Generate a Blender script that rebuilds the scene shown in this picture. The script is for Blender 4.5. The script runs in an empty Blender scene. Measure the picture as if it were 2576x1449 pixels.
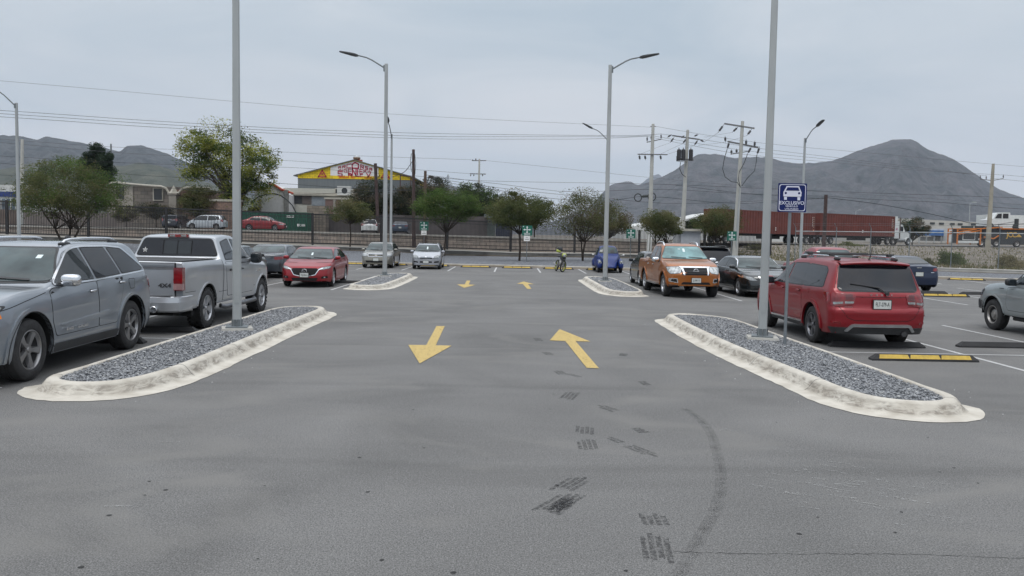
import bpy, bmesh, math, random
import numpy as np
from mathutils import Vector, Matrix, geometry
from mathutils.bvhtree import BVHTree
rad = math.radians
S = bpy.context.scene
COL = S.collection
random.seed(7)
# ------------------------------------------------------------------ camera
FPX, CAMH = 2100.0, 2.08            # focal length for a 2576 px wide frame, eye height
PITCH, ROLL = math.atan(136.5 / FPX), 0.0175
cF = Vector((0, math.cos(PITCH), -math.sin(PITCH)))
_u = Vector((0, math.sin(PITCH), math.cos(PITCH)))
cR = Vector((1, 0, 0)) * math.cos(ROLL) + _u * math.sin(ROLL)
cU = _u * math.cos(ROLL) - Vector((1, 0, 0)) * math.sin(ROLL)
cam = bpy.data.cameras.new('camera'); cam_o = bpy.data.objects.new('camera', cam); COL.objects.link(cam_o)
cam_o.matrix_world = Matrix(((cR.x, cU.x, -cF.x, 0), (cR.y, cU.y, -cF.y, 0), (cR.z, cU.z, -cF.z, CAMH), (0, 0, 0, 1)))
cam.sensor_width = 36.0; cam.lens = FPX / 2576 * 36.0
cam.clip_start = 0.05; cam.clip_end = 30000
S.camera = cam_o
CAM = Vector((0, 0, CAMH))
def _ray(x, y): return cF * FPX + cR * (x - 1288) - cU * (y - 724.5)
def at(x, y, Y):                     # survey helper: the world point at depth Y
    d = _ray(x, y); return CAM + d * (Y / d.y)
def gp(x, y, z=0.0):                 # survey helper: the world point at height z
    d = _ray(x, y); return CAM + d * ((z - CAMH) / d.z)
# ------------------------------------------------------------------ sky, sun, exposure
S.view_settings.view_transform = 'Standard'; S.view_settings.look = 'None'
S.view_settings.exposure = 0.0; S.view_settings.gamma = 1.0; S.view_settings.use_curve_mapping = False
W = bpy.data.worlds.new('World'); S.world = W; W.use_nodes = True
nt = W.node_tree; nt.nodes.clear()
def N(t, **k):
    n = nt.nodes.new(t)
    for a, b in k.items(): setattr(n, a, b)
    return n
out = N('ShaderNodeOutputWorld'); bg = N('ShaderNodeBackground'); bg.inputs['Strength'].default_value = 0.1
SUN_EL, SUN_AZ = rad(58), rad(200)   # azimuth from +Y, clockwise: high, slightly behind the camera
sky = N('ShaderNodeTexSky', sky_type='NISHITA'); sky.sun_disc = False
sky.sun_elevation = SUN_EL; sky.sun_rotation = SUN_AZ
tc = N('ShaderNodeTexCoord'); sp = N('ShaderNodeSeparateXYZ'); nt.links.new(tc.outputs['Generated'], sp.inputs[0])
rp = N('ShaderNodeValToRGB'); nt.links.new(sp.outputs['Z'], rp.inputs[0])
els = rp.color_ramp.elements
els[0].position = 0.0; els[0].color = (.74, .745, .765, 1)
els[1].position = 1.0; els[1].color = (2.1, 2.15, 2.25, 1)
for ps, c in ((.09, (.70, .715, .745)), (.20, (.61, .665, .712)), (.30, (.62, .685, .74)), (.5, (1.12, 1.16, 1.22))):
    e = els.new(ps); e.color = (*c, 1)
mp = N('ShaderNodeMapping'); mp.inputs['Scale'].default_value = (1.0, 1.0, 3.4); nt.links.new(tc.outputs['Generated'], mp.inputs[0])
nz = N('ShaderNodeTexNoise'); nz.inputs['Scale'].default_value = 2.9; nz.inputs['Detail'].default_value = 5; nz.inputs['Distortion'].default_value = .6
nt.links.new(mp.outputs[0], nz.inputs[0])
r2 = N('ShaderNodeValToRGB'); nt.links.new(nz.outputs[0], r2.inputs[0])
r2.color_ramp.elements[0].position = .33; r2.color_ramp.elements[0].color = (.85, .90, .93, 1)
r2.color_ramp.elements[1].position = .68; r2.color_ramp.elements[1].color = (1.17, 1.13, 1.10, 1)
mu = N('ShaderNodeMix', data_type='RGBA', blend_type='MULTIPLY'); mu.inputs[0].default_value = 1
nt.links.new(rp.outputs[0], mu.inputs[6]); nt.links.new(r2.outputs[0], mu.inputs[7])
sc = N('ShaderNodeVectorMath', operation='SCALE'); sc.inputs['Scale'].default_value = 10.0; nt.links.new(mu.outputs[2], sc.inputs[0])
mx = N('ShaderNodeMix', data_type='RGBA'); mx.inputs[0].default_value = .9
nt.links.new(sky.outputs[0], mx.inputs[6]); nt.links.new(sc.outputs[0], mx.inputs[7])
nt.links.new(mx.outputs[2], bg.inputs['Color']); nt.links.new(bg.outputs[0], out.inputs[0])
sl = bpy.data.lights.new('sun', 'SUN'); sl.energy = 1.1; sl.angle = rad(22); sl.color = (1, .965, .92)
so = bpy.data.objects.new('sun', sl); COL.objects.link(so)
so.rotation_euler = (math.pi / 2 - SUN_EL, 0, math.pi - SUN_AZ)
# ------------------------------------------------------------------ materials
_M = {}
def pm(name, col, rough=.6, metal=0.0, coat=0.0, var=.12, scale=4.0, bump=0.0, bscale=60.0, spec=.5, detail=4, col2=None, stretch=None, emis=0, lo=.35, hi=.65, trans=0.0, bdist=.02, nr=.5):
    if name in _M: return _M[name]
    m = bpy.data.materials.new(name); m.use_nodes = True; t = m.node_tree; b = t.nodes['Principled BSDF']
    b.inputs['Roughness'].default_value = rough; b.inputs['Metallic'].default_value = metal
    b.inputs['Coat Weight'].default_value = coat; b.inputs['Coat Roughness'].default_value = .04
    b.inputs['Specular IOR Level'].default_value = spec
    b.inputs['Transmission Weight'].default_value = trans
    c = t.nodes.new('ShaderNodeTexCoord'); src = c.outputs['Object']
    if stretch:
        q = t.nodes.new('ShaderNodeMapping'); q.inputs['Scale'].default_value = stretch; t.links.new(src, q.inputs[0]); src = q.outputs[0]
    n = t.nodes.new('ShaderNodeTexNoise'); n.inputs['Scale'].default_value = scale; n.inputs['Detail'].default_value = detail; n.inputs['Roughness'].default_value = nr
    t.links.new(src, n.inputs[0])
    r = t.nodes.new('ShaderNodeValToRGB'); t.links.new(n.outputs[0], r.inputs[0])
    r.color_ramp.elements[0].position = lo; r.color_ramp.elements[1].position = hi
    a = [max(0, x * (1 - var)) for x in col]; d = [x * (1 + var) for x in (col2 or col)]
    if col2: a = list(col); d = list(col2)
    r.color_ramp.elements[0].color = (*a, 1); r.color_ramp.elements[1].color = (*d, 1)
    t.links.new(r.outputs[0], b.inputs['Base Color'])
    if emis:
        t.links.new(r.outputs[0], b.inputs['Emission Color']); b.inputs['Emission Strength'].default_value = emis
    if bump:
        n2 = t.nodes.new('ShaderNodeTexNoise'); n2.inputs['Scale'].default_value = bscale; n2.inputs['Detail'].default_value = 3
        t.links.new(src, n2.inputs[0]); bp = t.nodes.new('ShaderNodeBump'); bp.inputs['Strength'].default_value = bump; bp.inputs['Distance'].default_value = bdist; n2.inputs['Detail'].default_value = max(3, detail * .7); n2.inputs['Roughness'].default_value = nr
        t.links.new(n2.outputs[0], bp.inputs['Height']); t.links.new(bp.outputs[0], b.inputs['Normal'])
    _M[name] = m; return m
def brick_mat(name, c1, c2, mortar, scale, bw=.5, bh=.25, axis='XZ', msize=.02, rough=.9):
    if name in _M: return _M[name]
    m = bpy.data.materials.new(name); m.use_nodes = True; t = m.node_tree; b = t.nodes['Principled BSDF']; b.inputs['Roughness'].default_value = rough
    c = t.nodes.new('ShaderNodeTexCoord'); s = t.nodes.new('ShaderNodeSeparateXYZ'); t.links.new(c.outputs['Object'], s.inputs[0])
    k = t.nodes.new('ShaderNodeCombineXYZ'); t.links.new(s.outputs['X'], k.inputs[0]); t.links.new(s.outputs['Z'], k.inputs[1])
    w = t.nodes.new('ShaderNodeTexBrick'); t.links.new(k.outputs[0], w.inputs[0])
    w.inputs['Scale'].default_value = scale; w.inputs['Brick Width'].default_value = bw; w.inputs['Row Height'].default_value = bh
    w.inputs['Mortar Size'].default_value = msize; w.inputs['Mortar Smooth'].default_value = .3
    w.inputs['Color1'].default_value = (*c1, 1); w.inputs['Color2'].default_value = (*c2, 1); w.inputs['Mortar'].default_value = (*mortar, 1)
    n = t.nodes.new('ShaderNodeTexNoise'); n.inputs['Scale'].default_value = 1.7; n.inputs['Detail'].default_value = 5; t.links.new(c.outputs['Object'], n.inputs[0])
    r = t.nodes.new('ShaderNodeMapRange'); r.inputs[3].default_value = .7; r.inputs[4].default_value = 1.25; t.links.new(n.outputs[0], r.inputs[0])
    v = t.nodes.new('ShaderNodeVectorMath'); v.operation = 'SCALE'; t.links.new(w.outputs[0], v.inputs[0]); t.links.new(r.outputs[0], v.inputs['Scale'])
    t.links.new(v.outputs[0], b.inputs['Base Color'])
    _M[name] = m; return m
# ------------------------------------------------------------------ mesh helpers
class MB:
    def __init__(s): s.v = []; s.f = []; s.mi = []; s.cur = 0
    def add(s, vs, fs):
        o = len(s.v); s.v += [tuple(p) for p in vs]; s.f += [tuple(i + o for i in q) for q in fs]; s.mi += [s.cur] * len(fs); return s
    def box(s, c, d, rz=0, m=None, taper=1.0):
        x, y, z = d[0] / 2, d[1] / 2, d[2] / 2; vs = []
        for k, (a, b, e) in enumerate([(-1, -1, -1), (1, -1, -1), (1, 1, -1), (-1, 1, -1), (-1, -1, 1), (1, -1, 1), (1, 1, 1), (-1, 1, 1)]):
            q = taper if e > 0 else 1
            p = Vector((a * x * q, b * y * q, e * z))
            if m: p = m @ p
            elif rz: p = Matrix.Rotation(rz, 3, 'Z') @ p
            vs.append(p + Vector(c))
        return s.add(vs, [(0, 3, 2, 1), (4, 5, 6, 7), (0, 1, 5, 4), (1, 2, 6, 5), (2, 3, 7, 6), (3, 0, 4, 7)])
    def tube(s, pts, r, n=6, caps=True):
        pts = [Vector(p) for p in pts]; rs = r if isinstance(r, (list, tuple)) else [r] * len(pts); vs = []; fs = []
        for i, p in enumerate(pts):
            t = (pts[min(i + 1, len(pts) - 1)] - pts[max(i - 1, 0)]).normalized()
            a = t.cross(Vector((0, 0, 1)) if abs(t.z) < .95 else Vector((1, 0, 0))).normalized(); b = t.cross(a)
            for j in range(n):
                w = 2 * math.pi * j / n + (math.pi / n); vs.append(p + (a * math.cos(w) + b * math.sin(w)) * rs[i])
        for i in range(len(pts) - 1):
            for j in range(n):
                fs.append((i * n + j, i * n + (j + 1) % n, (i + 1) * n + (j + 1) % n, (i + 1) * n + j))
        if caps: fs.append(tuple(range(n))); fs.append(tuple(range((len(pts) - 1) * n, len(pts) * n))[::-1])
        return s.add(vs, fs)
    def lathe(s, prof, n=24, axis='z', c=(0, 0, 0), caps=False):
        vs = []; fs = []; k = len(prof)
        for j in range(n):
            w = 2 * math.pi * j / n
            for (r, h) in prof:
                a, b = r * math.cos(w), r * math.sin(w)
                p = (a, b, h) if axis == 'z' else ((a, h, b) if axis == 'y' else (h, a, b))
                vs.append((p[0] + c[0], p[1] + c[1], p[2] + c[2]))
        for j in range(n):
            for i in range(k - 1):
                fs.append((j * k + i, ((j + 1) % n) * k + i, ((j + 1) % n) * k + i + 1, j * k + i + 1))
        if caps:
            fs.append(tuple(j * k for j in range(n))[::-1]); fs.append(tuple(j * k + k - 1 for j in range(n)))
        return s.add(vs, fs)
    def prism(s, poly, m, h):       # poly in 2-D, m: 4x4 placing (x,y,0..h)
        n = len(poly); vs = [m @ Vector((a, b, 0)) for a, b in poly] + [m @ Vector((a, b, h)) for a, b in poly]
        fs = [tuple(range(n))[::-1], tuple(range(n, 2 * n))] + [(i, (i + 1) % n, n + (i + 1) % n, n + i) for i in range(n)]
        return s.add(vs, fs)
    def strip(s, A, B):
        n = len(A); return s.add(list(A) + list(B), [(i, i + 1, n + i + 1, n + i) for i in range(n - 1)])
    def sell(s, c, d, e=.5, nu=16, nv=10):   # superellipsoid
        vs = []; fs = []
        def g(w, q): return math.copysign(abs(w) ** q, w)
        for i in range(nv + 1):
            p = -math.pi / 2 + math.pi * i / nv
            for j in range(nu):
                t = 2 * math.pi * j / nu
                vs.append((c[0] + d[0] * g(math.cos(p), e) * g(math.cos(t), e), c[1] + d[1] * g(math.cos(p), e) * g(math.sin(t), e), c[2] + d[2] * g(math.sin(p), e)))
        for i in range(nv):
            for j in range(nu): fs.append((i * nu + j, i * nu + (j + 1) % nu, (i + 1) * nu + (j + 1) % nu, (i + 1) * nu + j))
        return s.add(vs, fs)
    def build(s, name, mats, parent=None, smooth=None, loc=None, rz=0):
        me = bpy.data.meshes.new(name); me.from_pydata(s.v, [], s.f)
        mats = mats if isinstance(mats, (list, tuple)) else [mats]
        for m in mats: me.materials.append(m)
        if len(mats) > 1: me.polygons.foreach_set('material_index', s.mi)
        me.validate(); bm = bmesh.new(); bm.from_mesh(me); bmesh.ops.recalc_face_normals(bm, faces=bm.faces); bm.to_mesh(me); bm.free()
        if smooth is not None:
            me.polygons.foreach_set('use_smooth', [True] * len(me.polygons)); me.set_sharp_from_angle(angle=rad(smooth))
        me.update(); o = bpy.data.objects.new(name, me); COL.objects.link(o)
        if parent: o.parent = parent
        if loc is not None: o.location = loc
        if rz: o.rotation_euler.z = rz
        return o
def tag(o, label=None, cat=None, group=None, kind=None):
    if label: o['label'] = label
    if cat: o['category'] = cat
    if group: o['group'] = group
    if kind: o['kind'] = kind
    return o
def thing(name, label, cat, loc=(0, 0, 0), rz=0, group=None):
    o = bpy.data.objects.new(name, None); COL.objects.link(o); o.empty_display_size = .2
    o.location = loc; o.rotation_euler = (0, 0, rz); return tag(o, label, cat, group)
def ST(name, mb, m, smooth=None):
    return tag(mb.build(name, m, smooth=smooth), kind='structure')
def copy_tree(o, parent=None):
    c = o.copy(); COL.objects.link(c)
    if parent: c.parent = parent
    for ch in [x for x in bpy.data.objects if x.parent == o]: copy_tree(ch, c)
    return c
def text_mesh(body, size=1.0, bold=0.0, extrude=0.004, space=1.0, align='CENTER'):
    cu = bpy.data.curves.new('t', 'FONT'); cu.body = body; cu.size = size; cu.align_x = align; cu.align_y = 'CENTER'
    cu.offset = bold; cu.extrude = extrude; cu.space_character = space; cu.resolution_u = 3
    o = bpy.data.objects.new('t', cu); COL.objects.link(o)
    dg = bpy.context.evaluated_depsgraph_get(); me = bpy.data.meshes.new_from_object(o.evaluated_get(dg))
    bpy.data.objects.remove(o); bpy.data.curves.remove(cu); return me
def text(name, body, m, parent, loc, rot, size, bold=0.0, extrude=.004, space=1.0, sx=1.0, sy=1.0, label=None):
    me = text_mesh(body, size, bold, extrude, space); me.name = name
    me.materials.clear(); me.materials.append(m)
    o = bpy.data.objects.new(name, me); COL.objects.link(o); o.parent = parent; o.location = loc; o.rotation_euler = rot; o.scale = (sx, sy, 1)
    return o
def pchip(tab):
    q = [tab[0]]
    for p in tab[1:]:
        if p[0] > q[-1][0] + 1e-4: q.append(p)
    tab = q
    xs = [p[0] for p in tab]; ys = [p[1] for p in tab]; n = len(xs)
    h = [xs[i + 1] - xs[i] for i in range(n - 1)]; d = [(ys[i + 1] - ys[i]) / h[i] for i in range(n - 1)]
    m = [0.0] * n; m[0] = d[0]; m[-1] = d[-1]
    for i in range(1, n - 1):
        if d[i - 1] * d[i] > 0:
            w1 = 2 * h[i] + h[i - 1]; w2 = h[i] + 2 * h[i - 1]; m[i] = (w1 + w2) / (w1 / d[i - 1] + w2 / d[i])
    def f(x):
        if x <= xs[0]: return ys[0]
        if x >= xs[-1]: return ys[-1]
        i = 0
        while xs[i + 1] < x: i += 1
        t = (x - xs[i]) / h[i]; t2 = t * t; t3 = t2 * t
        return (2 * t3 - 3 * t2 + 1) * ys[i] + (t3 - 2 * t2 + t) * h[i] * m[i] + (3 * t2 - 2 * t3) * ys[i + 1] + (t3 - t2) * h[i] * m[i + 1]
    return f
def round_poly(P, r, n=4):
    out = []; L = len(P)
    for i in range(L):
        a, b, c = Vector(P[i - 1]), Vector(P[i]), Vector(P[(i + 1) % L]); u = a - b; v = c - b
        q = min(r, u.length * .45, v.length * .45); s0 = b + u.normalized() * q; s1 = b + v.normalized() * q
        for k in range(n + 1):
            t = k / n; out.append(tuple(s0 * (1 - t) ** 2 + b * 2 * t * (1 - t) + s1 * t * t))
    return out
def grow_poly(P, d):                # offset outwards (d>0) of a simple polygon
    A = sum(P[i - 1][0] * P[i][1] - P[i][0] * P[i - 1][1] for i in range(len(P))); sg = 1 if A > 0 else -1; out = []; L = len(P)
    for i in range(L):
        a, b, c = Vector(P[i - 1]), Vector(P[i]), Vector(P[(i + 1) % L])
        u = (b - a).normalized() if (b - a).length > 1e-6 else Vector((1, 0)); v = (c - b).normalized() if (c - b).length > 1e-6 else u
        n1 = Vector((u.y, -u.x)) * sg; n2 = Vector((v.y, -v.x)) * sg; n = n1 + n2
        n = n.normalized() if n.length > 1e-4 else n1; k = min(1.6, 1 / max(.4, n.dot(n1))); out.append(tuple(b + n * d * k))
    return out
# ------------------------------------------------------------------ shared vehicle materials
def paint(name, col, metal=.45, rough=.32, coat=1.0): return pm('paint_' + name, col, rough, metal, coat, var=.05, scale=2.0, bump=.02, bscale=3)
RUB = pm('tyre_rubber', (.022, .022, .023), .85, var=.25, scale=14, bump=.3, bscale=40)
PLAS = pm('black_plastic', (.028, .029, .031), .6, var=.15, bump=.1, bscale=200)
DARK = pm('dark_void', (.006, .006, .007), .9)
GLS = pm('side_glass', (.014, .019, .023), .03, 0, 0, var=.2, scale=1.2, spec=.55)
GLD = pm('tinted_glass', (.008, .010, .015), .03, 0, 0, var=.2, scale=1.2, spec=.5)
WSG = pm('windshield_glass', (.042, .060, .062), .03, 0, 0, var=.5, scale=1.6, spec=.38)
WSL = pm('windshield_glass_bright', (.125, .235, .24), .05, 0, 0, var=.4, scale=1.8, spec=.5)
CHR = pm('chrome', (.72, .73, .75), .12, 1.0, var=.03)
ALU = pm('alloy_wheel', (.42, .43, .45), .3, .85, var=.08)
ALD = pm('grey_alloy_wheel', (.16, .165, .18), .35, .8, var=.08)
STL = pm('steel_wheel', (.30, .29, .28), .4, .7, var=.12)
LMP = pm('lamp_glass_clear', (.26, .275, .28), .08, .3, 1, var=.35, scale=14)
LMR = pm('lamp_glass_red', (.17, .003, .006), .1, 0, 1, var=.35, scale=10)
LMO = pm('lamp_glass_amber', (.75, .22, .02), .1, 0, 1, var=.2)
PLT = pm('plate_white', (.50, .52, .50), .5, var=.08, scale=20)
INK = pm('ink_dark', (.03, .035, .035), .6)
WHT = pm('white_paint', (.72, .72, .70), .55, var=.06)
PAP = pm('paper_tag', (.62, .70, .70), .6, var=.05)

def make_wheel(R, tw, rimR, style, rimM):
    """meshes of a wheel whose axle is y, outer face +y"""
    out = {}
    b = MB(); h = tw / 2; g = .006
    prof = [(rimR - .012, -h * .82), (rimR + .012, -h * .97), (rimR + .45 * (R - rimR), -h * 1.02), (R - .035, -h * .94), (R - .010, -h * .80), (R, -h * .55)]
    prof += [(R, -h * .2), (R - g, -h * .17), (R - g, -h * .10), (R, -h * .07), (R, h * .07), (R - g, h * .10), (R - g, h * .17), (R, h * .2)]
    prof += [(R, h * .55), (R - .010, h * .80), (R - .035, h * .94), (rimR + .45 * (R - rimR), h * 1.02), (rimR + .012, h * .97), (rimR - .012, h * .82)]
    b.lathe(prof, 44, 'y'); n = 44
    if style.get('lug'):
        for j in range(30):
            for sg in (-1, 1):
                a = 2 * math.pi * (j + .25 * (sg + 1)) / 30; m = Matrix.Rotation(a, 3, 'Y')
                b.box(m @ Vector((R - .005, sg * h * .72, 0)), (.03, h * .5, .05), m=m)
    out['tyre'] = (b, RUB)
    b = MB(); d = h * .55
    b.lathe([(rimR - .01, -h * .8), (rimR - .03, -h * .3), (rimR - .03, h * .6), (.0, h * .02)], 28, 'y')
    out['barrel'] = (b, DARK)
    b = MB(); b.lathe([(rimR * .62, h * .10), (rimR * .62, h * .14), (.08, h * .16), (.0, h * .16)], 20, 'y'); out['brake_disc'] = (b, STL)
    b = MB(); yo = h * .80
    b.lathe([(rimR + .004, h * .72), (rimR + .006, h * .90), (rimR - .012, h * .92), (rimR - .022, h * .80), (rimR - .03, h * .5)], 40, 'y')
    ns = style.get('n', 5); w0 = style.get('w0', .05); w1 = style.get('w1', .085); ph = style.get('ph', .3); dbl = style.get('dbl', 0)
    if ns:
        for k in range(ns):
            for q in ([-1, 1] if dbl else [0]):
                a = ph + 2 * math.pi * k / ns + q * dbl * .5
                a0 = ph + 2 * math.pi * k / ns + q * dbl * .18
                c0 = Vector((math.cos(a0), 0, math.sin(a0))); c1 = Vector((math.cos(a), 0, math.sin(a)))
                t0 = Vector((-math.sin(a0), 0, math.cos(a0))); t1 = Vector((-math.sin(a), 0, math.cos(a)))
                P = []
                for (c, t, r, w, y0, y1) in ((c0, t0, .03, w0, h * .45, h * .70), (c0.lerp(c1, .5).normalized(), t0.lerp(t1, .5).normalized(), rimR * .5, (w0 + w1) / 2 * .92, h * .40, h * .74), (c1, t1, rimR - .012, w1, h * .45, h * .84)):
                    for (s_, y) in ((-.5, y0), (.5, y0), (.38, y1), (-.38, y1)): P.append(c * r + t * (w * s_) + Vector((0, y, 0)))
                F = []
                for i in range(2):
                    for j in range(4): F.append((i * 4 + j, i * 4 + (j + 1) % 4, i * 4 + 4 + (j + 1) % 4, i * 4 + 4 + j))
                F += [(0, 1, 2, 3), (8, 9, 10, 11)]; b.add(P, F)
        b.lathe([(.0, h * .80), (.032, h * .79), (.038, h * .70), (.075, h * .66), (.08, h * .4)], 18, 'y')
        for k in range(5):
            a = ph + .63 + 2 * math.pi * k / 5; b.lathe([(.0, h * .72), (.011, h * .72), (.011, h * .6)], 6, 'y', c=(.056 * math.cos(a), 0, .056 * math.sin(a)))
    else:       # pressed steel or dished cover
        b.lathe([(rimR - .02, h * .72), (rimR - .045, h * .35), (rimR * .62, h * .25), (rimR * .55, h * .5), (rimR * .40, h * .58), (rimR * .34, h * .40), (.085, h * .42), (.07, h * .78), (.0, h * .82)], 32, 'y')
    out['rim'] = (b, rimM)
    if not ns:
        b = MB()
        for k in range(10):
            a = 2 * math.pi * k / 10; m = Matrix.Rotation(a, 3, 'Y'); b.lathe([(.0, h * .39), (.024, h * .39), (.026, h * .2)], 8, 'y', c=tuple(m @ Vector((rimR * .73, 0, 0))))
        out['rim_hole'] = (b, DARK)
    return out

class Car:
    def __init__(s, name, label, cat, L, W, top, belt, plan, xf, xr, R, Ra, tw, pt, b0=.2, k=.36, bf=None, wsx=(.2, 1.0), nose=None, tail=None, cf=.16, cr=.10, gcurve=.10, wheel=None, group='vehicles standing in the car park', crown=.03, sideprof=None, rimR=None, track=None, wells=True):
        s.track = track
        s.L, s.W, s.pt = L, W, pt; s.root = thing(name, label, cat, group=group)
        s.top, s.belt = pchip(top), pchip(belt); s.plan = pchip(plan); s.xf, s.xr, s.R, s.Ra, s.tw = xf, xr, R, Ra, tw
        s.b0, s.k = b0, k; hw = W / 2; s.hw = hw
        bot = pchip(bf or [(-L / 2, b0 + .12), (-L / 2 + .5, b0), (L / 2 - .5, b0), (L / 2, b0 + .05)]); s.bot = bot
        xs = set(round(float(x), 3) for x in np.linspace(-L / 2, L / 2, 84))
        xs |= set(p[0] for p in top) | set(p[0] for p in belt)
        xs |= set(round(-L / 2 + q, 3) for q in (.01, .03, .07)) | set(round(L / 2 - q, 3) for q in (.01, .03, .07))
        ax = []
        for xw in (xf, xr):
            xs = set(x for x in xs if not (abs(abs(x - xw) - Ra) < .03))
            for q in np.linspace(-1, 1, 23): ax.append(xw + Ra * math.sin(q * math.pi / 2))
            ax += [xw - Ra - .003, xw + Ra + .003]
            xs = set(x for x in xs if abs(x - xw) > Ra)
        xs = sorted(x for x in (list(xs) + ax) if -L / 2 - 1e-6 <= x <= L / 2 + 1e-6)
        q = [xs[0]]
        for x in xs[1:]:
            if x - q[-1] > .0025: q.append(x)
        xs = q
        sp_ = pchip(sideprof or [(0, .94), (.06, .965), (.3, .99), (.55, 1.0), (.8, .985), (.93, .965), (1, .94)])
        ktop = sp_(1); s.ktop = ktop
        nf = pchip(nose or [(0, -.06), (.3, 0), (.6, 0), (1.0, -.08), (1.3, -.15)]); tf = pchip(tail or [(0, -.08), (.4, 0), (.8, -.02), (1.1, -.05), (2, -.1)])
        NL, NU = 15, 9; ws0, ws1 = wsx
        V = []; F = []; s.NR = 0
        def warp(p):
            x, y, z = p; a = min(1, abs(y) / hw)
            if x > xf - .2:
                t = min(1, (x - xf + .2) / (L / 2 - xf + .2)); x = x - cf * a ** 2.6 * t * t + nf(z) * t ** 4
            if x < xr + .2:
                t = min(1, (xr + .2 - x) / (L / 2 + xr + .2)); x = x + cr * a ** 2.6 * t * t - tf(z) * t ** 4
            zb = s.belt(p[0])
            if z > zb:
                q_ = min(1, (z - zb) / .12)
                if p[0] > ws0 - .5: x -= gcurve * a * a * q_ * min(1, (p[0] - ws0 + .5) / .5)
            return (x, y, z)
        s.warp = warp
        for x in xs:
            b = bot(x); t = s.top(x); be = max(min(s.belt(x), t - .02), b + .05); t = max(t, be + .02); w = s.plan(x) * hw; bb = b
            for xw in (xf, xr):
                if abs(x - xw) <= Ra + 1e-6: bb = max(b, R + math.sqrt(max(0, Ra * Ra - (x - xw) ** 2)))
            bb = min(bb, be - .04); half = []
            for i in range(NL + 1):
                u = i / NL; z = bb + (be - bb) * u; uu = (z - b) / (be - b); half.append((w * sp_(uu), z))
            h = t - be; g = ktop * w - k * h; rc = min(.075, h * .45)
            for i in range(1, NU + 1):
                u = i / NU; z = be + (t - rc - be) * u; half.append((ktop * w + (g - ktop * w) * (u ** 1.12) - .0, z))
            cw = min(crown, h * .4)
            half += [(g - .012, t - rc * .60 - cw * .3), (g - .04, t - rc * .25 - cw * .5), (g - .10, t - cw * .72), (g * .72, t - cw * .48), (g * .45, t - cw * .18), (g * .2, t - cw * .03), (0, t)]
            ring = [(x, y, z) for y, z in half] + [(x, -y, z) for y, z in half[-2::-1]]
            s.NR = len(ring); V += ring
        n = s.NR; m_ = (n + 1) // 2
        for i in range(len(xs) - 1):
            for j in range(n - 1): F.append((i * n + j, (i + 1) * n + j, (i + 1) * n + j + 1, i * n + j + 1))
        for base, rev in ((0, 0), ((len(xs) - 1) * n, 1)):
            NC = 10; rows = []
            for i in range(m_ - 1):
                l = base + i; r_ = base + n - 1 - i; row = [l]
                for c in range(1, NC):
                    a = Vector(V[l]).lerp(Vector(V[r_]), c / NC); V.append(tuple(a)); row.append(len(V) - 1)
                row.append(r_); rows.append(row)
            for i in range(len(rows) - 1):
                for c in range(NC): F.append((rows[i][c], rows[i][c + 1], rows[i + 1][c + 1], rows[i + 1][c]))
            tp = base + m_ - 1
            for c in range(NC): F.append((rows[-1][c], rows[-1][c + 1], tp))
        V = [warp(p) for p in V]
        s.bvh = BVHTree.FromPolygons(V, F)
        b = MB(); b.add(V, F); s.body = b.build('body', pt, s.root, smooth=28)
        # wheel wells, floor
        for xw in ((xf, xr) if wells else ()):
            for sg in (1, -1):
                b = MB(); yo = sg * (s.plan(xw) * hw - .03); yi = sg * (hw - tw - .16); A = []; B = []
                for i in range(19):
                    a = math.pi * i / 18; A.append((xw + (Ra + .004) * math.cos(a), yo, R + (Ra + .004) * math.sin(a))); B.append((A[-1][0], yi, A[-1][2]))
                A = [(A[0][0], yo, b0)] + A + [(A[-1][0], yo, b0)]; B = [(B[0][0], yi, b0)] + B + [(B[-1][0], yi, b0)]
                b.strip(A, B); b.add(B, [tuple(range(len(B)))]); b.build('wheel_well', DARK, s.root)
        b = MB(); b.box((0, 0, b0 + .09), (L - .5, 2 * (hw - tw - .17), .12)); b.box(((xf + xr) / 2, 0, b0 + .05), (xf - xr - 2 * Ra - .06, W - .16, .06)); b.build('floor_pan', DARK, s.root)
        s.wheels(wheel or {}, rimR or R * .62)
    def wheels(s, st, rimR):
        parts = make_wheel(s.R, s.tw, rimR, st, st.get('m', ALU)); proto = None
        for xw in (s.xf, s.xr):
            for sg in (1, -1):
                loc = (xw, sg * ((s.track or s.hw * s.plan(xw)) - s.tw / 2 - .015), s.R); ang = 0 if sg > 0 else math.pi
                if proto is None:
                    w = parts['barrel'][0].build('wheel', parts['barrel'][1], s.root, smooth=40); proto = w
                    for k_ in ('tyre', 'rim', 'brake_disc', 'rim_hole'):
                        if k_ in parts: parts[k_][0].build(k_, parts[k_][1], w, smooth=32)
                else: w = copy_tree(proto, s.root)
                w.location = loc; w.rotation_euler = (0, random.uniform(0, 6), ang)
                if xw == s.xf and st.get('steer'): w.rotation_euler.z += st['steer']
    # ---- projection of 2-D outlines on the shell
    def hit(s, a, b, pl, off):
        if pl[0] == 's': sg = 1 if pl == 'sl' else -1; o = Vector((a, sg * 4, b)); d = Vector((0, -sg, 0))
        elif pl == 'f': o = Vector((5, a, b)); d = Vector((-1, 0, 0))
        elif pl == 'r': o = Vector((-5, a, b)); d = Vector((1, 0, 0))
        else: o = Vector((a, b, 5)); d = Vector((0, 0, -1))
        loc, nn, i, ds = s.bvh.ray_cast(o, d)
        if loc is None:
            g = o + d * 4.2; loc, nn, i, ds = s.bvh.find_nearest(g)
        if nn.dot(d) > 0: nn = -nn
        return loc + nn * off, nn
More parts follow.
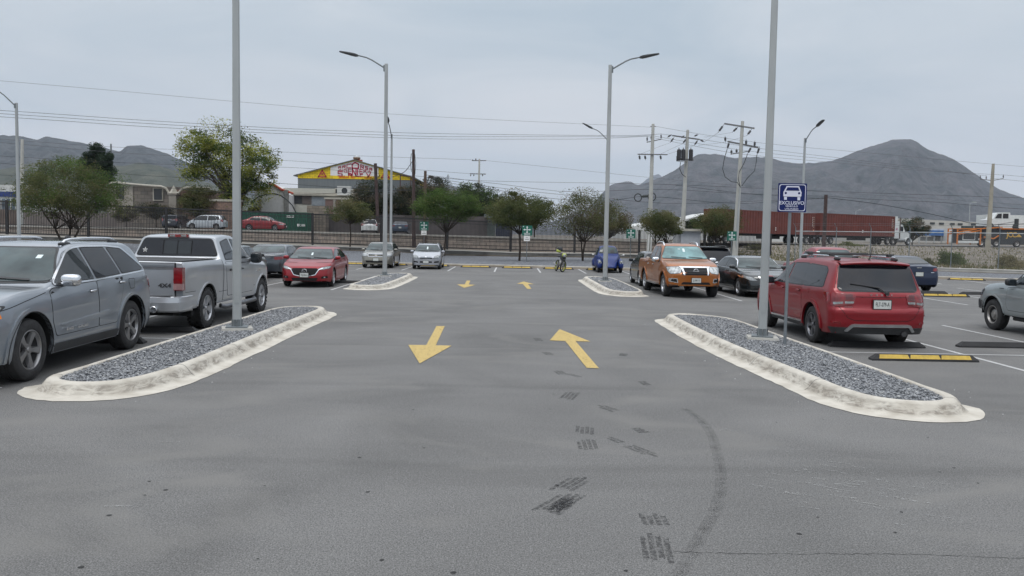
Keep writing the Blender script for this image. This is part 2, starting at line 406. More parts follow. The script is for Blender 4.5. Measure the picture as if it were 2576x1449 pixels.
    def patch(s, name, P, pl, m, off=.004, r=.03, sp=.07, thick=None, parent=None, label=None, n=4):
        P = round_poly(P, r, n) if r else list(P)
        # subdivide outline
        Q = []
        for i in range(len(P)):
            a, b = Vector(P[i]), Vector(P[(i + 1) % len(P)]); k_ = max(1, int((b - a).length / sp))
            for j in range(k_): Q.append(a.lerp(b, j / k_))
        xs = [p.x for p in Q]; ys = [p.y for p in Q]; nq = len(Q); pts = list(Q)
        xs = [p.x for p in Q]
        gx = np.arange(min(xs) + sp / 2, max(xs), sp); gy = np.arange(min(ys) + sp / 2, max(ys), sp)
        for x in gx:
            for y in gy:
                ins = False; j = nq - 1
                for i in range(nq):
                    if (Q[i].y > y) != (Q[j].y > y) and x < (Q[j].x - Q[i].x) * (y - Q[i].y) / (Q[j].y - Q[i].y) + Q[i].x: ins = not ins
                    j = i
                if ins and min((Vector((x, y)) - q).length for q in Q) > sp * .35: pts.append(Vector((x, y)))
        vs, es, fs, a_, b_, c_ = geometry.delaunay_2d_cdt(pts, [(i, (i + 1) % nq) for i in range(nq)], [], 1, 1e-5)
        V = []; NN = []
        for p in vs:
            l, nn = s.hit(p.x, p.y, pl, off); V.append(l); NN.append(nn)
        b = MB(); b.add(V, [tuple(f) for f in fs]); k0 = len(V)
        cnt = {}
        for f in fs:
            for i in range(len(f)):
                e = (f[i], f[(i + 1) % len(f)]); cnt[tuple(sorted(e))] = cnt.get(tuple(sorted(e)), 0) + 1
        th = thick or (off + .004); be = [e for e, c in cnt.items() if c == 1]; mp_ = {}
        for e in be:
            for i in e:
                if i not in mp_: mp_[i] = len(b.v); b.v.append(tuple(V[i] - NN[i] * th))
        for e in be: b.f.append((e[0], e[1], mp_[e[1]], mp_[e[0]])); b.mi.append(0)
        o = b.build(name, m, parent or s.root, smooth=40)
        if label: o['label'] = label
        return o
    def ribbon(s, name, pts, pl, w, m, off=.003, closed=False, parent=None):
        Q = []; L = len(pts)
        for i in range(L if closed else L - 1):
            a, b = Vector(pts[i]), Vector(pts[(i + 1) % L]); k_ = max(1, int((b - a).length / .05))
            for j in range(k_): Q.append(a.lerp(b, j / k_))
        if not closed: Q.append(Vector(pts[-1]))
        A = []; B = []; n = len(Q)
        for i in range(n + (1 if closed else 0)):
            p = Q[i % n]; a = Q[(i - 1) % n] if (closed or i > 0) else p; c = Q[(i + 1) % n] if (closed or i < n - 1) else p
            t = (c - a).normalized(); nn = Vector((-t.y, t.x)) * w / 2
            A.append(s.hit(*(p + nn), pl, off)[0]); B.append(s.hit(*(p - nn), pl, off)[0])
        b = MB(); b.strip(A, B); return b.build(name, m, parent or s.root, smooth=40)
    def ext(s, name, P, pl, m, depth, r=.02, base=-.02, parent=None, label=None):
        """solid block standing proud of the shell by depth"""
        return s.patch(name, P, pl, m, off=depth, r=r, sp=.06, thick=depth - base, parent=parent, label=label)
    def door(s, x0, x1, z0=None, z1=None, P=None, handle=True, hx=None, hm=None, only=('sl', 'sr'), hz=None):
        for pl in only:
            if P is None:
                zb = z0; za = s.belt(x0) - .035 if z1 is None else z1; zc = s.belt(x1) - .035 if z1 is None else z1
                Q = [(x0, zb), (x1, zb), (x1, zc), (x0, za)]
            else: Q = P
            s.patch('door_gap', grow_poly(Q, .005), pl, DARK, off=.0015, r=.04, sp=.09)
            d = s.patch('door', grow_poly(Q, -.004), pl, s.pt, off=.004, r=.04, sp=.09)
            if handle:
                hx_ = hx if hx is not None else x0 + .14; zz = hz or s.belt(hx_) - .14; sg = 1 if pl == 'sl' else -1
                l, nn = s.hit(hx_, zz, pl, .03); b = MB(); b.sell(l, (.095, .014, .017), .6, 10, 6); b.build('handle', hm or s.pt, d, smooth=50)
                s.patch('handle_recess', [(hx_ - .06, zz - .02), (hx_ + .06, zz - .02), (hx_ + .06, zz + .025), (hx_ - .06, zz + .025)], pl, DARK, off=.0055, r=.02, sp=.05, parent=d)
    def windows(s, polys, m=GLS, frame=None, only=('sl', 'sr'), fw=.018):
        for i, P in enumerate(polys):
            mm = m[i] if isinstance(m, list) else m
            for pl in only:
                fr = s.patch('window_frame', grow_poly(P, fw), pl, PLAS, off=.002, r=.05, sp=.1)
                s.patch('side_window', P, pl, mm, off=.006, r=.045, sp=.09, parent=fr)
    def outline(s, P, m=CHR, w=.022, only=('sl', 'sr'), closed=True):
        for pl in only: s.ribbon('window_trim', round_poly(P, .08) if closed else P, pl, w, m, off=.009, closed=closed)
    def wshape(s, xb, xt, inset, zb, zt, rr=.07):
        def hwid(x):
            be = min(s.belt(x), s.top(x) - .02); h = s.top(x) - be; return s.plan(x) * s.hw * s.ktop - s.k * h
        wb = hwid(xb) - inset * .6 + .02; wt = hwid(xt) - inset
        return [(-wb, zb), (0, zb - .01), (wb, zb), (wt, zt), (-wt, zt)]
    def windshield(s, xb, xt, m=WSG, inset=.095, dz=(.035, -.03), tag_=True):
        P = s.wshape(xb, xt, inset, s.top(xb) + dz[0], s.top(xt) + dz[1])
        s.patch('windshield_seal', grow_poly(P, .022), 'f', PLAS, off=.006, r=.08, sp=.05)
        o = s.patch('windshield', P, 'f', m, off=.012, r=.07, sp=.05); s.wsP = P
        zb, zt = P[0][1], P[3][1]
        for y0 in (-.35, .25):   # wipers
            s.ribbon('wiper', [(y0 + .35, zb + .005), (y0 - .15, zb + .035)], 'f', .02, PLAS, off=.024)
        b = MB(); 
        return o
    def rearglass(s, xb, xt, m=GLD, inset=.085, dz=(.03, -.03), zb=None, zt=None, P=None):
        P = P or s.wshape(xb, xt, inset, zb if zb else s.top(xb) + dz[0], zt if zt else s.top(xt) + dz[1])
        s.patch('rear_window_seal', grow_poly(P, .018), 'r', PLAS, off=.005, r=.08, sp=.05)
        return s.patch('rear_window', P, 'r', m, off=.010, r=.06, sp=.05)
    def mirror(s, x, z, m=None, size=(.07, .115, .08), out=.12, chrome=None):
        for sg in (1, -1):
            l, nn = s.hit(x, z - .02, 'sl' if sg > 0 else 'sr', 0)
            c = Vector((l.x - .02, l.y + sg * out, z + .03)); b = MB()
            b.sell(c, size, .62, 18, 10); o = b.build('mirror', m or s.pt, s.root, smooth=50)
            b = MB(); b.tube([l - Vector((0, sg * .03, 0)), Vector((c.x, c.y, c.z - size[2] * .6))], [.035, .03], 6); b.build('mirror_arm', PLAS, o, smooth=50)
            b = MB(); b.sell((c.x - size[0] * .86, c.y, c.z), (size[0] * .2, size[1] * .86, size[2] * .8), .5, 12, 8); b.build('mirror_glass', GLS, o, smooth=50)
    def plate(s, z, pl='f', txt=None, w=.30, h=.15, y=0, frame=True, base=.012):
        sg = 1 if pl == 'f' else -1
        P = [(y - w / 2, z - h / 2), (y + w / 2, z - h / 2), (y + w / 2, z + h / 2), (y - w / 2, z + h / 2)]
        a, _ = s.hit(y, z - h / 2, pl, 0); c, _ = s.hit(y, z + h / 2, pl, 0); x = max(a.x, c.x) + base if sg > 0 else min(a.x, c.x) - base
        b = MB(); b.box((x, y, z), (.02, w + .03, h + .03)); fr = b.build('plate_frame', PLAS, s.root)
        b = MB(); b.box((x + sg * .009, y, z), (.01, w, h)); b.build('number_plate', PLT, fr)
        if txt: text('plate_lettering', txt, INK, fr, (x + sg * .015, y, z), (math.pi / 2, 0, sg * math.pi / 2), h * .66, bold=.001, extrude=.001, sx=.58)
    def arch(s, w=.07, m=None, off=.014, ang=(0, 180), which=(0, 1), zmin=None):
        for q in which:
            xw = (s.xf, s.xr)[q]; P = []
            n = 20; a0, a1 = rad(ang[0]), rad(ang[1])
            for i in range(n + 1): a = a0 + (a1 - a0) * i / n; P.append((xw + (s.Ra + w) * math.cos(a), s.R + (s.Ra + w) * math.sin(a)))
            zl = zmin if zmin is not None else s.b0 + .03
            inner = [(xw + (s.Ra + .004) * math.cos(a0 + (a1 - a0) * i / n), s.R + (s.Ra + .004) * math.sin(a0 + (a1 - a0) * i / n)) for i in range(n, -1, -1)]
            if zl < s.R - .02: P = [(P[0][0], zl)] + P + [(P[-1][0], zl)]; inner = [(inner[0][0], zl)] + inner + [(inner[-1][0], zl)]
            for pl in ('sl', 'sr'): s.patch('wheel_arch_trim', P + inner, pl, m or PLAS, off=off, r=0, sp=.06, thick=off + .03)
    def sill(s, h=.09, m=None, off=.012, z=None):
        z0 = (z or s.b0) ; x0, x1 = s.xr + s.Ra + .02, s.xf - s.Ra - .02
        for pl in ('sl', 'sr'): s.patch('sill', [(x0, z0 + .015), (x1, z0 + .015), (x1, z0 + h), (x0, z0 + h)], pl, m or PLAS, off=off, r=.02, sp=.1)
    def sym(s, name, P, pl, m, off=.006, r=.02, **k):
        if pl in 'fr':
            a = s.patch(name, P, pl, m, off, r, **k); s.patch(name, [(-x, z) for x, z in P][::-1], pl, m, off, r, **k); return a
        a = s.patch(name, P, 'sl', m, off, r, **k); s.patch(name, P, 'sr', m, off, r, **k); return a
    def rails(s, x0, x1, z=.06, y=None, m=None, mf=None, r=.022):
        for sg in (1, -1):
            pts = []
            for i in range(13):
                u = i / 12; x = x0 + (x1 - x0) * u; yy = (y or .6) * sg
                zt = s.bvh.ray_cast(Vector((x, yy, 5)), Vector((0, 0, -1)))[0].z; e = min(1, min(u, 1 - u) / .12); pts.append((x, yy, zt + z * (e ** .5) - .005 * (1 - e)))
            b = MB(); b.tube(pts, r, 8); b.build('roof_rail', m or PLAS, s.root, smooth=50)
            if mf:
                for (a, c) in ((pts[0], pts[2]), (pts[-1], pts[-3])):
                    b = MB(); b.sell(((a[0] + c[0]) / 2, a[1], (a[2] + c[2]) / 2 - z * .25), (abs(c[0] - a[0]) * .55, .03, z * .55), .7, 12, 8); b.build('rail_foot', mf, s.root, smooth=50)
    def put(s, x, y, heading, z=0, sc=1.0):
        s.root.scale = (sc, sc, sc)
        """heading: degrees from +Y; 180 looks at the camera"""
        s.root.location = (x, y, z); s.root.rotation_euler = (0, 0, rad(90 + heading)); return s

def prof(L, H, tail, deck, xg0, xg1, xw1, xw0, h0, h1, nose, dw=.075, dg=.06, mid=None):
    a = L / 2
    t = [(-a, tail), (-a + .02, tail + .5 * (deck - tail)), (-a + .09, deck - .015)]
    if xg0 > -a + .2: t += [(xg0 - .04, deck + .012)]
    t += [(xg0, deck + .025), (xg1, H - dg), (xg1 + .22, H - .015), ((xg1 + xw1) / 2, H), (xw1 - .28, H - .018), (xw1, H - dw), (xw0, h0), (xw0 + .06, h0 - .012), ((xw0 + a - .3) / 2, (h0 + h1) / 2 + .022), (a - .3, h1), (a - .1, nose + .62 * (h1 - nose)), (a - .03, nose + .3 * (h1 - nose)), (a, nose)]
    return t
def beltt(L, top, xg0, xw0, zr, zf, dh=.06, dn=.05):
    T = pchip(top); a = L / 2; o = [(-a, T(-a) - dn), (-a + .09, T(-a + .09) - dh)]
    if xg0 > -a + .25: o += [(xg0 - .15, T(xg0 - .15) - dh)]; o += [(xg0 + .25, zr)]
    else: o += [(xg0 + .2, zr)]
    o += [(xw0 - .35, zf), (xw0 + .1, T(xw0 + .1) - dh), ((xw0 + a) / 2, T((xw0 + a) / 2) - dh), (a - .3, T(a - .3) - dh), (a, T(a) - dn)]
    return o
def planf(L, f=.80, r=.84, df=.5, dr=.4):
    a = L / 2; return [(-a, r), (-a + .05, r + (1 - r) * .45), (-a + .16, .5 * (1 + r) + .04), (-a + dr, .99), (-a + dr + .6, 1.0), (a - df - .7, 1.0), (a - df, .99), (a - .18, .5 * (1 + f) + .02), (a - .05, f + (1 - f) * .35), (a, f)]
# ================================================================== vehicles in the car park
def front_face(c, lamp, grille, plate_z=None, intake=None, fog=None, bar=None, lampm=None, txt=None, gm=None):
    if grille: c.patch('grille', grille, 'f', gm or DARK, off=.006, r=.03, sp=.06)
    if intake: c.patch('lower_intake', intake, 'f', DARK, off=.006, r=.03, sp=.06)
    if lamp:
        c.sym('headlight_bezel', grow_poly(lamp, .012), 'f', PLAS, off=.005, r=.03, sp=.05)
        c.sym('headlight', lamp, 'f', lampm or LMP, off=.010, r=.03, sp=.05)
    if fog: c.sym('fog_lamp_surround', fog, 'f', DARK, off=.006, r=.03, sp=.05)
    if plate_z: c.plate(plate_z, 'f', txt=txt)

# ---- silver grey suv, facing the camera
def suv_silver():
    L, H = 4.82, 1.745; t = prof(L, H, 1.0, 1.20, -2.27, -1.93, .15, 1.02, 1.185, 1.08, .96, dg=.07)
    P = paint('storm_silver', (.225, .25, .28), .5, .30)
    c = Car('parked_suv', 'silver grey suv at the left edge facing the viewer, with chrome door mirrors', 'car', L, 1.94, t, beltt(L, t, -2.27, 1.02, 1.25, 1.14), planf(L, .84, .86), 1.47, -1.445, .395, .475, .265, P, b0=.27, wsx=(.15, 1.02), k=.40,
            nose=[(0, -.12), (.35, .02), (.62, .03), (.8, -.02), (1.05, -.06), (1.4, -.1)], tail=[(0, -.1), (.45, .02), (.75, .0), (1.0, -.03), (1.2, -.06), (2, -.06)], cf=.26, wheel=dict(n=5, w0=.055, w1=.12, ph=.2, m=pm('machined_alloy', (.27, .27, .275), .3, .8, var=.1)), rimR=.255)
    w1 = [(.80, 1.185), (.20, 1.575), (.0, 1.625), (-.20, 1.64), (-.27, 1.205)]
    w2 = [(-.35, 1.21), (-.28, 1.645), (-.98, 1.635), (-1.12, 1.235)]
    w3 = [(-1.19, 1.24), (-1.06, 1.63), (-1.50, 1.605), (-1.95, 1.30), (-1.93, 1.265)]
    c.windows([w1, w2, w3], m=[GLS, GLD, GLD])
    c.outline([(.82, 1.17), (.16, 1.59), (-.05, 1.648), (-.35, 1.668), (-1.05, 1.662), (-1.52, 1.632), (-2.02, 1.30), (-2.0, 1.245), (-.3, 1.178)])
    c.windshield(1.02, .15, inset=.10)
    c.rearglass(-2.27, -1.93, zb=1.26, zt=1.60)
    c.patch('inspection_sticker', [(.46, 1.50), (.53, 1.50), (.53, 1.545), (.46, 1.545)], 'f', PAP, off=.017, r=0, sp=.05)
    dl = .36
    c.door(-.30, 1.0, P=[(-.30, .50), (.88, .50), (.98, .70), (.98, 1.09), (.90, 1.13), (-.30, 1.165)], hx=-.12, hz=1.03, hm=CHR)
    c.door(-1.3, -.31, P=[(-.315, .50), (-.315, 1.165), (-1.20, 1.21), (-1.10, .95), (-.93, .66), (-.90, .50)], hx=-1.08, hz=1.10, hm=CHR)
    for pl in ('sl', 'sr'):
        c.patch('fuel_flap', [(-1.52, .99), (-1.38, .99), (-1.36, 1.13), (-1.56, 1.13)], pl, P, off=.004, r=.03)
        c.ribbon('fuel_flap_gap', round_poly([(-1.53, .985), (-1.375, .985), (-1.35, 1.14), (-1.57, 1.14)], .03), pl, .008, DARK, closed=True)
        c.ribbon('hood_gap', [(1.07, 1.09), (1.6, 1.01), (2.1, .92)], pl, .009, DARK)
        c.ext('door_moulding', [(-.92, .66), (.62, .60), (.82, .645), (-.62, .72)], pl, P, .022, r=.03)
    c.arch(.055, P, off=.020); c.arch(.012, PLAS, off=.026); c.sill(.12, PLAS, off=.02, z=.28)
    c.rails(-1.75, .05, .055, .58, CHR, PLAS); c.mirror(.66, 1.20, CHR, (.085, .125, .085), .15)
    front_face(c, [(.52, .90), (.86, .86), (.90, .98), (.60, 1.0), (.50, .98)], [(-.46, .84), (.46, .84), (.48, 1.0), (-.48, 1.0)], .52, [(-.6, .38), (.6, .38), (.55, .58), (-.55, .58)], [(.62, .50), (.84, .52), (.82, .62), (.62, .62)])
    for sg in (1, -1):
        c.patch('side_marker', [(2.03, .84), (2.21, .85), (2.20, .97), (2.06, .965)], 'sl' if sg > 0 else 'sr', LMO, off=.012, r=.02, sp=.05)
        for k in range(7):
            y = -.40 + k * .133
    for k in range(7): c.patch('grille_slot', [(-.43 + k * .133, .86), (-.365 + k * .133, .86), (-.365 + k * .133, .985), (-.43 + k * .133, .985)], 'f', CHR, off=.010, r=.01, sp=.06)
    c.patch('bumper_trim', [(-.8, .30), (.8, .30), (.82, .42), (-.82, .42)], 'f', PLAS, off=.01, r=.03)
    c.sym('tail_light', [(.62, .93), (.93, .95), (.93, 1.08), (.62, 1.08)], 'r', LMR, off=.008)
    for pl in ('sl', 'sr'): c.patch('tail_light', [(-2.36, .95), (-2.12, .99), (-2.14, 1.10), (-2.33, 1.12)], pl, LMR, off=.01, r=.02, sp=.05)
    b = MB(); b.sell((-1.35, 0, H + .02), (.10, .025, .045), .9, 10, 6); b.build('antenna_fin', PLAS, c.root, smooth=50)
    for pl, rz in (('sl', math.pi), ('sr', 0)):
        sg = 1 if pl == 'sl' else -1; l, nn = c.hit(.22, .50, pl, .026)
        for wd, wx in (('GRAND', .60), ('CHEROKEE', .24)): text('side_lettering', wd, CHR, c.root, (wx, sg * (c.hw + .026), .565), (math.pi / 2, 0, rz), .05, bold=.0005, extrude=.003, space=1.2)
    b = MB(); b.sell((.9, .35, 1.12), (.10, .12, .04), .8, 10, 6)
    return c.put(-7.45, 12.62, 181.2, sc=1.06)
suv_silver()

# ---- silver pickup, back to the camera
def pickup_silver():
    L, H = 5.72, 1.90; a = L / 2
    P = paint('bright_silver', (.40, .42, .445), .55, .30)
    top = [(-a, 1.36), (-a + .02, 1.385), (-.86, 1.385), (-.845, 1.40), (-.72, 1.84), (-.45, 1.885), (.0, 1.90), (.35, 1.88), (.62, 1.80), (1.42, 1.32), (1.50, 1.30), (2.1, 1.27), (2.55, 1.19), (2.75, 1.08), (a, .95)]
    bel = [(-a, 1.34), (-a + .02, 1.355), (-.9, 1.355), (-.84, 1.33), (-.5, 1.31), (1.1, 1.27), (1.5, 1.24), (2.1, 1.19), (2.55, 1.12), (a, .90)]
    plan = [(-a, .955), (-a + .03, .975), (-a + .10, .985), (-2.0, 1.0), (-.9, 1.0), (1.6, 1.0), (2.3, .97), (2.6, .92), (2.78, .82), (a, .72)]
    c = Car('parked_pickup', 'silver crew cab pickup behind the left lamp post, tailgate towards the viewer, star sticker', 'pickup truck', L, 2.0, top, bel, plan, 1.87, -1.70, .41, .50, .285, P, b0=.46, wsx=(.62, 1.42), k=.33, gcurve=.08,
            nose=[(0, -.1), (.6, .03), (.9, 0), (1.2, -.05)], tail=[(0, 0), (3, 0)], cf=.26, cr=.015, wheel=dict(n=5, w0=.06, w1=.10, ph=.1, lug=1, dbl=.36), rimR=.26, crown=.02,
            bf=[(-a, .56), (-a + .02, .50), (-a + .6, .46), (a - .5, .46), (a, .50)], sideprof=[(0, .95), (.08, .97), (.3, .985), (.6, 1.0), (.84, .998), (.95, .985), (1, .965)])
    # bed with dark cover, tailgate, bumper
    b = MB(); b.box((-1.86, 0, 1.389), (1.92, 1.74, .012)); b.build('bed_cover', PLAS, c.root)
    b = MB(); b.box((-a - .004, 0, .985), (.02, 1.62, .76)); b.build('tailgate_gap', DARK, c.root)
    b = MB(); b.box((-a - .022, 0, .985), (.045, 1.595, .74)); b.box((-a - .045, 0, 1.335), (.06, 1.60, .045)); tg = b.build('tailgate', P, c.root)
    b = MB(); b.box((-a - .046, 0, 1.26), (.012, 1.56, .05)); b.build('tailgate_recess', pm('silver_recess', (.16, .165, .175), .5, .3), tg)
    b = MB(); b.box((-a - .050, .0, 1.20), (.03, .30, .075)); b.build('handle', PLAS, tg)
    text('tailgate_lettering', '4X4', PLAS, tg, (-a - .05, -.62, .93), (math.pi / 2, 0, -math.pi / 2), .105, bold=.003, extrude=.004, sx=1.35)
    # bumper: wraps round
    b = MB(); 
    prof2 = [(-1.0, -a + .30), (-.985, -a + .02), (-.93, -a - .16), (-.80, -a - .24), (-.45, -a - .27), (0, -a - .28), (.45, -a - .27), (.80, -a - .24), (.93, -a - .16), (.985, -a + .02), (1.0, -a + .30)]
    Z = [(.44, .05), (.47, .015), (.62, 0), (.72, .02), (.735, .06)]
    for i in range(len(Z) - 1):
        A = [(x + Z[i][1] * 1.0, y * (1 - Z[i][1] * .2), Z[i][0]) for y, x in prof2]; B = [(x + Z[i + 1][1], y * (1 - Z[i + 1][1] * .2), Z[i + 1][0]) for y, x in prof2]; b.strip(A, B)
    b.strip([(x + .06, y * .988, .735) for y, x in prof2], [(-a + .01, y * .96, .735) for y, x in prof2]); b.strip([(x + .05, y * .99, .44) for y, x in prof2], [(-a + .05, y * .95, .44) for y, x in prof2])
    bp = b.build('rear_bumper', P, c.root, smooth=35)
    b = MB(); b.box((-a - .06, 0, .737), (.30, 1.55, .012)); b.build('bumper_step', PLAS, bp)
    for sg in (1, -1):
        b = MB(); b.lathe([(.055, -a - .33), (.062, -a - .325), (.062, -a - .05)], 20, 'x', c=(0, sg * .52, .50)); e = b.build('exhaust_tip', CHR, bp, smooth=40)
        b = MB(); b.lathe([(.0, -a - .20), (.055, -a - .20)], 20, 'x', c=(0, sg * .52, .50)); b.build('exhaust_hole', DARK, e)
        b = MB(); b.box((-a - .045, sg * .895, 1.06), (.13, .165, .43)); tl = b.build('tail_light', pm('tail_red_dark', (.16, .004, .008), .12, 0, 1, var=.3, scale=7), c.root)
        b = MB(); b.box((-a - .075, sg * .895, .915), (.08, .168, .115)); b.build('reverse_lamp', pm('lamp_reverse', (.34, .20, .20), .2, 0, 1, var=.2), tl)
        b = MB(); b.box((-a - .06, sg * .895, 1.03), (.105, .170, .075)); b.build('lamp_band', LMR, tl)
        for pl in ('sl', 'sr'): pass
    b = MB(); b.box((-a + .25, 0, .42), (.5, 1.5, .12)); b.tube([(-a + .55, -.9, .36), (-a + .55, .9, .36)], .06, 8); b.build('rear_axle', DARK, c.root)
    # glass
    def hw(z): return .965 * 1.0 - .33 * (z - 1.33)
    P2 = [(-hw(1.44) + .07, 1.44), (hw(1.44) - .07, 1.44), (hw(1.79) - .10, 1.79), (-hw(1.79) + .10, 1.79)]
    rw = c.rearglass(0, 0, P=P2, m=GLD)
    c.patch('sliding_pane', [(-.30, 1.47), (.30, 1.47), (.30, 1.74), (-.30, 1.74)], 'r', GLS, off=.013, r=.02, parent=rw)
    for y in (-.31, -.01, .29): c.patch('pane_bar', [(y, 1.46), (y + .018, 1.46), (y + .018, 1.75), (y, 1.75)], 'r', DARK, off=.017, r=0, parent=rw)
    for k in (0,):
        st = []; 
        for i in range(10): w = math.pi / 2 + math.pi * i / 5; q = .058 if i % 2 == 0 else .024; st.append((.60 + q * math.cos(w) + .085, 1.545 + q * math.sin(w)))
        c.patch('star_sticker', st, 'r', WHT, off=.014, r=0, sp=.03, parent=rw)
        c.patch('star_centre', [(.685 + (x - .685) * .55, 1.545 + (z - 1.545) * .55) for x, z in st], 'r', GLD, off=.018, r=0, sp=.03, parent=rw)
        c.patch('star_core', [(.685 + (x - .685) * .3, 1.545 + (z - 1.545) * .3) for x, z in st], 'r', WHT, off=.021, r=0, sp=.03, parent=rw)
    b = MB(); b.box((-.735, 0, 1.855), (.05, .44, .062)); hl = b.build('high_brake_light', LMR, c.root)
    for sg in (1, -1): b = MB(); b.box((-.745, sg * .12, 1.855), (.045, .11, .04)); b.build('cargo_lamp', LMP, hl)
    c.windows([[(-.62, 1.36), (-.56, 1.72), (-.12, 1.785), (-.02, 1.785), (.02, 1.36)], [(.12, 1.36), (.10, 1.785), (.50, 1.74), (.72, 1.60), (1.10, 1.36)]], m=[GLD, GLS])
    c.windshield(1.42, .62)
    c.door(-.60, .05, P=[(.06, .58), (.06, 1.30), (-.66, 1.31), (-.66, .95), (-.55, .58)], hx=-.42, hz=1.13, hm=PLAS)
    c.door(.07, 1.2, P=[(.08, .58), (.08, 1.30), (1.18, 1.25), (1.20, .75), (1.12, .58)], hx=.28, hz=1.13, hm=PLAS)
    for pl in ('sl', 'sr'):
        c.ribbon('bed_gap', [(-.84, .5), (-.84, 1.36)], pl, .02, DARK); c.ribbon('crease', [(-a + .05, .80), (-2.35, .80)], pl, .008, DARK); c.ribbon('crease', [(-1.1, .70), (1.3, .70)], pl, .008, DARK)
        c.patch('fender_badge', [(1.40, 1.02), (1.66, 1.02), (1.66, 1.055), (1.40, 1.055)], pl, CHR, off=.006, r=.01)
    for sg in (1, -1):
        b = MB(); b.tube([(-1.0, sg * .98, .40), (-.9, sg * 1.04, .37), (1.1, sg * 1.04, .37), (1.2, sg * .98, .40)], .05, 8); b.build('side_step', ALD, c.root, smooth=50)
    c.arch(.035, P, off=.016, zmin=.60); c.mirror(1.02, 1.33, PLAS, (.10, .13, .13), .16)
    front_face(c, [(.62, .88), (.92, .90), (.90, 1.08), (.64, 1.10)], [(-.58, .78), (.58, .78), (.56, 1.10), (-.56, 1.10)], .62, [(-.6, .55), (.6, .55), (.6, .68), (-.6, .68)])
    return c.put(-7.34, 19.22 - .085, -.5, sc=1.03)
pickup_silver()

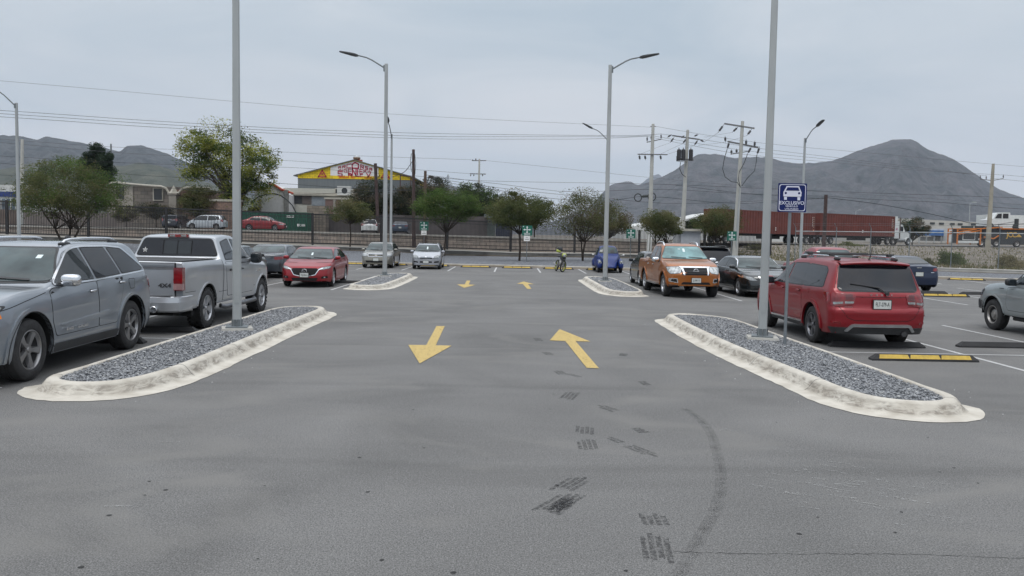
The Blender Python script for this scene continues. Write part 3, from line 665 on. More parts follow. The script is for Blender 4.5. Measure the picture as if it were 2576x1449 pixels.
# ---- red suv, back to the camera
def suv_red():
    L, H = 4.89, 1.685; P = paint('deep_red', (.205, .003, .009), .25, .34, .35)
    t = prof(L, H, .98, 1.14, -2.33, -2.02, .42, 1.28, 1.10, .98, .86, dg=.045)
    c = Car('parked_suv', 'red suv with rear wiper, its back to the viewer beside the right gravel island', 'car', L, 1.86, t, beltt(L, t, -2.33, 1.28, 1.15, 1.08), planf(L, .88, .90, dr=.3), 1.50, -1.39, .365, .445, .235, P, b0=.28, bf=[(-L / 2, .30), (-L / 2 + .5, .28), (L / 2 - .5, .28), (L / 2, .33)], wsx=(.42, 1.28), k=.33,
            tail=[(0, -.10), (.32, -.02), (.50, .05), (.74, .06), (.80, .0), (1.0, -.01), (1.15, -.03), (2, -.03)], nose=[(0, -.1), (.4, .02), (.8, -.03), (1.2, -.12)], cf=.20, cr=.16, wheel=dict(n=5, w0=.05, w1=.05, ph=.3, m=ALD, dbl=.30), rimR=.24)
    c.windows([[(1.02, 1.10), (.52, 1.43), (.25, 1.535), (.17, 1.535), (.20, 1.115)], [(.12, 1.115), (.10, 1.54), (-.70, 1.555), (-.80, 1.12)], [(-.86, 1.12), (-.78, 1.55), (-1.65, 1.52), (-1.78, 1.45), (-1.84, 1.17), (-1.80, 1.145)]], m=[GLS, GLD, GLD])
    for pl in ('sl', 'sr'): c.patch('window_pillar', [(-.87, 1.12), (-.79, 1.12), (-.69, 1.552), (-.78, 1.552)], pl, GLD, off=.005, r=0)
    c.windshield(1.28, .42)
    rg = c.rearglass(0, 0, P=[(-.70, 1.10), (.70, 1.10), (.745, 1.14), (.665, 1.535), (.64, 1.56), (-.64, 1.56), (-.665, 1.535), (-.745, 1.14)])
    # spoiler
    b = MB(); A = []; 
    for i in range(13):
        y = -.66 + 1.32 * i / 12; e = abs(y) / .66; A.append((y, e))
    rows = []
    for (dx, dz) in ((.16, .0), (-.02, -.012), (-.10, -.032), (-.10, -.055), (-.02, -.07), (.10, -.06)):
        rows.append([(-2.10 + dx + .07 * e * e * e, y, H - .018 + dz - .035 * e * e) for y, e in A])
    for i in range(5): b.strip(rows[i], rows[i + 1])
    b.build('roof_spoiler', P, c.root, smooth=45)
    b = MB(); h, nn = c.hit(-.10, 1.05, 'r', .01); h2, _ = c.hit(.02, 1.15, 'r', .03); h3, _ = c.hit(.52, 1.22, 'r', .03)
    b.lathe([(0, 0), (.035, 0), (.03, .05), (0, .06)], 10, 'x', c=(h.x - .05, -.10 + .0, 1.06)); b.tube([(h.x - .03, -.10, 1.06), h2, h3], [.018, .014, .008], 6); b.build('rear_wiper', PLAS, c.root, smooth=50)
    c.patch('plate_recess', [(-.50, .70), (.50, .70), (.56, .99), (-.56, .99)], 'r', P, off=.004, r=.03)
    c.ribbon('recess_edge', [(-.56, .99), (.56, .99)], 'r', .016, DARK); 
    c.ribbon('tailgate_gap', [(-.86, .94), (-.62, .60), (-.50, .555), (.50, .555), (.62, .60), (.86, .94)], 'r', .010, DARK)
    c.ribbon('tailgate_gap', [(-.80, 1.14), (-.68, 1.57)], 'r', .008, DARK); c.ribbon('tailgate_gap', [(.80, 1.14), (.68, 1.57)], 'r', .008, DARK)
    c.plate(.86, 'r', txt='FLT-279-A', w=.32, h=.155)
    text('brand_lettering', 'D O D G E', CHR, c.root, (c.hit(-.0, 1.035, 'r', .006)[0].x - .004, 0, 1.035), (math.pi / 2, 0, -math.pi / 2), .050, bold=.001, extrude=.003, space=1.9)
    text('model_lettering', 'JOURNEY', CHR, c.root, (c.hit(.60, .86, 'r', .008)[0].x - .012, .60, .80), (math.pi / 2, 0, -math.pi / 2 - .12), .03, extrude=.003, space=1.3)
    for sg in (1, -1):
        q = lambda P_: [(sg * x, z) for x, z in P_]
        tl = c.patch('tail_light', q([(.505, .86), (.47, 1.02), (.52, 1.055), (.885, 1.04), (.90, .84), (.80, .80)]), 'r', LMR, off=.014, r=.03, sp=.05)
        c.patch('reverse_lamp', q([(.51, .87), (.66, .865), (.66, .905), (.505, .91)]), 'r', LMP, off=.018, r=.01, sp=.04, parent=tl)
        c.patch('reverse_lamp', q([(.69, .86), (.84, .84), (.845, .885), (.69, .90)]), 'r', LMP, off=.018, r=.01, sp=.04, parent=tl)
        c.patch('lamp_inner', q([(.505, .93), (.64, .925), (.645, 1.03), (.53, 1.035)]), 'r', pm('tail_red_deep', (.09, .003, .006), .1, 0, 1), off=.018, r=.02, sp=.04, parent=tl)
        pl = 'sl' if sg > 0 else 'sr'; c.patch('tail_light', [(-2.26, .84), (-2.06, .92), (-1.96, 1.03), (-2.02, 1.06), (-2.30, 1.05)], pl, LMR, off=.014, r=.03, sp=.05)
    c.patch('bumper_trim', [(-.84, .30), (.84, .30), (.90, .42), (-.90, .42)], 'r', PLAS, off=.012, r=.02)
    c.ext('bumper_lip', [(-.66, .36), (-.60, .35), (-.52, .445), (.52, .445), (.60, .35), (.66, .36), (.56, .475), (.50, .49), (-.50, .49), (-.56, .475)], 'r', pm('satin_silver', (.40, .41, .42), .35, .8), .04, r=.02)
    c.ribbon('bumper_crease', [(-.88, .66), (.88, .66)], 'r', .02, P, off=.012)
    c.sym('reflector', [(.72, .48), (.88, .49), (.88, .535), (.74, .53)], 'r', LMR, off=.01)
    c.door(-.80, .14, P=[(.145, .42), (.145, 1.08), (-.80, 1.09), (-.84, .86), (-.90, .62), (-.78, .42)], hx=-.66, hz=1.0)
    c.door(.16, 1.2, P=[(.155, .42), (.155, 1.08), (1.14, 1.04), (1.16, .60), (1.06, .42)], hx=.30, hz=1.0)
    for pl in ('sl', 'sr'):
        c.ribbon('door_moulding_line', [(-.85, .60), (1.0, .56)], pl, .02, paint('red_dark', (.2, .01, .015)), off=.006)
        c.patch('fuel_flap', [(-1.22, .98), (-1.06, .98), (-1.06, 1.08), (-1.22, 1.08)], pl, P, off=.004, r=.03)
        c.ribbon('crease', [(-2.0, 1.10), (1.1, 1.06)], pl, .012, P, off=.008)
        c.patch('sill_trim', [(-.90, .37), (1.0, .35), (1.0, .385), (-.90, .405)], pl, CHR, off=.022, r=.01)
    c.arch(.075, P, off=.022, zmin=.34); c.sill(.12, PLAS, off=.014, z=.27)
    for sg in (1, -1):
        pts = [(-1.75 + 1.9 * i / 10, sg * .56, c.bvh.ray_cast(Vector((-1.75 + 1.9 * i / 10, sg * .56, 5)), Vector((0, 0, -1)))[0].z + .065) for i in range(11)]
        b = MB(); b.tube(pts, .018, 8); rl = b.build('roof_rail', CHR, c.root, smooth=50)
        for i in (0, 10):
            b = MB(); b.sell((pts[i][0] + (.06 if i == 0 else -.06), pts[i][1], pts[i][2] - .035), (.15, .026, .032), .8, 12, 8); b.build('rail_foot', PLAS, rl, smooth=50)
    for x in (-1.45, -.3): b = MB(); b.tube([(x, -.66, H + .085), (x, .66, H + .085)], .017, 8); b.box((x, .57, H + .07), (.09, .08, .05)); b.box((x, -.57, H + .07), (.09, .08, .05)); b.build('roof_crossbar', PLAS, c.root)
    b = MB(); b.tube([(-1.80, -.02, H - .02), (-1.93, -.02, H + .24)], [.010, .005], 6); b.lathe([(.03, 0), (.012, .04)], 8, 'z', c=(-1.80, -.02, H - .02)); b.build('antenna', PLAS, c.root)
    b = MB(); b.lathe([(.0, -2.46), (.05, -2.46), (.055, -2.44), (.055, -2.2)], 14, 'x', c=(0, -.45, .31)); b.build('exhaust_tip', PLAS, c.root, smooth=40)
    b = MB(); b.box((-2.05, -.35, .38), (.25, .7, .16)); b.box((-1.9, .3, .36), (.5, .7, .16)); b.build('muffler', DARK, c.root)
    c.mirror(1.0, 1.10, P, (.08, .12, .09), .14)
    front_face(c, [(.50, .74), (.82, .78), (.80, .92), (.52, .90)], [(-.42, .72), (.42, .72), (.42, .88), (-.42, .88)], .50)
    return c.put(6.93, 18.17, 1.0, sc=1.01)
suv_red()

# ---- red sedan facing the camera
def sedan(name, label, L, W, H, pt, xf, xr, R=.33, group='vehicles standing in the car park', lamp=None, grille=None, intake=None, wheel=None, ws=WSG, deck=None, hood=None, tl=None, txt=None, cat='car', nose=.66, k=.36, mm=None, plate_z=.46, xg=(-1.72, -.98), xw=(.52, 1.32), rp=.84, sidegl=GLS, hm=None, lampm=None, rwm=None, tail_z=None, trim=None, cr=.12, belt_z=None):
    h0, h1 = hood or (H * .675, H * .575); dk = deck or H * .735
    t = prof(L, H, tail_z or dk - .10, dk, xg[0], xg[1], xw[0], xw[1], h0, h1, nose)
    zr, zf = belt_z or (dk - .03, h0 - .02)
    c = Car(name, label, cat, L, W, t, beltt(L, t, xg[0], xw[1], zr, zf), planf(L, .74, .82), xf, xr, R, R + .055, .215, pt, b0=.19, wsx=xw, k=k, cf=.34, cr=cr, group=group,
            nose=[(0, -.12), (.25, .0), (.42, .02), (.62, -.02), (.9, -.12)], tail=[(0, -.10), (.3, .0), (.6, .02), (.85, -.02), (1.1, -.04)], wheel=wheel or dict(n=5, w0=.05, w1=.08), rimR=R * .66, crown=.025)
    zt = H - .11; zb1 = zf + .035; zb2 = zr + .025; xm = (xg[1] + xw[0]) / 2 + .10
    ls = lambda x: zb2 + (zb1 - zb2) * (x - xg[0]) / (xw[1] - xg[0])
    c.windows([[(xw[1] - .28, ls(xw[1] - .28) - .005), (xw[0] + .14, zt - .085), (xw[0] - .15, zt), (xm + .05, zt + .012), (xm + .03, ls(xm))],
               [(xm - .05, ls(xm)), (xm - .03, zt + .012), (xg[1] + .12, zt - .012), (xg[0] + .50, ls(xg[0] + .4) + .10), (xg[0] + .46, ls(xg[0] + .42))]], m=sidegl)
    if trim: c.outline([(xw[1] - .22, ls(xw[1] - .25) - .025), (xw[0] + .13, zt - .055), (xw[0] - .15, zt + .03), (xm, zt + .04), (xg[1] + .1, zt + .02), (xg[0] + .42, ls(xg[0] + .4) + .09), (xg[0] + .42, ls(xg[0]) - .02)], trim, w=.010)
    c.windshield(xw[1], xw[0], m=ws)
    c.rearglass(xg[0], xg[1], m=rwm or GLD, dz=(.03, -.03))
    hz = ls(0) - .13; xd1 = xf - R - .16; xd0 = xr + R + .10
    c.door(xm, xd1, P=[(xm - .01, .30), (xm - .01, ls(xm) - .045), (xd1 + .10, ls(xd1) - .05), (xd1 + .10, .50), (xd1, .30)], hx=xm + .17, hz=hz, hm=hm)
    c.door(xd0, xm, P=[(xm - .02, .30), (xm - .02, ls(xm) - .045), (xr + .02, ls(xr) - .04), (xr + .16, .74), (xd0, .48), (xd0, .30)], hx=xr + .24, hz=hz + .02, hm=hm)
    for pl in ('sl', 'sr'): c.ribbon('hood_gap', [(xw[1] + .1, h0 - .075), (xw[1] + .5, h0 - .10), (xf + .35, h1 - .07)], pl, .008, DARK)
    c.mirror(xw[1] - .38, zf + .055, mm or pt, (.07, .105, .065), .12)
    front_face(c, lamp or [(.50, .60), (.80, .64), (.84, .72), (.55, .70)], grille or [(-.40, .48), (.40, .48), (.46, .66), (-.46, .66)], plate_z, intake or [(-.55, .24), (.55, .24), (.5, .36), (-.5, .36)], txt=txt, lampm=lampm)
    c.sym('tail_light', tl or [(.52, dk - .26), (.84, dk - .24), (.84, dk - .12), (.50, dk - .13)], 'r', LMR, off=.008)
    for pl in ('sl', 'sr'): c.patch('tail_light', [(-L / 2 + .10, dk - .24), (-L / 2 + .33, dk - .19), (-L / 2 + .30, dk - .12), (-L / 2 + .12, dk - .12)], pl, LMR, off=.01, r=.02, sp=.05)
    c.ribbon('boot_gap', [(-.48, dk - .30), (.48, dk - .30)], 'r', .008, DARK)
    c.plate(dk - .36 if dk > .95 else .55, 'r')
    c.patch('rear_valance', [(-.7, .22), (.7, .22), (.6, .32), (-.6, .32)], 'r', PLAS, off=.006)
    return c
def sedan_red():
    P = paint('soul_red', (.23, .004, .010), .3, .30, .45)
    c = sedan('parked_car', 'red sedan facing the viewer with chrome winged grille and silver round emblem', 4.86, 1.85, 1.45, P, 1.50, -1.33, .34, xw=(.42, 1.38), xg=(-1.95, -1.10), deck=1.06, hood=(.99, .83), nose=.70,
              lamp=[(.44, .665), (.62, .655), (.83, .70), (.87, .77), (.74, .76), (.56, .715)], grille=[(-.38, .45), (.38, .45), (.50, .66), (.42, .705), (-.42, .705), (-.50, .66)], intake=[(-.42, .25), (.42, .25), (.48, .36), (-.48, .36)], plate_z=.46, ws=WSG, wheel=dict(n=5, w0=.045, w1=.05, dbl=.28), txt='TRJ-506-A')
    c.ribbon('grille_trim', [(-.62, .70), (-.50, .655), (-.38, .47), (-.2, .43), (.2, .43), (.38, .47), (.50, .655), (.62, .70)], 'f', .026, CHR, off=.016)
    h, _ = c.hit(0, .60, 'f', .02); b = MB()
    for i in range(24):
        pass
    b.tube([(h.x, .085 * math.cos(2 * math.pi * i / 20), .60 + .07 * math.sin(2 * math.pi * i / 20)) for i in range(21)], .010, 6, caps=False)
    b.tube([(h.x, -.075, .635), (h.x, -.03, .61), (h.x, 0, .575), (h.x, .03, .61), (h.x, .075, .635)], .010, 6); b.build('emblem', CHR, c.root, smooth=50)
    c.sym('fog_lamp_surround', [(.58, .33), (.80, .35), (.78, .43), (.60, .41)], 'f', DARK, off=.007)
    c.sym('fog_lamp', [(.67, .355), (.72, .36), (.72, .40), (.67, .40)], 'f', LMP, off=.012, r=.02)
    c.patch('parking_tag', [(-.035, 1.13), (.035, 1.13), (.03, 1.22), (-.03, 1.22)], 'f', PAP, off=.017, r=.01)
    c.ribbon('bumper_lip', [(-.80, .235), (0, .215), (.80, .235)], 'f', .02, paint('red_dark', (.2, .01, .015)), off=.012)
    return c.put(-7.62, 32.55, 182.5)
sedan_red()
def sedan_gold():
    P = paint('champagne', (.20, .19, .16), .5, .32)
    c = sedan('parked_car', 'champagne beige sedan facing the viewer in the far row, left of the silver hatchback', 4.78, 1.78, 1.46, P, 1.42, -1.28, .32, deck=1.03, hood=(.97, .84), nose=.74, xw=(.45, 1.30), xg=(-1.75, -1.05),
              lamp=[(.52, .66), (.82, .68), (.83, .84), (.60, .83), (.50, .79)], grille=[(-.42, .67), (.42, .67), (.45, .79), (-.45, .79)], intake=[(-.55, .33), (.55, .33), (.6, .44), (-.6, .44)], plate_z=.50)
    c.ribbon('grille_trim', round_poly([(-.44, .665), (.44, .665), (.47, .795), (-.47, .795)], .04), 'f', .025, CHR, off=.014, closed=True)
    c.patch('emblem', [(-.07, .722), (0, .712), (.07, .722), (.07, .74), (0, .75), (-.07, .74)], 'f', STL, off=.02, r=.01)
    return c.put(-7.72, 49.30, 181)
sedan_gold()
def hatch_silver():
    P = paint('silver_light', (.36, .375, .41), .5, .3); L = 3.82
    t = prof(L, 1.44, .85, 1.02, -1.82, -1.45, .42, 1.18, .97, .83, .70)
    c = Car('parked_car', 'small silver hatchback facing the viewer in the far row below the green meeting point sign', 'car', L, 1.65, t, beltt(L, t, -1.82, 1.18, 1.02, .93), planf(L, .74, .84), 1.17, -1.32, .295, .35, .18, P, b0=.19, wsx=(.42, 1.18), cf=.30, wheel=dict(n=0, m=STL))
    c.windows([[(.93, .975), (.42, 1.29), (.1, 1.34), (-.05, 1.34), (-.05, .99)], [(-.13, .99), (-.13, 1.34), (-.9, 1.32), (-1.12, 1.03)]])
    c.windshield(1.18, .42, m=WSG); c.rearglass(-1.82, -1.45, zb=1.06, zt=1.34)
    c.door(-.1, .8, P=[(-.1, .3), (-.1, .93), (.82, .89), (.80, .45), (.74, .3)], hx=.05, hz=.84); c.door(-.9, -.12, P=[(-.115, .3), (-.115, .93), (-1.1, .95), (-1.0, .68), (-.86, .45), (-.85, .3)], hx=-.93, hz=.86)
    front_face(c, [(.42, .62), (.70, .62), (.76, .74), (.66, .80), (.46, .72)], [(-.34, .60), (.34, .60), (.38, .70), (-.38, .70)], .42, [(-.35, .37), (.35, .37), (.33, .46), (-.33, .46)], [(.44, .36), (.72, .40), (.70, .47), (.46, .45)])
    c.ribbon('grille_bar', [(-.42, .685), (0, .655), (.42, .685)], 'f', .03, CHR, off=.014)
    for x in (-.5, .5): c.ribbon('hood_crease', [(.5 + .15 * abs(x), x * .9), (1.0, x)], 't', .01, P, off=.004)
    h, _ = c.hit(0, .665, 'f', .02); b = MB(); b.sell(h, (.015, .06, .05), 1, 12, 8); b.build('emblem', CHR, c.root, smooth=50)
    c.patch('parking_tag', [(-.04, 1.10), (.04, 1.10), (.035, 1.24), (-.035, 1.24)], 'f', PAP, off=.017, r=.01)
    c.sym('tail_light', [(.60, .80), (.80, .80), (.78, 1.02), (.64, 1.02)], 'r', LMR, off=.008); c.rails(-1.2, .2, .03, .52, P); c.mirror(.78, .96, P, (.06, .10, .06), .11)
    return c.put(-4.88, 48.62, 181)
hatch_silver()
# ---- blue rounded classic
def beetle():
    P = paint('cobalt', (.001, .017, .125), .0, .45, .08); L = 3.72
    top = [(-1.86, .42), (-1.82, .58), (-1.65, .86), (-1.25, 1.18), (-.80, 1.40), (-.25, 1.50), (.12, 1.475), (.30, 1.41), (.60, 1.03), (.66, 1.0), (1.05, .93), (1.38, .80), (1.62, .60), (1.74, .42), (1.78, .36)]
    bel = [(-1.86, .36), (-1.65, .74), (-1.3, .86), (-.9, .93), (.3, .93), (.66, .90), (1.05, .82), (1.4, .68), (1.62, .50), (1.78, .31)]
    plan = [(-1.86, .45), (-1.5, .70), (-1.0, .86), (-.3, .90), (.4, .88), (.8, .76), (1.2, .62), (1.55, .46), (1.78, .30)]
    c = Car('parked_car', 'bright blue rounded classic car with round headlights facing the viewer in the far row', 'car', L, 1.55, top, bel, plan, 1.18, -1.20, .32, .04, .165, P, b0=.24, wsx=(.30, .60), cf=.05, cr=.05, k=.36, gcurve=.08, wheel=dict(n=0, m=STL), rimR=.20, track=.72, wells=False, crown=.05, nose=[(0, 0), (2, 0)], tail=[(0, 0), (2, 0)])
    def fender(xc, dx, zc, dz, yc, dy, fr):
        for sg in (1, -1):
            b = MB(); nu, nv = 22, 12; vs = []
            b.sell((xc, sg * yc, zc), (dx, dy, dz), .86, nu, nv)
            b.v = [(x, y, max(z, .27 if abs(x - xc) > .30 else .27 + .16 * math.sqrt(max(0, 1 - ((x - xc) / .33) ** 2)))) for x, y, z in b.v]
            b.build('front_fender' if fr else 'rear_fender', P, c.root, smooth=50)
    fender(1.20, .52, .42, .34, .60, .165, 1); fender(-1.20, .50, .42, .36, .60, .16, 0)
    for sg in (1, -1):
        b = MB(); b.box((0, sg * .70, .27), (1.5, .17, .05)); b.build('running_board', PLAS, c.root)
        b = MB(); b.box((0, sg * .785, .275), (1.5, .012, .03)); b.build('running_board_trim', CHR, c.root)
        b = MB(); b.lathe([(.0, .05), (.05, .045), (.082, .03), (.09, .0)], 20, 'x', c=(1.655, sg * .60, .60)); hl = b.build('headlight', LMP, c.root, smooth=50)
        b = MB(); b.lathe([(.085, .022), (.10, .03), (.108, .0), (.10, -.12)], 20, 'x', c=(1.655, sg * .60, .60)); b.build('headlight_rim', CHR, hl, smooth=50)
        b = MB(); b.tube([(.42, sg * .70, .94), (.45, sg * .83, .98)], .008, 6); b.sell((.45, sg * .87, .99), (.02, .055, .045), .8, 10, 8); b.build('mirror', WHT, c.root, smooth=50)
    c.windows([[(.38, .97), (.18, 1.33), (-.35, 1.40), (-.38, .97)], [(-.46, .97), (-.43, 1.39), (-.75, 1.34), (-.98, 1.08), (-.95, 1.0)]], m=WSG)
    c.windshield(.60, .30, m=WSG, inset=.09, dz=(.05, -.02))
    c.rearglass(0, 0, P=[(-.42, 1.08), (.42, 1.08), (.38, 1.32), (-.38, 1.32)])
    c.ribbon('hood_gap', [(.64, .54), (1.0, .50), (1.35, .40), (1.6, .22)], 't', .014, DARK, off=.003); c.ribbon('hood_gap', [(.64, -.54), (1.0, -.50), (1.35, -.40), (1.6, -.22)], 't', .014, DARK, off=.003)
    for y in (-.22, .22):
        c.patch('seat_shape', [(y - .12, 1.09), (y + .12, 1.09), (y + .10, 1.24), (y - .10, 1.24)], 'f', PLAS, off=.016, r=.05)
    c.patch('front_apron', [(-.30, .30), (.30, .30), (.38, .42), (-.38, .42)], 'f', P, off=.02, r=.05)
    b = MB(); b.box((1.2, 0, .28), (.3, 1.3, .08)); b.box((-1.2, 0, .28), (.5, 1.2, .1)); b.build('axle', DARK, c.root)
    return c.put(5.44, 47.95, 180)
beetle()
# ---- orange pickup facing the camera
def pickup_orange():
    L, H = 5.25, 1.80; a = L / 2; P = paint('copper', (.30, .092, .011), .35, .32, .6)
    top = [(-a, 1.16), (-a + .02, 1.20), (-.95, 1.20), (-.93, 1.22), (-.80, 1.70), (-.55, 1.775), (-.1, 1.80), (.30, 1.78), (.55, 1.71), (1.28, 1.25), (1.35, 1.235), (2.0, 1.17), (2.38, 1.06), (2.54, .93), (a, .86)]
    bel = [(-a, 1.12), (-a + .02, 1.16), (-1.0, 1.16), (-.93, 1.18), (1.0, 1.16), (1.35, 1.16), (2.0, 1.08), (2.38, .98), (a, .80)]
    c = Car('parked_pickup', 'copper orange crew cab pickup facing the viewer with chrome grille and mirrors', 'pickup truck', L, 1.86, top, bel, planf(L, .78, .92, dr=.2), 1.73, -1.42, .385, .47, .255, P, b0=.36, wsx=(.55, 1.28), k=.34, cf=.30, cr=.02,
            nose=[(0, -.14), (.45, .02), (.75, .02), (1.0, -.06), (1.3, -.14)], tail=[(0, 0), (2, 0)], wheel=dict(n=6, w0=.05, w1=.085), rimR=.235, crown=.03)
    c.windows([[(.98, 1.20), (.50, 1.56), (.30, 1.66), (.06, 1.68), (.06, 1.20)], [(-.03, 1.20), (-.03, 1.68), (-.60, 1.66), (-.76, 1.24)]])
    ws = c.windshield(1.28, .55, m=WSL)
    c.patch('parking_tag', [(-.04, 1.50), (.04, 1.50), (.035, 1.61), (-.035, 1.61)], 'f', PAP, off=.017, r=.01); c.patch('sticker', [(-.19, 1.585), (-.11, 1.585), (-.11, 1.60), (-.19, 1.60)], 'f', WHT, off=.017, r=0)
    c.rearglass(0, 0, P=[(-.66, 1.26), (.66, 1.26), (.58, 1.66), (-.58, 1.66)])
    c.door(.02, 1.1, P=[(.02, .50), (.02, 1.13), (1.12, 1.11), (1.14, .66), (1.06, .50)], hx=.18, hz=1.04, hm=CHR); c.door(-.8, 0, P=[(0, .50), (0, 1.13), (-.86, 1.14), (-.86, .80), (-.76, .50)], hx=-.66, hz=1.04, hm=CHR)
    for pl in ('sl', 'sr'): c.ribbon('bed_gap', [(-.92, .45), (-.92, 1.18)], pl, .016, DARK); c.ribbon('crease', [(-2.4, .86), (1.1, .88)], pl, .012, P, off=.01)
    front_face(c, [(.47, .90), (.52, .83), (.80, .80), (.86, .88), (.88, 1.02), (.64, 1.03), (.46, 1.04)], [(-.46, .77), (.46, .77), (.50, 1.0), (-.50, 1.0)], .60, [(-.50, .46), (.50, .46), (.44, .54), (-.44, .54)], txt='JJ-5481-B', lampm=pm('lamp_bright', (.36, .38, .38), .08, .2, 1, var=.4, scale=12))
    for sg in (1, -1):
        q = lambda P_: [(sg * x, z) for x, z in P_]
        c.ext('grille_bar', q([(.365, .77), (.41, .77), (.47, 1.0), (.40, 1.0)]), 'f', CHR, .03, r=.01)
        c.patch('fog_lamp_surround', q([(.57, .50), (.84, .54), (.84, .66), (.60, .66)]), 'f', CHR, off=.010, r=.03)
        c.patch('fog_lamp', q([(.61, .53), (.78, .56), (.78, .63), (.63, .635)]), 'f', DARK, off=.015, r=.03)
    c.ext('grille_top_bar', [(-.47, .995), (.47, .995), (.52, 1.035), (-.52, 1.035)], 'f', CHR, .028, r=.01)
    for z in (.82, .87, .92, .965): c.ribbon('grille_slat', [(-.38, z), (.38, z)], 'f', .016, PLAS, off=.018)
    h, _ = c.hit(0, .90, 'f', .045); b = MB(); b.tube([(h.x, .075 * math.cos(2 * math.pi * i / 20), .90 + .075 * math.sin(2 * math.pi * i / 20)) for i in range(21)], .013, 6, caps=False); b.box((h.x, 0, .90), (.02, .21, .035)); b.build('emblem', CHR, c.root, smooth=40)
    c.patch('lower_bumper', [(-.86, .38), (.86, .38), (.88, .44), (-.88, .44)], 'f', PLAS, off=.01); c.ribbon('bumper_bar', [(-.58, .43), (0, .45), (.58, .43)], 'f', .035, P, off=.03)
    c.arch(.05, P, off=.024, zmin=.5); c.rails(-.95, .45, .07, .60, CHR, r=.026); c.mirror(.96, 1.20, CHR, (.075, .125, .085), .14)
    for sg in (1, -1):
        b = MB(); b.box((.15, sg * .92, .40), (1.75, .17, .05)); b.build('side_step', STL, c.root)
    c.sym('tail_light', [(.80, .80), (.90, .80), (.90, 1.12), (.80, 1.12)], 'r', LMR, off=.01); c.plate(.62, 'r')
    return c.put(6.10, 30.85, 182.5, sc=1.02)
pickup_orange()
# ---- black sedan facing the camera
def sedan_black():
    P = paint('night_black', (.014, .018, .020), .3, .22)
    c = sedan('parked_car', 'black sedan facing the viewer just left of the tall right lamp post', 4.70, 1.81, 1.42, P, 1.42, -1.28, .33, deck=1.02, hood=(.97, .84), nose=.74, lamp=[(.46, .60), (.66, .60), (.86, .70), (.86, .77), (.60, .71)], grille=[(-.34, .50), (.34, .50), (.40, .72), (-.40, .72)], intake=[(-.6, .26), (.6, .26), (.55, .34), (-.55, .34)], trim=CHR, plate_z=.42, wheel=dict(n=5, w0=.05, w1=.05, dbl=.3), ws=WSG)
    c.ribbon('grille_trim', [(-.42, .74), (-.2, .60), (0, .57), (.2, .60), (.42, .74)], 'f', .04, CHR, off=.015)
    c.sym('side_marker', [(.83, .70), (.89, .70), (.89, .77), (.84, .77)], 'f', LMO, off=.012); c.ribbon('bumper_lip', [(-.75, .25), (.75, .25)], 'f', .018, CHR, off=.012)
    return c.put(8.86, 31.15, 182.5)
sedan_black()
def hatch(name, label, L, W, H, pt, xf, xr, R, deck=.98, xg=None, xw=(.42, 1.18), hood=(.97, .83), nose=.70, gl=GLS, group='vehicles standing in the car park', cat='car', b0=.2, tl=None, rails=False, wheel=None, mm=None, k=.36):
    xg = xg or (-L / 2 + .10, -L / 2 + .42); t = prof(L, H, deck - .16, deck, xg[0], xg[1], xw[0], xw[1], *hood, nose)
    c = Car(name, label, cat, L, W, t, beltt(L, t, xg[0], xw[1], deck, hood[0] - .03), planf(L, .74, .86, dr=.3), xf, xr, R, R + .06, .2, pt, b0=b0, wsx=xw, cf=.30, wheel=wheel or dict(n=5), k=k, group=group)
    zt = H - .12; zb = hood[0] + .005; xm = (xg[1] + xw[0]) / 2 + .15
    c.windows([[(xw[1] - .25, zb), (xw[0] + .05, zt - .05), (xw[0] - .25, zt), (xm + .04, zt), (xm + .04, zb + .015)], [(xm - .04, zb + .015), (xm - .04, zt), (xg[1] + .55, zt - .01), (xg[0] + .62, zb + .04)], [(xg[0] + .56, zb + .045), (xg[1] + .50, zt - .012), (xg[1] + .14, zt - .05), (xg[0] + .28, zb + .09)]], m=gl)
    c.windshield(xw[1], xw[0]); c.rearglass(xg[0], xg[1], zb=deck + .04, zt=H - .12)
    xd1 = xf - R - .14; xd0 = xr + R + .10
    c.door(xm, xd1, P=[(xm, b0 + .12), (xm, zb - .04), (xd1 + .1, zb - .06), (xd1, b0 + .12)], hx=xm + .16, hz=zb - .13); c.door(xd0, xm, P=[(xm - .012, b0 + .12), (xm - .012, zb - .04), (xr + .05, zb), (xr + .2, .75), (xd0, .48), (xd0, b0 + .12)], hx=xr + .28, hz=zb - .11)
    front_face(c, [(W * .29, nose - .06), (W * .42, nose - .02), (W * .45, nose + .06), (W * .32, nose + .04)], [(-.38, nose - .20), (.38, nose - .20), (.42, nose - .02), (-.42, nose - .02)], b0 + .27, [(-.5, b0 + .05), (.5, b0 + .05), (.45, b0 + .15), (-.45, b0 + .15)])
    c.sym('tail_light', tl or [(W * .36, deck - .20), (W * .47, deck - .20), (W * .45, deck + .10), (W * .38, deck + .10)], 'r', LMR, off=.012)
    for pl in ('sl', 'sr'): c.patch('tail_light', [(-L / 2 + .08, deck - .18), (-L / 2 + .30, deck - .12), (-L / 2 + .26, deck - .01), (-L / 2 + .12, deck)], pl, LMR, off=.012, r=.03, sp=.05)
    c.plate(deck - .32, 'r'); c.mirror(xw[1] - .38, hood[0] + .03, mm or pt, (.065, .10, .065), .12)
    if rails: c.rails(xg[1] + .1, xw[0] - .1, .045, W * .31, PLAS)
    return c
hatch('parked_car', 'black hatchback mostly hidden behind the orange pickup, door mirror showing at left', 4.0, 1.74, 1.46, paint('black', (.022, .024, .027), .3), 1.25, -1.22, .31, mm=PLAS).put(6.12, 35.9, 0)
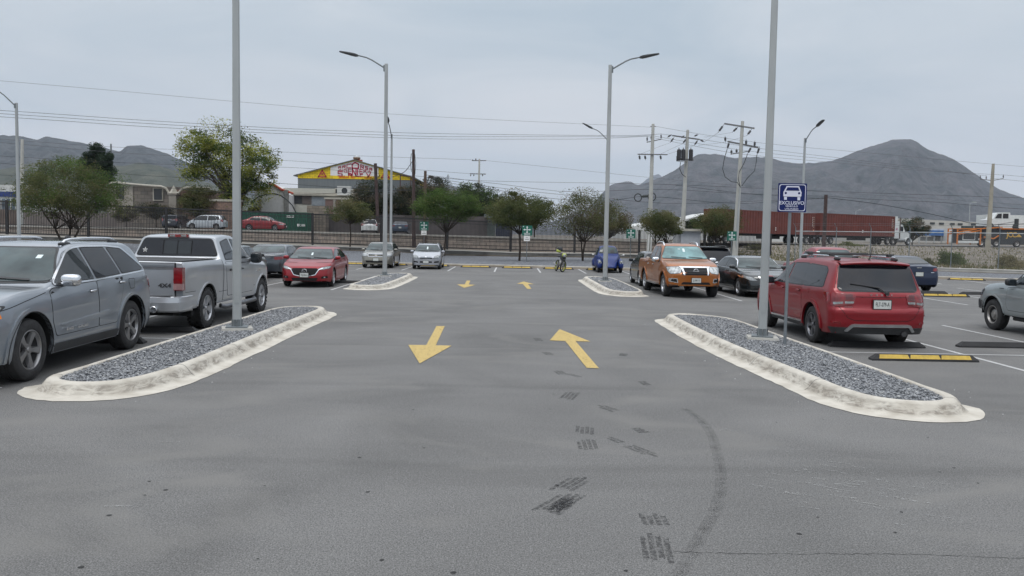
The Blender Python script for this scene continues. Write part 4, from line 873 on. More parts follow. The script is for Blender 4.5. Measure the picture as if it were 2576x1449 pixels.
c = hatch('parked_suv', 'black suv with a rear roof spoiler, its back to the viewer behind the orange pickup', 4.75, 1.92, 1.70, paint('black_suv', (.018, .019, .022), .3), 1.45, -1.40, .36, deck=1.10, hood=(1.12, 1.0), nose=.88, xw=(.45, 1.15), gl=GLD, b0=.27, rails=True, tl=[(.60, .93), (.93, .93), (.93, 1.08), (.60, 1.05)])
b = MB(); b.box((-2.03, 0, 1.655), (.22, 1.30, .045)); b.build('roof_spoiler', c.pt, c.root); c.ribbon('tailgate_trim', [(-.4, 1.04), (.4, 1.04)], 'r', .03, CHR, off=.012); c.put(8.40, 37.0, 0)
sedan('parked_car', 'dark grey green sedan seen beyond the bonnet of the silver pickup', 4.85, 1.84, 1.47, paint('graphite', (.055, .065, .062), .4), 1.47, -1.40, .34, deck=1.08, hood=(1.0, .90), rwm=WSG).put(-10.98, 32.40, 0)
sedan('parked_car', 'dark blue grey sedan showing its red tail lights behind the red sedan', 4.55, 1.78, 1.44, paint('slate', (.045, .055, .068), .4), 1.38, -1.30, .32, deck=1.06, rwm=WSG).put(-10.62, 37.6, 0)
c = sedan('parked_car', 'dark blue sedan with its back to the viewer, just right of the red suv', 4.72, 1.82, 1.45, paint('navy', (.004, .013, .042), .2, .3, .5), 1.40, -1.35, .335, deck=1.10, tail_z=1.04, rwm=GLS, tl=[(.56, .86), (.87, .87), (.87, 1.0), (.60, .985)], cr=.08)
c.ribbon('boot_trim', [(-.30, .97), (.30, .97)], 'r', .0001, CHR); h, _ = c.hit(0, 1.0, 'r', .012); b = MB(); b.box(h, (.015, .20, .028)); b.build('emblem', CHR, c.root); c.sym('badge', [(.48, .80), (.62, .80), (.62, .82), (.48, .82)], 'r', CHR, off=.01, r=0); c.put(16.38, 35.95, 0)
# ---- red pickup behind the red suv, grey pickup at the right edge
def small_pickup(label, pt, X, Y, hd, H=1.72, wheel=None, name='parked_pickup'):
    L = 5.05; a = L / 2
    top = [(-a, 1.10), (-a + .02, 1.13), (-.85, 1.13), (-.83, 1.15), (-.72, 1.62), (-.5, 1.70), (-.1, H), (.32, H - .02), (.55, H - .09), (1.18, 1.18), (1.25, 1.165), (1.9, 1.12), (2.30, 1.02), (2.42, .90), (a, .82)]
    bel = [(-a, 1.06), (-a + .02, 1.09), (-.9, 1.09), (-.83, 1.12), (.9, 1.10), (1.25, 1.10), (1.9, 1.04), (2.3, .95), (a, .77)]
    c = Car(name, label, 'pickup truck', L, 1.78, top, bel, planf(L, .84, .93, dr=.2), 1.68, -1.35, .365, .45, .245, pt, b0=.40, wsx=(.55, 1.18), k=.34, cf=.18, cr=.02, nose=[(0, -.1), (.5, .0), (.9, -.02), (1.2, -.1)], tail=[(0, 0), (2, 0)], wheel=wheel or dict(n=6), rimR=.215, crown=.03)
    c.windows([[(.92, 1.14), (.48, 1.50), (.3, 1.60), (.06, 1.61), (.06, 1.14)], [(-.03, 1.14), (-.03, 1.61), (-.52, 1.59), (-.68, 1.18)]]); c.windshield(1.18, .55)
    c.rearglass(0, 0, P=[(-.62, 1.20), (.62, 1.20), (.55, 1.59), (-.55, 1.59)])
    c.door(.02, 1.1, P=[(.02, .52), (.02, 1.07), (1.10, 1.05), (1.12, .64), (1.05, .52)], hx=.18, hz=.98, hm=PLAS); c.door(-.8, 0, P=[(0, .52), (0, 1.07), (-.78, 1.07), (-.78, .78), (-.72, .52)], hx=-.6, hz=.98, hm=PLAS)
    front_face(c, [(.56, .80), (.84, .80), (.84, .95), (.58, .96)], [(-.50, .76), (.50, .76), (.50, .94), (-.50, .94)], .55)
    for sg in (1, -1):
        pl = 'sl' if sg > 0 else 'sr'
        c.patch('bumper_end', [(2.18, .48), (2.50, .48), (2.50, .70), (2.24, .70)], pl, PLAS, off=.03, r=.03, sp=.05); c.ribbon('crease', [(-2.4, .82), (-1.85, .82)], pl, .012, DARK); c.ribbon('crease', [(-.9, .84), (1.15, .84)], pl, .014, pt, off=.01); c.patch('fender_vent', [(1.25, 1.0), (1.42, 1.0), (1.42, 1.015), (1.25, 1.015)], pl, PLAS, off=.006, r=0)
        c.ribbon('bed_gap', [(-.84, .45), (-.84, 1.1)], pl, .016, DARK)
    c.patch('front_bumper', [(-.86, .50), (.86, .50), (.86, .68), (-.86, .68)], 'f', PLAS, off=.03, r=.03)
    c.arch(.035, pt, off=.014, zmin=.62); c.mirror(.86, 1.15, PLAS, (.07, .12, .085), .14); c.sym('tail_light', [(.76, .75), (.87, .75), (.87, 1.05), (.76, 1.05)], 'r', LMR, off=.01)
    b = MB(); b.box((.1, 0, .40), (2.6, 1.1, .14)); b.tube([(-.2, .80, .34), (.9, .80, .34)], .04, 6); b.build('chassis', DARK, c.root)
    c.put(X, Y, hd); return c
c = small_pickup('red pickup facing the viewer, only its cab showing over the red suv', paint('red', (.22, .006, .012), .3, .34, .5), 11.75, 31.2, 180, H=1.80)
c.patch('sticker', [(-.62, 1.56), (-.52, 1.56), (-.52, 1.62), (-.62, 1.62)], 'f', PAP, off=.017, r=0)
small_pickup('pale grey green pickup cut off by the right edge of the view, steel wheel showing', paint('grey_green', (.27, .30, .31), .4, .35), 12.30, 18.15 - .03, 0, wheel=dict(n=0, m=STL))
# ---- motorcycle
def motorcycle():
    t = thing('parked_motorcycle', 'yellow and black motorcycle leaning on its side stand in the far row', 'motorcycle', (2.62, 46.9, 0), 0, 'vehicles standing in the car park')
    t.rotation_euler = (0, rad(12), 0); t.rotation_euler = Matrix.Rotation(rad(90 - 38 + 180), 4, 'Z').to_3x3().to_4x4().to_euler(); e = Matrix.Rotation(rad(281), 4, 'Z') @ Matrix.Rotation(rad(-10), 4, 'X'); t.rotation_euler = e.to_euler()
    Y = pm('moto_yellow', (.36, .41, .06), .4, 0, .4); K = PLAS
    for x, nm in ((.66, 'front'), (-.66, 'rear')):
        w = MB(); w.lathe([(.26, -.03), (.285, -.05), (.32, -.035), (.335, 0), (.32, .035), (.285, .05), (.26, .03)], 32, 'y'); wo = w.build('wheel', RUB, t, smooth=40)
        wo.location = (x, 0, .335); wo.rotation_euler.z = -.72 if x > 0 else 0
        w = MB(); w.lathe([(.27, -.022), (.252, -.022), (.245, 0), (.252, .022), (.27, .022)], 32, 'y'); w.build('rim', Y, wo, smooth=40)
        w = MB(); w.lathe([(0, -.06), (.06, -.05), (.06, .05), (0, .06)], 12, 'y')
        for k in range(6): a = k * math.pi / 3; w.tube([(0, 0, 0), (.25 * math.cos(a), 0, .25 * math.sin(a))], .014, 5)
        w.build('spokes', STL, wo)
    b = MB()
    for s_ in (-.09, .09): b.tube([(.66, s_, .335), (.40, s_, .98)], .024, 8); b.tube([(-.66, s_, .335), (-.15, s_ * .9, .42)], .022, 6)
    b.tube([(.42, 0, .92), (.15, 0, .75), (-.1, 0, .45), (.25, 0, .38), (.40, 0, .85)], .03, 6); b.tube([(.1, 0, .8), (-.75, 0, .85)], .028, 6); b.build('frame', K, t, smooth=40)
    b = MB(); b.sell((.12, 0, .48), (.20, .13, .17), .6, 14, 8); b.build('engine', STL, t, smooth=50)
    b = MB(); b.sell((.16, 0, .86), (.25, .14, .12), .8, 14, 8); b.sell((.36, 0, .78), (.13, .16, .12), .7, 10, 6); b.build('fuel_tank', K, t, smooth=50)
    b = MB(); b.sell((-.28, 0, .86), (.36, .12, .06), .7, 14, 8); b.build('seat', K, t, smooth=50)
    b = MB(); b.sell((-.70, 0, .86), (.20, .07, .05), .7, 10, 6); b.sell((.74, 0, .70), (.25, .06, .025), .8, 10, 6); b.build('mudguards', K, t, smooth=50)
    b = MB(); b.tube([(.42, -.36, 1.06), (.40, -.1, 1.02), (.40, .1, 1.02), (.42, .36, 1.06)], .014, 6); b.tube([(.43, -.25, 1.06), (.40, -.30, 1.22)], .007, 5); b.tube([(.43, .25, 1.06), (.40, .30, 1.22)], .007, 5); b.sell((.40, .32, 1.24), (.02, .055, .04), .8, 8, 6); b.sell((.40, -.32, 1.24), (.02, .055, .04), .8, 8, 6); b.build('handlebar', K, t, smooth=50)
    b = MB(); b.sell((.53, 0, .92), (.06, .09, .09), .8, 12, 8); b.build('headlight', LMP, t, smooth=50); b = MB(); b.sell((.48, 0, .95), (.08, .13, .12), .8, 12, 8); b.build('headlight_cowl', Y, t, smooth=50)
    b = MB(); b.tube([(.1, -.12, .35), (-.3, -.16, .33), (-.85, -.17, .45)], [.02, .035, .045], 8); b.build('exhaust', STL, t, smooth=50); b = MB(); b.tube([(-.05, .12, .30), (-.12, .32, .07)], .012, 5); b.build('side_stand', K, t)
    m = e; p = Vector((2.62, 46.9, 0)) + e.to_3x3() @ Vector((.36, -.27, 1.12))
    h = thing('helmet', 'yellow and black helmet hung on the motorcycle handlebar', 'helmet', p)
    b = MB(); b.sell((0, 0, .12), (.155, .135, .145), .85, 18, 12); b.build('shell', K, h, smooth=50); b = MB(); b.sell((-.05, .01, .03), (.14, .14, .10), .7, 14, 8); b.build('chin_guard', Y, h, smooth=50)
motorcycle()
# ================================================================== ground, lot, kerbs, markings
def ltab(tab):
    xs = [p[0] for p in tab]; ys = [p[1] for p in tab]; return lambda x: float(np.interp(x, xs, ys))
KERB = ltab([(-80, 60), (-30, 56), (-9.8, 52.6), (-5.9, 52.0), (1.3, 51.3), (7.2, 50.3), (15, 48.2), (23.3, 45.9), (26.7, 44.9), (45, 39), (80, 27)])
WALL = ltab([(-80, 58), (-28, 65), (-3, 70), (8, 72), (15, 70.5), (20.7, 63), (28, 54), (45, 45), (80, 33)])
def zfence(X): return .5 + max(0, -X) * .021 - max(0, min(1, (X - 12) / 12)) * .15
def sm(a, b, x): t = max(0, min(1, (x - a) / (b - a))); return t * t * (3 - 2 * t)
def street_z(X): return float(np.interp(X, [-60, -24, -3, 25, 60], [2.0, 1.9, 1.72, 1.45, 1.36]))
def hz(X, Y):
    k, w = KERB(X), WALL(X)
    if Y < k: return -.06
    if Y < w: return .12 + (zfence(X) - .45) * sm(.4, 1, (Y - k) / (w - k)) * (1 if X < -8 else .2)
    lo = zfence(X) - .05; r = sm(13, 22, X)
    zl = lo if Y < 78.6 else street_z(X) - .03
    zr = lo + (street_z(X) - .05 - lo) * sm(2, 48, Y - w)
    z = zl * (1 - r) + zr * r
    if Y > 400: z -= (Y - 400) * .0006
    return max(z, -2)
rows_y = [-300, -60, 0] 
b = MB(); xs = [-6000, -2500, -900, -300] + list(np.arange(-120, 121, 4.0)) + [300, 900, 2500, 6000]
fr = [('k', -.3), ('k', 0)] + [('b', i / 7) for i in range(1, 7)] + [('w', -.06), ('w', .06), ('w', 2), ('w', 3.5)]
ab = [78.5, 78.7, 82, 88, 95, 102, 110, 120, 135, 160, 200, 300, 500, 900, 1800, 4000, 9000]
V = []; nr = 0
for X in xs:
    k, w = KERB(X), WALL(X); col = [(-300, -.06), (-60, -.06), (0, -.06)]
    for t, q in fr:
        y = k + q if t == 'k' else (k + (w - k) * q if t == 'b' else w + q); col.append((y, hz(X, y + 1e-6) - (.09 if t == 'b' or (t == 'w' and q < 0) else 0)))
    for y in ab: col.append((max(y, w + 4 + y * .001), hz(X, max(y, w + 4))))
    nr = len(col); V += [(X, y, z) for y, z in col]
F = [(i * nr + j, (i + 1) * nr + j, (i + 1) * nr + j + 1, i * nr + j + 1) for i in range(len(xs) - 1) for j in range(nr - 1)]
b.add(V, F)
g = ST('ground', b, pm('dry_dirt', (.075, .064, .050), .95, var=.3, scale=.5, bump=.5, bscale=6, col2=(.175, .152, .125), detail=10, nr=.65))
def asphalt(name, base, fine=.22, big=.16):
    m = bpy.data.materials.new(name); m.use_nodes = True; t = m.node_tree; b = t.nodes['Principled BSDF']; b.inputs['Roughness'].default_value = .86; b.inputs['Specular IOR Level'].default_value = .35
    c = t.nodes.new('ShaderNodeTexCoord'); L = t.links.new
    def noi(sc, st, det, lo, hi, dist=0, detr=.5):
        q = t.nodes.new('ShaderNodeMapping'); q.inputs['Scale'].default_value = st; L(c.outputs['Object'], q.inputs[0])
        n = t.nodes.new('ShaderNodeTexNoise'); n.inputs['Scale'].default_value = sc; n.inputs['Detail'].default_value = det; n.inputs['Distortion'].default_value = dist; n.inputs['Roughness'].default_value = detr; L(q.outputs[0], n.inputs[0])
        r = t.nodes.new('ShaderNodeMapRange'); r.inputs[1].default_value = .3; r.inputs[2].default_value = .7; r.inputs[3].default_value = lo; r.inputs[4].default_value = hi; L(n.outputs[0], r.inputs[0]); return r.outputs[0], n.outputs[0]
    a1, _ = noi(.35, (1, 1, 1), 6, 1 - big, 1 + big, 1.0); a2, _ = noi(1.1, (.28, 1.5, 1), 6, .95, 1.05, .6, .7); a3, hgt = noi(95, (1, 1, 1), 2, 1 - fine, 1 + fine); a4, _ = noi(16, (1, 1, 1), 10, .84, 1.14, 0, .85)
    a5, _ = noi(.55, (.5, .9, 1), 9, .0, 1, 2.2)
    # rolled joints across the aisle
    s = t.nodes.new('ShaderNodeSeparateXYZ'); L(c.outputs['Object'], s.inputs[0])
    n0 = t.nodes.new('ShaderNodeTexNoise'); n0.inputs['Scale'].default_value = .22; n0.inputs['Detail'].default_value = 3; L(c.outputs['Object'], n0.inputs[0])
    y = t.nodes.new('ShaderNodeMath'); y.operation = 'MULTIPLY_ADD'; y.inputs[1].default_value = .9; L(n0.outputs[0], y.inputs[0]); L(s.outputs['Y'], y.inputs[2])
    md = t.nodes.new('ShaderNodeMath'); md.operation = 'PINGPONG'; md.inputs[1].default_value = 1.95; L(y.outputs[0], md.inputs[0])
    rr = t.nodes.new('ShaderNodeMapRange'); rr.inputs[1].default_value = 0; rr.inputs[2].default_value = .22; rr.inputs[3].default_value = .90; rr.inputs[4].default_value = 1.0; rr.interpolation_type = 'SMOOTHSTEP'; L(md.outputs[0], rr.inputs[0])
    a6, _ = noi(42, (1, 1, 1), 3, .78, 1.22, 0, .7)
    cur = rr.outputs[0]
    for a in (a1, a2, a3, a4, a6):
        q = t.nodes.new('ShaderNodeMath'); q.operation = 'MULTIPLY'; L(cur, q.inputs[0]); L(a, q.inputs[1]); cur = q.outputs[0]
    v = t.nodes.new('ShaderNodeVectorMath'); v.operation = 'SCALE'; v.inputs[0].default_value = base; L(cur, v.inputs['Scale'])
    du = t.nodes.new('ShaderNodeMapRange'); du.inputs[1].default_value = .55; du.inputs[2].default_value = 1.0; du.inputs[3].default_value = 0; du.inputs[4].default_value = .55; L(a5, du.inputs[0])
    mxx = t.nodes.new('ShaderNodeMix'); mxx.data_type = 'RGBA'; L(du.outputs[0], mxx.inputs[0]); L(v.outputs[0], mxx.inputs[6]); mxx.inputs[7].default_value = (base[0] * 1.35, base[1] * 1.33, base[2] * 1.28, 1)
    L(mxx.outputs[2], b.inputs['Base Color'])
    bp = t.nodes.new('ShaderNodeBump'); bp.inputs['Strength'].default_value = .35; bp.inputs['Distance'].default_value = .006; L(hgt, bp.inputs['Height']); L(bp.outputs[0], b.inputs['Normal'])
    return m
ASP = asphalt('lot_asphalt', (.129, .1272, .124), .55, .17)
b = MB(); X_ = list(range(-80, 81, 5)); b.strip([(x, -40, 0) for x in X_], [(x, KERB(x) - .02, 0) for x in X_]); ST('parking_lot', b, ASP)
b = MB(); X_ = list(range(-120, 20, 5)); b.strip([(x, 80.2, street_z(x) + .03) for x in X_], [(x, 91, street_z(x) + .03) for x in X_])
ST('street', b, asphalt('street_asphalt', (.10, .10, .10)))
P0, P1 = Vector((10, 84)), Vector((90, 146)); dr = (P1 - P0).normalized(); nr_ = Vector((-dr.y, dr.x)); b = MB()
q = [P0 + dr * k * 5 for k in range(0, 26)]; b.strip([(p.x - nr_.x * 4, p.y - nr_.y * 4, street_z(p.x) + .06) for p in q], [(p.x + nr_.x * 7, p.y + nr_.y * 7, street_z(p.x) + .06) for p in q]); ST('highway', b, _M.get('x') or bpy.data.materials['street_asphalt'])
# gravel bed beyond the far kerb
GRV = pm('slate_gravel', (.040, .044, .050), .9, var=.5, scale=9, bump=.8, bscale=18, col2=(.20, .21, .23), detail=10, lo=.38, hi=.66)
b = MB(); X_ = list(np.arange(-78, 79, 3.0)); n = 8; V = []
for x in X_:
    k, w = KERB(x) + .25, WALL(x) - .02
    for j in range(n): y = k + (w - k) * j / (n - 1); V.append((x, y, hz(x, y) + .02 + .03 * math.sin(x * 1.7 + j) * (0 < j < n - 1)))
b.add(V, [(i * n + j, (i + 1) * n + j, (i + 1) * n + j + 1, i * n + j + 1) for i in range(len(X_) - 1) for j in range(n - 1)])
tag(b.build('gravel_bed', GRV), kind='structure')
CON = pm('kerb_concrete', (.30, .275, .225), .85, var=.2, scale=2.2, bump=.25, bscale=30, col2=(.43, .40, .335), detail=8, lo=.3, hi=.62)
b = MB(); X_ = list(np.arange(-78, 79, 2.0)); pr = [(0, 0.004), (.03, .10), (.06, .14), (.10, .15), (.24, .15), (.25, .10)]
for i in range(len(pr) - 1): b.strip([(x, KERB(x) + pr[i][0], pr[i][1]) for x in X_], [(x, KERB(x) + pr[i + 1][0], pr[i + 1][1]) for x in X_])
ST('far_kerb', b, CON)
DCO = pm('old_concrete', (.075, .074, .070), .9, var=.3, scale=1.2, col2=(.14, .137, .13), bump=.3, bscale=12, detail=8)
LCO = pm('pale_concrete', (.33, .32, .29), .9, var=.15, scale=1.5, col2=(.42, .41, .38), bump=.2, detail=8)
def low_wall(name, label, x0, x1, m, capm, hgt, mx=None):
    t = thing(name, label, 'wall', (0, 0, 0)); X_ = list(np.arange(x0, x1 + .1, 2.0)); b = MB()
    A = [(x, WALL(x), hz(x, WALL(x) - .1) - .05) for x in X_]; B = [(x, WALL(x), zfence(x) - .04 if hgt is None else hz(x, WALL(x) - .1) + hgt) for x in X_]
    b.strip(A, B); b.build('wall_face', m, t); b = MB()
    C_ = [(p[0], p[1] - .03, p[2]) for p in B]; D = [(p[0], p[1] - .03, p[2] + .06) for p in B]; E_ = [(p[0], p[1] + .9, p[2] + .06) for p in B]
    b.strip(C_, D); b.strip(D, E_); b.strip(B, C_); b.build('coping', capm, t)
low_wall('retaining_wall', 'low dark concrete retaining wall behind the far gravel bed below the iron fence', -60, 18, DCO, LCO, None)
low_wall('retaining_wall', 'low pale concrete wall running to the right edge under the weedy bank', 20, 70, LCO, LCO, .20)
# ---- gravel islands
def smooth_closed(P, k=4):
    out = []; n = len(P)
    for i in range(n):
        p0, p1, p2, p3 = (Vector(P[(i + j - 1) % n]) for j in range(4))
        for s_ in range(k):
            t = s_ / k; out.append(.5 * ((2 * p1) + (p2 - p0) * t + (2 * p0 - 5 * p1 + 4 * p2 - p3) * t * t + (3 * p1 - p0 - 3 * p2 + p3) * t ** 3))
    return out
def kerb_mat():
    m = pm('island_kerb', (.375, .343, .290), .85, var=.1, scale=3, bump=.3, bscale=25, col2=(.515, .485, .425), detail=8, lo=.3, hi=.6); t = m.node_tree; b = t.nodes['Principled BSDF']; L = t.links.new
    src = b.inputs['Base Color'].links[0].from_socket; c = t.nodes.new('ShaderNodeTexCoord'); q = t.nodes.new('ShaderNodeMapping'); q.inputs['Scale'].default_value = (2.6, 2.6, 9); L(c.outputs['Object'], q.inputs[0])
    n = t.nodes.new('ShaderNodeTexNoise'); n.inputs['Scale'].default_value = 1.6; n.inputs['Detail'].default_value = 9; n.inputs['Roughness'].default_value = .72; n.inputs['Distortion'].default_value = .8; L(q.outputs[0], n.inputs[0])
    r = t.nodes.new('ShaderNodeMapRange'); r.inputs[1].default_value = .43; r.inputs[2].default_value = .60; L(n.outputs[0], r.inputs[0])
    s = t.nodes.new('ShaderNodeSeparateXYZ'); L(c.outputs['Object'], s.inputs[0]); w = t.nodes.new('ShaderNodeValToRGB'); L(s.outputs['Z'], w.inputs[0]); e = w.color_ramp.elements
    e[0].position = .02; e[0].color = (0, 0, 0, 1); e[1].position = .16; e[1].color = (0, 0, 0, 1); k = e.new(.05); k.color = (1, 1, 1, 1); k = e.new(.125); k.color = (.85, .85, .85, 1)
    mu = t.nodes.new('ShaderNodeMath'); mu.operation = 'MULTIPLY'; L(r.outputs[0], mu.inputs[0]); L(w.outputs[0], mu.inputs[1])
    m2 = t.nodes.new('ShaderNodeMath'); m2.operation = 'MULTIPLY'; m2.inputs[1].default_value = .80; L(mu.outputs[0], m2.inputs[0])
    x = t.nodes.new('ShaderNodeMix'); x.data_type = 'RGBA'; L(m2.outputs[0], x.inputs[0]); L(src, x.inputs[6]); x.inputs[7].default_value = (.14, .12, .098, 1); L(x.outputs[2], b.inputs['Base Color']); return m
KM = kerb_mat()
STN = pm('slate_chips', (.058, .063, .069), .75, var=.3, scale=31, col2=(.37, .38, .395), detail=2, lo=.28, hi=.74)
ST2 = pm('pale_chips', (.42, .42, .41), .8, var=.2, scale=9)
def inside(x, y, Q):
    c = False; j = len(Q) - 1
    for i in range(len(Q)):
        if (Q[i][1] > y) != (Q[j][1] > y) and x < (Q[j][0] - Q[i][0]) * (y - Q[i][1]) / (Q[j][1] - Q[i][1]) + Q[i][0]: c = not c
        j = i
    return c
def island(P, front, ns, size, apr=.16, lab=''):
    """P: gravel outline, front(p) -> 1 on the aisle side and the ends, 0 along the parked cars"""
    Q = smooth_closed(P, 5); n = len(Q); A = sum(Q[i - 1].x * Q[i].y - Q[i].x * Q[i - 1].y for i in range(n)); sg = 1 if A > 0 else -1; rnd = random.Random(int(ns))
    nn = []; w = []
    for i in range(n):
        t = (Q[(i + 1) % n] - Q[i - 1]).normalized(); nn.append(Vector((t.y, -t.x)) * sg); w.append(front(Q[i]))
    w = [sum(w[(i + k) % n] for k in (-2, -1, 0, 1, 2)) / 5 for i in range(n)]
    prof_f = [(-.02, .10), (0, .150), (.02, .166), (.08, .172), (.12, .166), (.155, .145), (.185, .11), (.215, .07), (.25, .035), (.28, .018)]
    prof_b = [(-.02, .10), (0, .150), (.01, .160), (.04, .163), (.06, .160), (.075, .15), (.08, .11), (.085, .07), (.088, .03), (.09, .002)]
    b = MB(); ring = []
    for k in range(len(prof_f)):
        ring.append([(Q[i].x + nn[i].x * (prof_f[k][0] * w[i] + prof_b[k][0] * (1 - w[i])), Q[i].y + nn[i].y * (prof_f[k][0] * w[i] + prof_b[k][0] * (1 - w[i])), prof_f[k][1] * w[i] + prof_b[k][1] * (1 - w[i])) for i in range(n)])
    ring.append([(Q[i].x + nn[i].x * ((.30 + apr * (.80 + .20 * rnd.random())) * w[i] + .092 * (1 - w[i])), Q[i].y + nn[i].y * ((.30 + apr * (.80 + .20 * rnd.random())) * w[i] + .092 * (1 - w[i])), .006) for i in range(n)])
    for k in range(len(ring) - 1): b.strip(ring[k] + [ring[k][0]], ring[k + 1] + [ring[k + 1][0]])
    o = b.build('island_kerb', KM, smooth=60); tag(o, kind='structure'); b = MB(); acc = 0
    for i in range(1, n - 1):
        acc += (Q[i] - Q[i - 1]).length
        if acc > 2.1 and w[i] > .9:
            acc = 0; t = (Q[i + 1] - Q[i - 1]).normalized() * .006; A_ = [(ring[k][i][0] - t.x, ring[k][i][1] - t.y, ring[k][i][2] + .002) for k in range(1, len(ring) - 1)]; b.strip(A_, [(p[0] + 2 * t.x, p[1] + 2 * t.y, p[2]) for p in A_])
    ST('kerb_joints', b, DCO)
    b = MB(); b.add([(p.x, p.y, .125) for p in Q], [tuple(range(n))]); tag(b.build('island_soil', GRV), kind='structure')
    xs = [p.x for p in Q]; ys = [p.y for p in Q]; V = []; F = []; mi = []; c = 0; tries = 0
    T = [(p.x, p.y) for p in Q]
    while c < ns and tries < ns * 3:
        tries += 1; x = rnd.uniform(min(xs), max(xs)); y = rnd.uniform(min(ys), max(ys))
        if not inside(x, y, T): continue
        c += 1; s_ = size * rnd.uniform(.55, 1.35); m = Matrix.Rotation(rnd.uniform(0, 6.3), 3, 'Z') @ Matrix.Rotation(rnd.uniform(-.7, .7), 3, 'X'); k = len(V); z = .135 + rnd.uniform(0, .018)
        for p in ((1, 0, 0), (-1, .15, 0), (.2, .75, 0), (-.1, -.7, 0), (.1, .1, .42), (0, 0, -.42)): q = m @ Vector(p) * s_ * .5 * rnd.uniform(.8, 1.2); V.append((x + q.x, y + q.y, z + q.z))
        f = [(0, 2, 4), (2, 1, 4), (1, 3, 4), (3, 0, 4), (2, 0, 5), (1, 2, 5), (3, 1, 5), (0, 3, 5)]; F += [(a + k, b_ + k, d + k) for a, b_, d in f]; mi += [1 if rnd.random() < .025 else 0] * 8
    for _ in range(34):
        i = rnd.randrange(n); d_ = rnd.uniform(.50, .95); x, y = Q[i].x + nn[i].x * d_, Q[i].y + nn[i].y * d_; s_ = size * rnd.uniform(.3, .7); k = len(V); V += [(x - s_ / 2, y, 0), (x + s_ / 2, y + .01, 0), (x, y + s_ * .4, 0), (x, y - s_ * .35, 0), (x, y, s_ * .4)]; F += [(k, k + 2, k + 4), (k + 2, k + 1, k + 4), (k + 1, k + 3, k + 4), (k + 3, k, k + 4)]; mi += [rnd.choice((0, 1))] * 4
    me = bpy.data.meshes.new('gravel'); me.from_pydata(V, [], F); me.materials.append(STN); me.materials.append(ST2); me.polygons.foreach_set('material_index', mi)
    o = bpy.data.objects.new('gravel', me); COL.objects.link(o); tag(o, 'dark slate chippings ' + lab, 'gravel', kind='stuff')
island([(-5.72, 10.50), (-5.52, 10.30), (-5.22, 10.24), (-4.93, 10.42), (-4.76, 10.95), (-4.70, 11.8), (-4.70, 13), (-4.72, 15), (-4.74, 17), (-4.75, 19), (-4.76, 20.2), (-4.84, 20.75), (-5.05, 21.0), (-5.40, 21.02), (-5.68, 20.7), (-5.78, 20.0), (-5.80, 18), (-5.81, 16), (-5.82, 14), (-5.83, 12), (-5.80, 10.9)],
       lambda p: 1 if (p.x > -5.15 or p.y < 10.9) else 0, 12500, .042, .18, 'filling the near left island')
island([(3.98, 20.3), (3.96, 19), (3.97, 17.5), (4.02, 15.4), (4.10, 14), (4.20, 12.7), (4.28, 11.7), (4.34, 10.8), (4.47, 10.25), (4.72, 10.0), (5.05, 9.95), (5.30, 10.12), (5.43, 10.5), (5.46, 11.2), (5.45, 12), (5.40, 14), (5.33, 16), (5.28, 18), (5.20, 19.6), (4.95, 20.3), (4.45, 20.65), (4.1, 20.6)],
       lambda p: 1 if (p.x < 4.6 or p.y < 10.7) else 0, 13500, .042, .18, 'filling the near right island')
island([(-5.75, 30.3), (-5.45, 29.85), (-5.1, 29.8), (-4.82, 30.3), (-4.74, 31.5), (-4.72, 34), (-4.74, 37), (-4.80, 38.4), (-5.02, 38.8), (-5.4, 38.8), (-5.75, 38.2), (-5.80, 36), (-5.80, 33)], lambda p: 1 if (p.x > -5.2 or p.y < 30.5) else 0, 5000, .055, .16, 'filling the far left island')
island([(3.46, 38.2), (3.45, 36), (3.47, 33), (3.50, 30.5), (3.62, 29.4), (3.95, 28.8), (4.3, 28.9), (4.52, 29.6), (4.56, 31), (4.55, 34), (4.52, 37), (4.4, 38.3), (4.0, 38.7), (3.65, 38.6)], lambda p: 1 if (p.x < 4.0 or p.y < 29.4) else 0, 5000, .055, .16, 'filling the far right island')
# ---- painted lines and arrows
def stain_mat(name, col, al, sc, lo, hi):
    m = bpy.data.materials.new(name); m.use_nodes = True; t = m.node_tree; b = t.nodes['Principled BSDF']; b.inputs['Base Color'].default_value = (*col, 1); b.inputs['Roughness'].default_value = .8; b.inputs['Specular IOR Level'].default_value = .3
    c = t.nodes.new('ShaderNodeTexCoord'); n = t.nodes.new('ShaderNodeTexNoise'); n.inputs['Scale'].default_value = sc; n.inputs['Detail'].default_value = 6; t.links.new(c.outputs['Object'], n.inputs[0])
    r = t.nodes.new('ShaderNodeMapRange'); r.inputs[1].default_value = lo; r.inputs[2].default_value = hi; r.inputs[3].default_value = 0; r.inputs[4].default_value = al; t.links.new(n.outputs[0], r.inputs[0]); t.links.new(r.outputs[0], b.inputs['Alpha']); return m
WL = pm('road_paint_white', (.40, .40, .395), .7, var=.12, scale=8, detail=8); YL = stain_mat('road_paint_yellow', (.48, .355, .135), .97, 30, .30, .43)
b = MB()
def line(x0, y0, x1, y1, w=.09):
    d = Vector((x1 - x0, y1 - y0)).normalized(); n_ = Vector((-d.y, d.x)) * w / 2; z = .004
    b.add([(x0 - n_.x, y0 - n_.y, z), (x1 - n_.x, y1 - n_.y, z), (x1 + n_.x, y1 + n_.y, z), (x0 + n_.x, y0 + n_.y, z)], [(0, 1, 2, 3)])
line(5.55, 15.33, 20, 15.28, .07)
for x in (8.35, 10.76, 13.2, 15.6): line(x + .03, 10.2, x, 15.26); line(x, 15.36, x - .08, 20.6)
line(-20, 15.66, -5.95, 15.60, .07)
for x in (-8.4, -10.85, -13.3): line(x, 10.4, x, 15.6); line(x, 15.7, x, 20.8)
for x in (7.55, 10.0, 12.5, 15.0, 17.4, 19.9, 22.3): line(x + .02, 27.4, x, 32.05); line(x, 32.13, x - .05, 37.2)
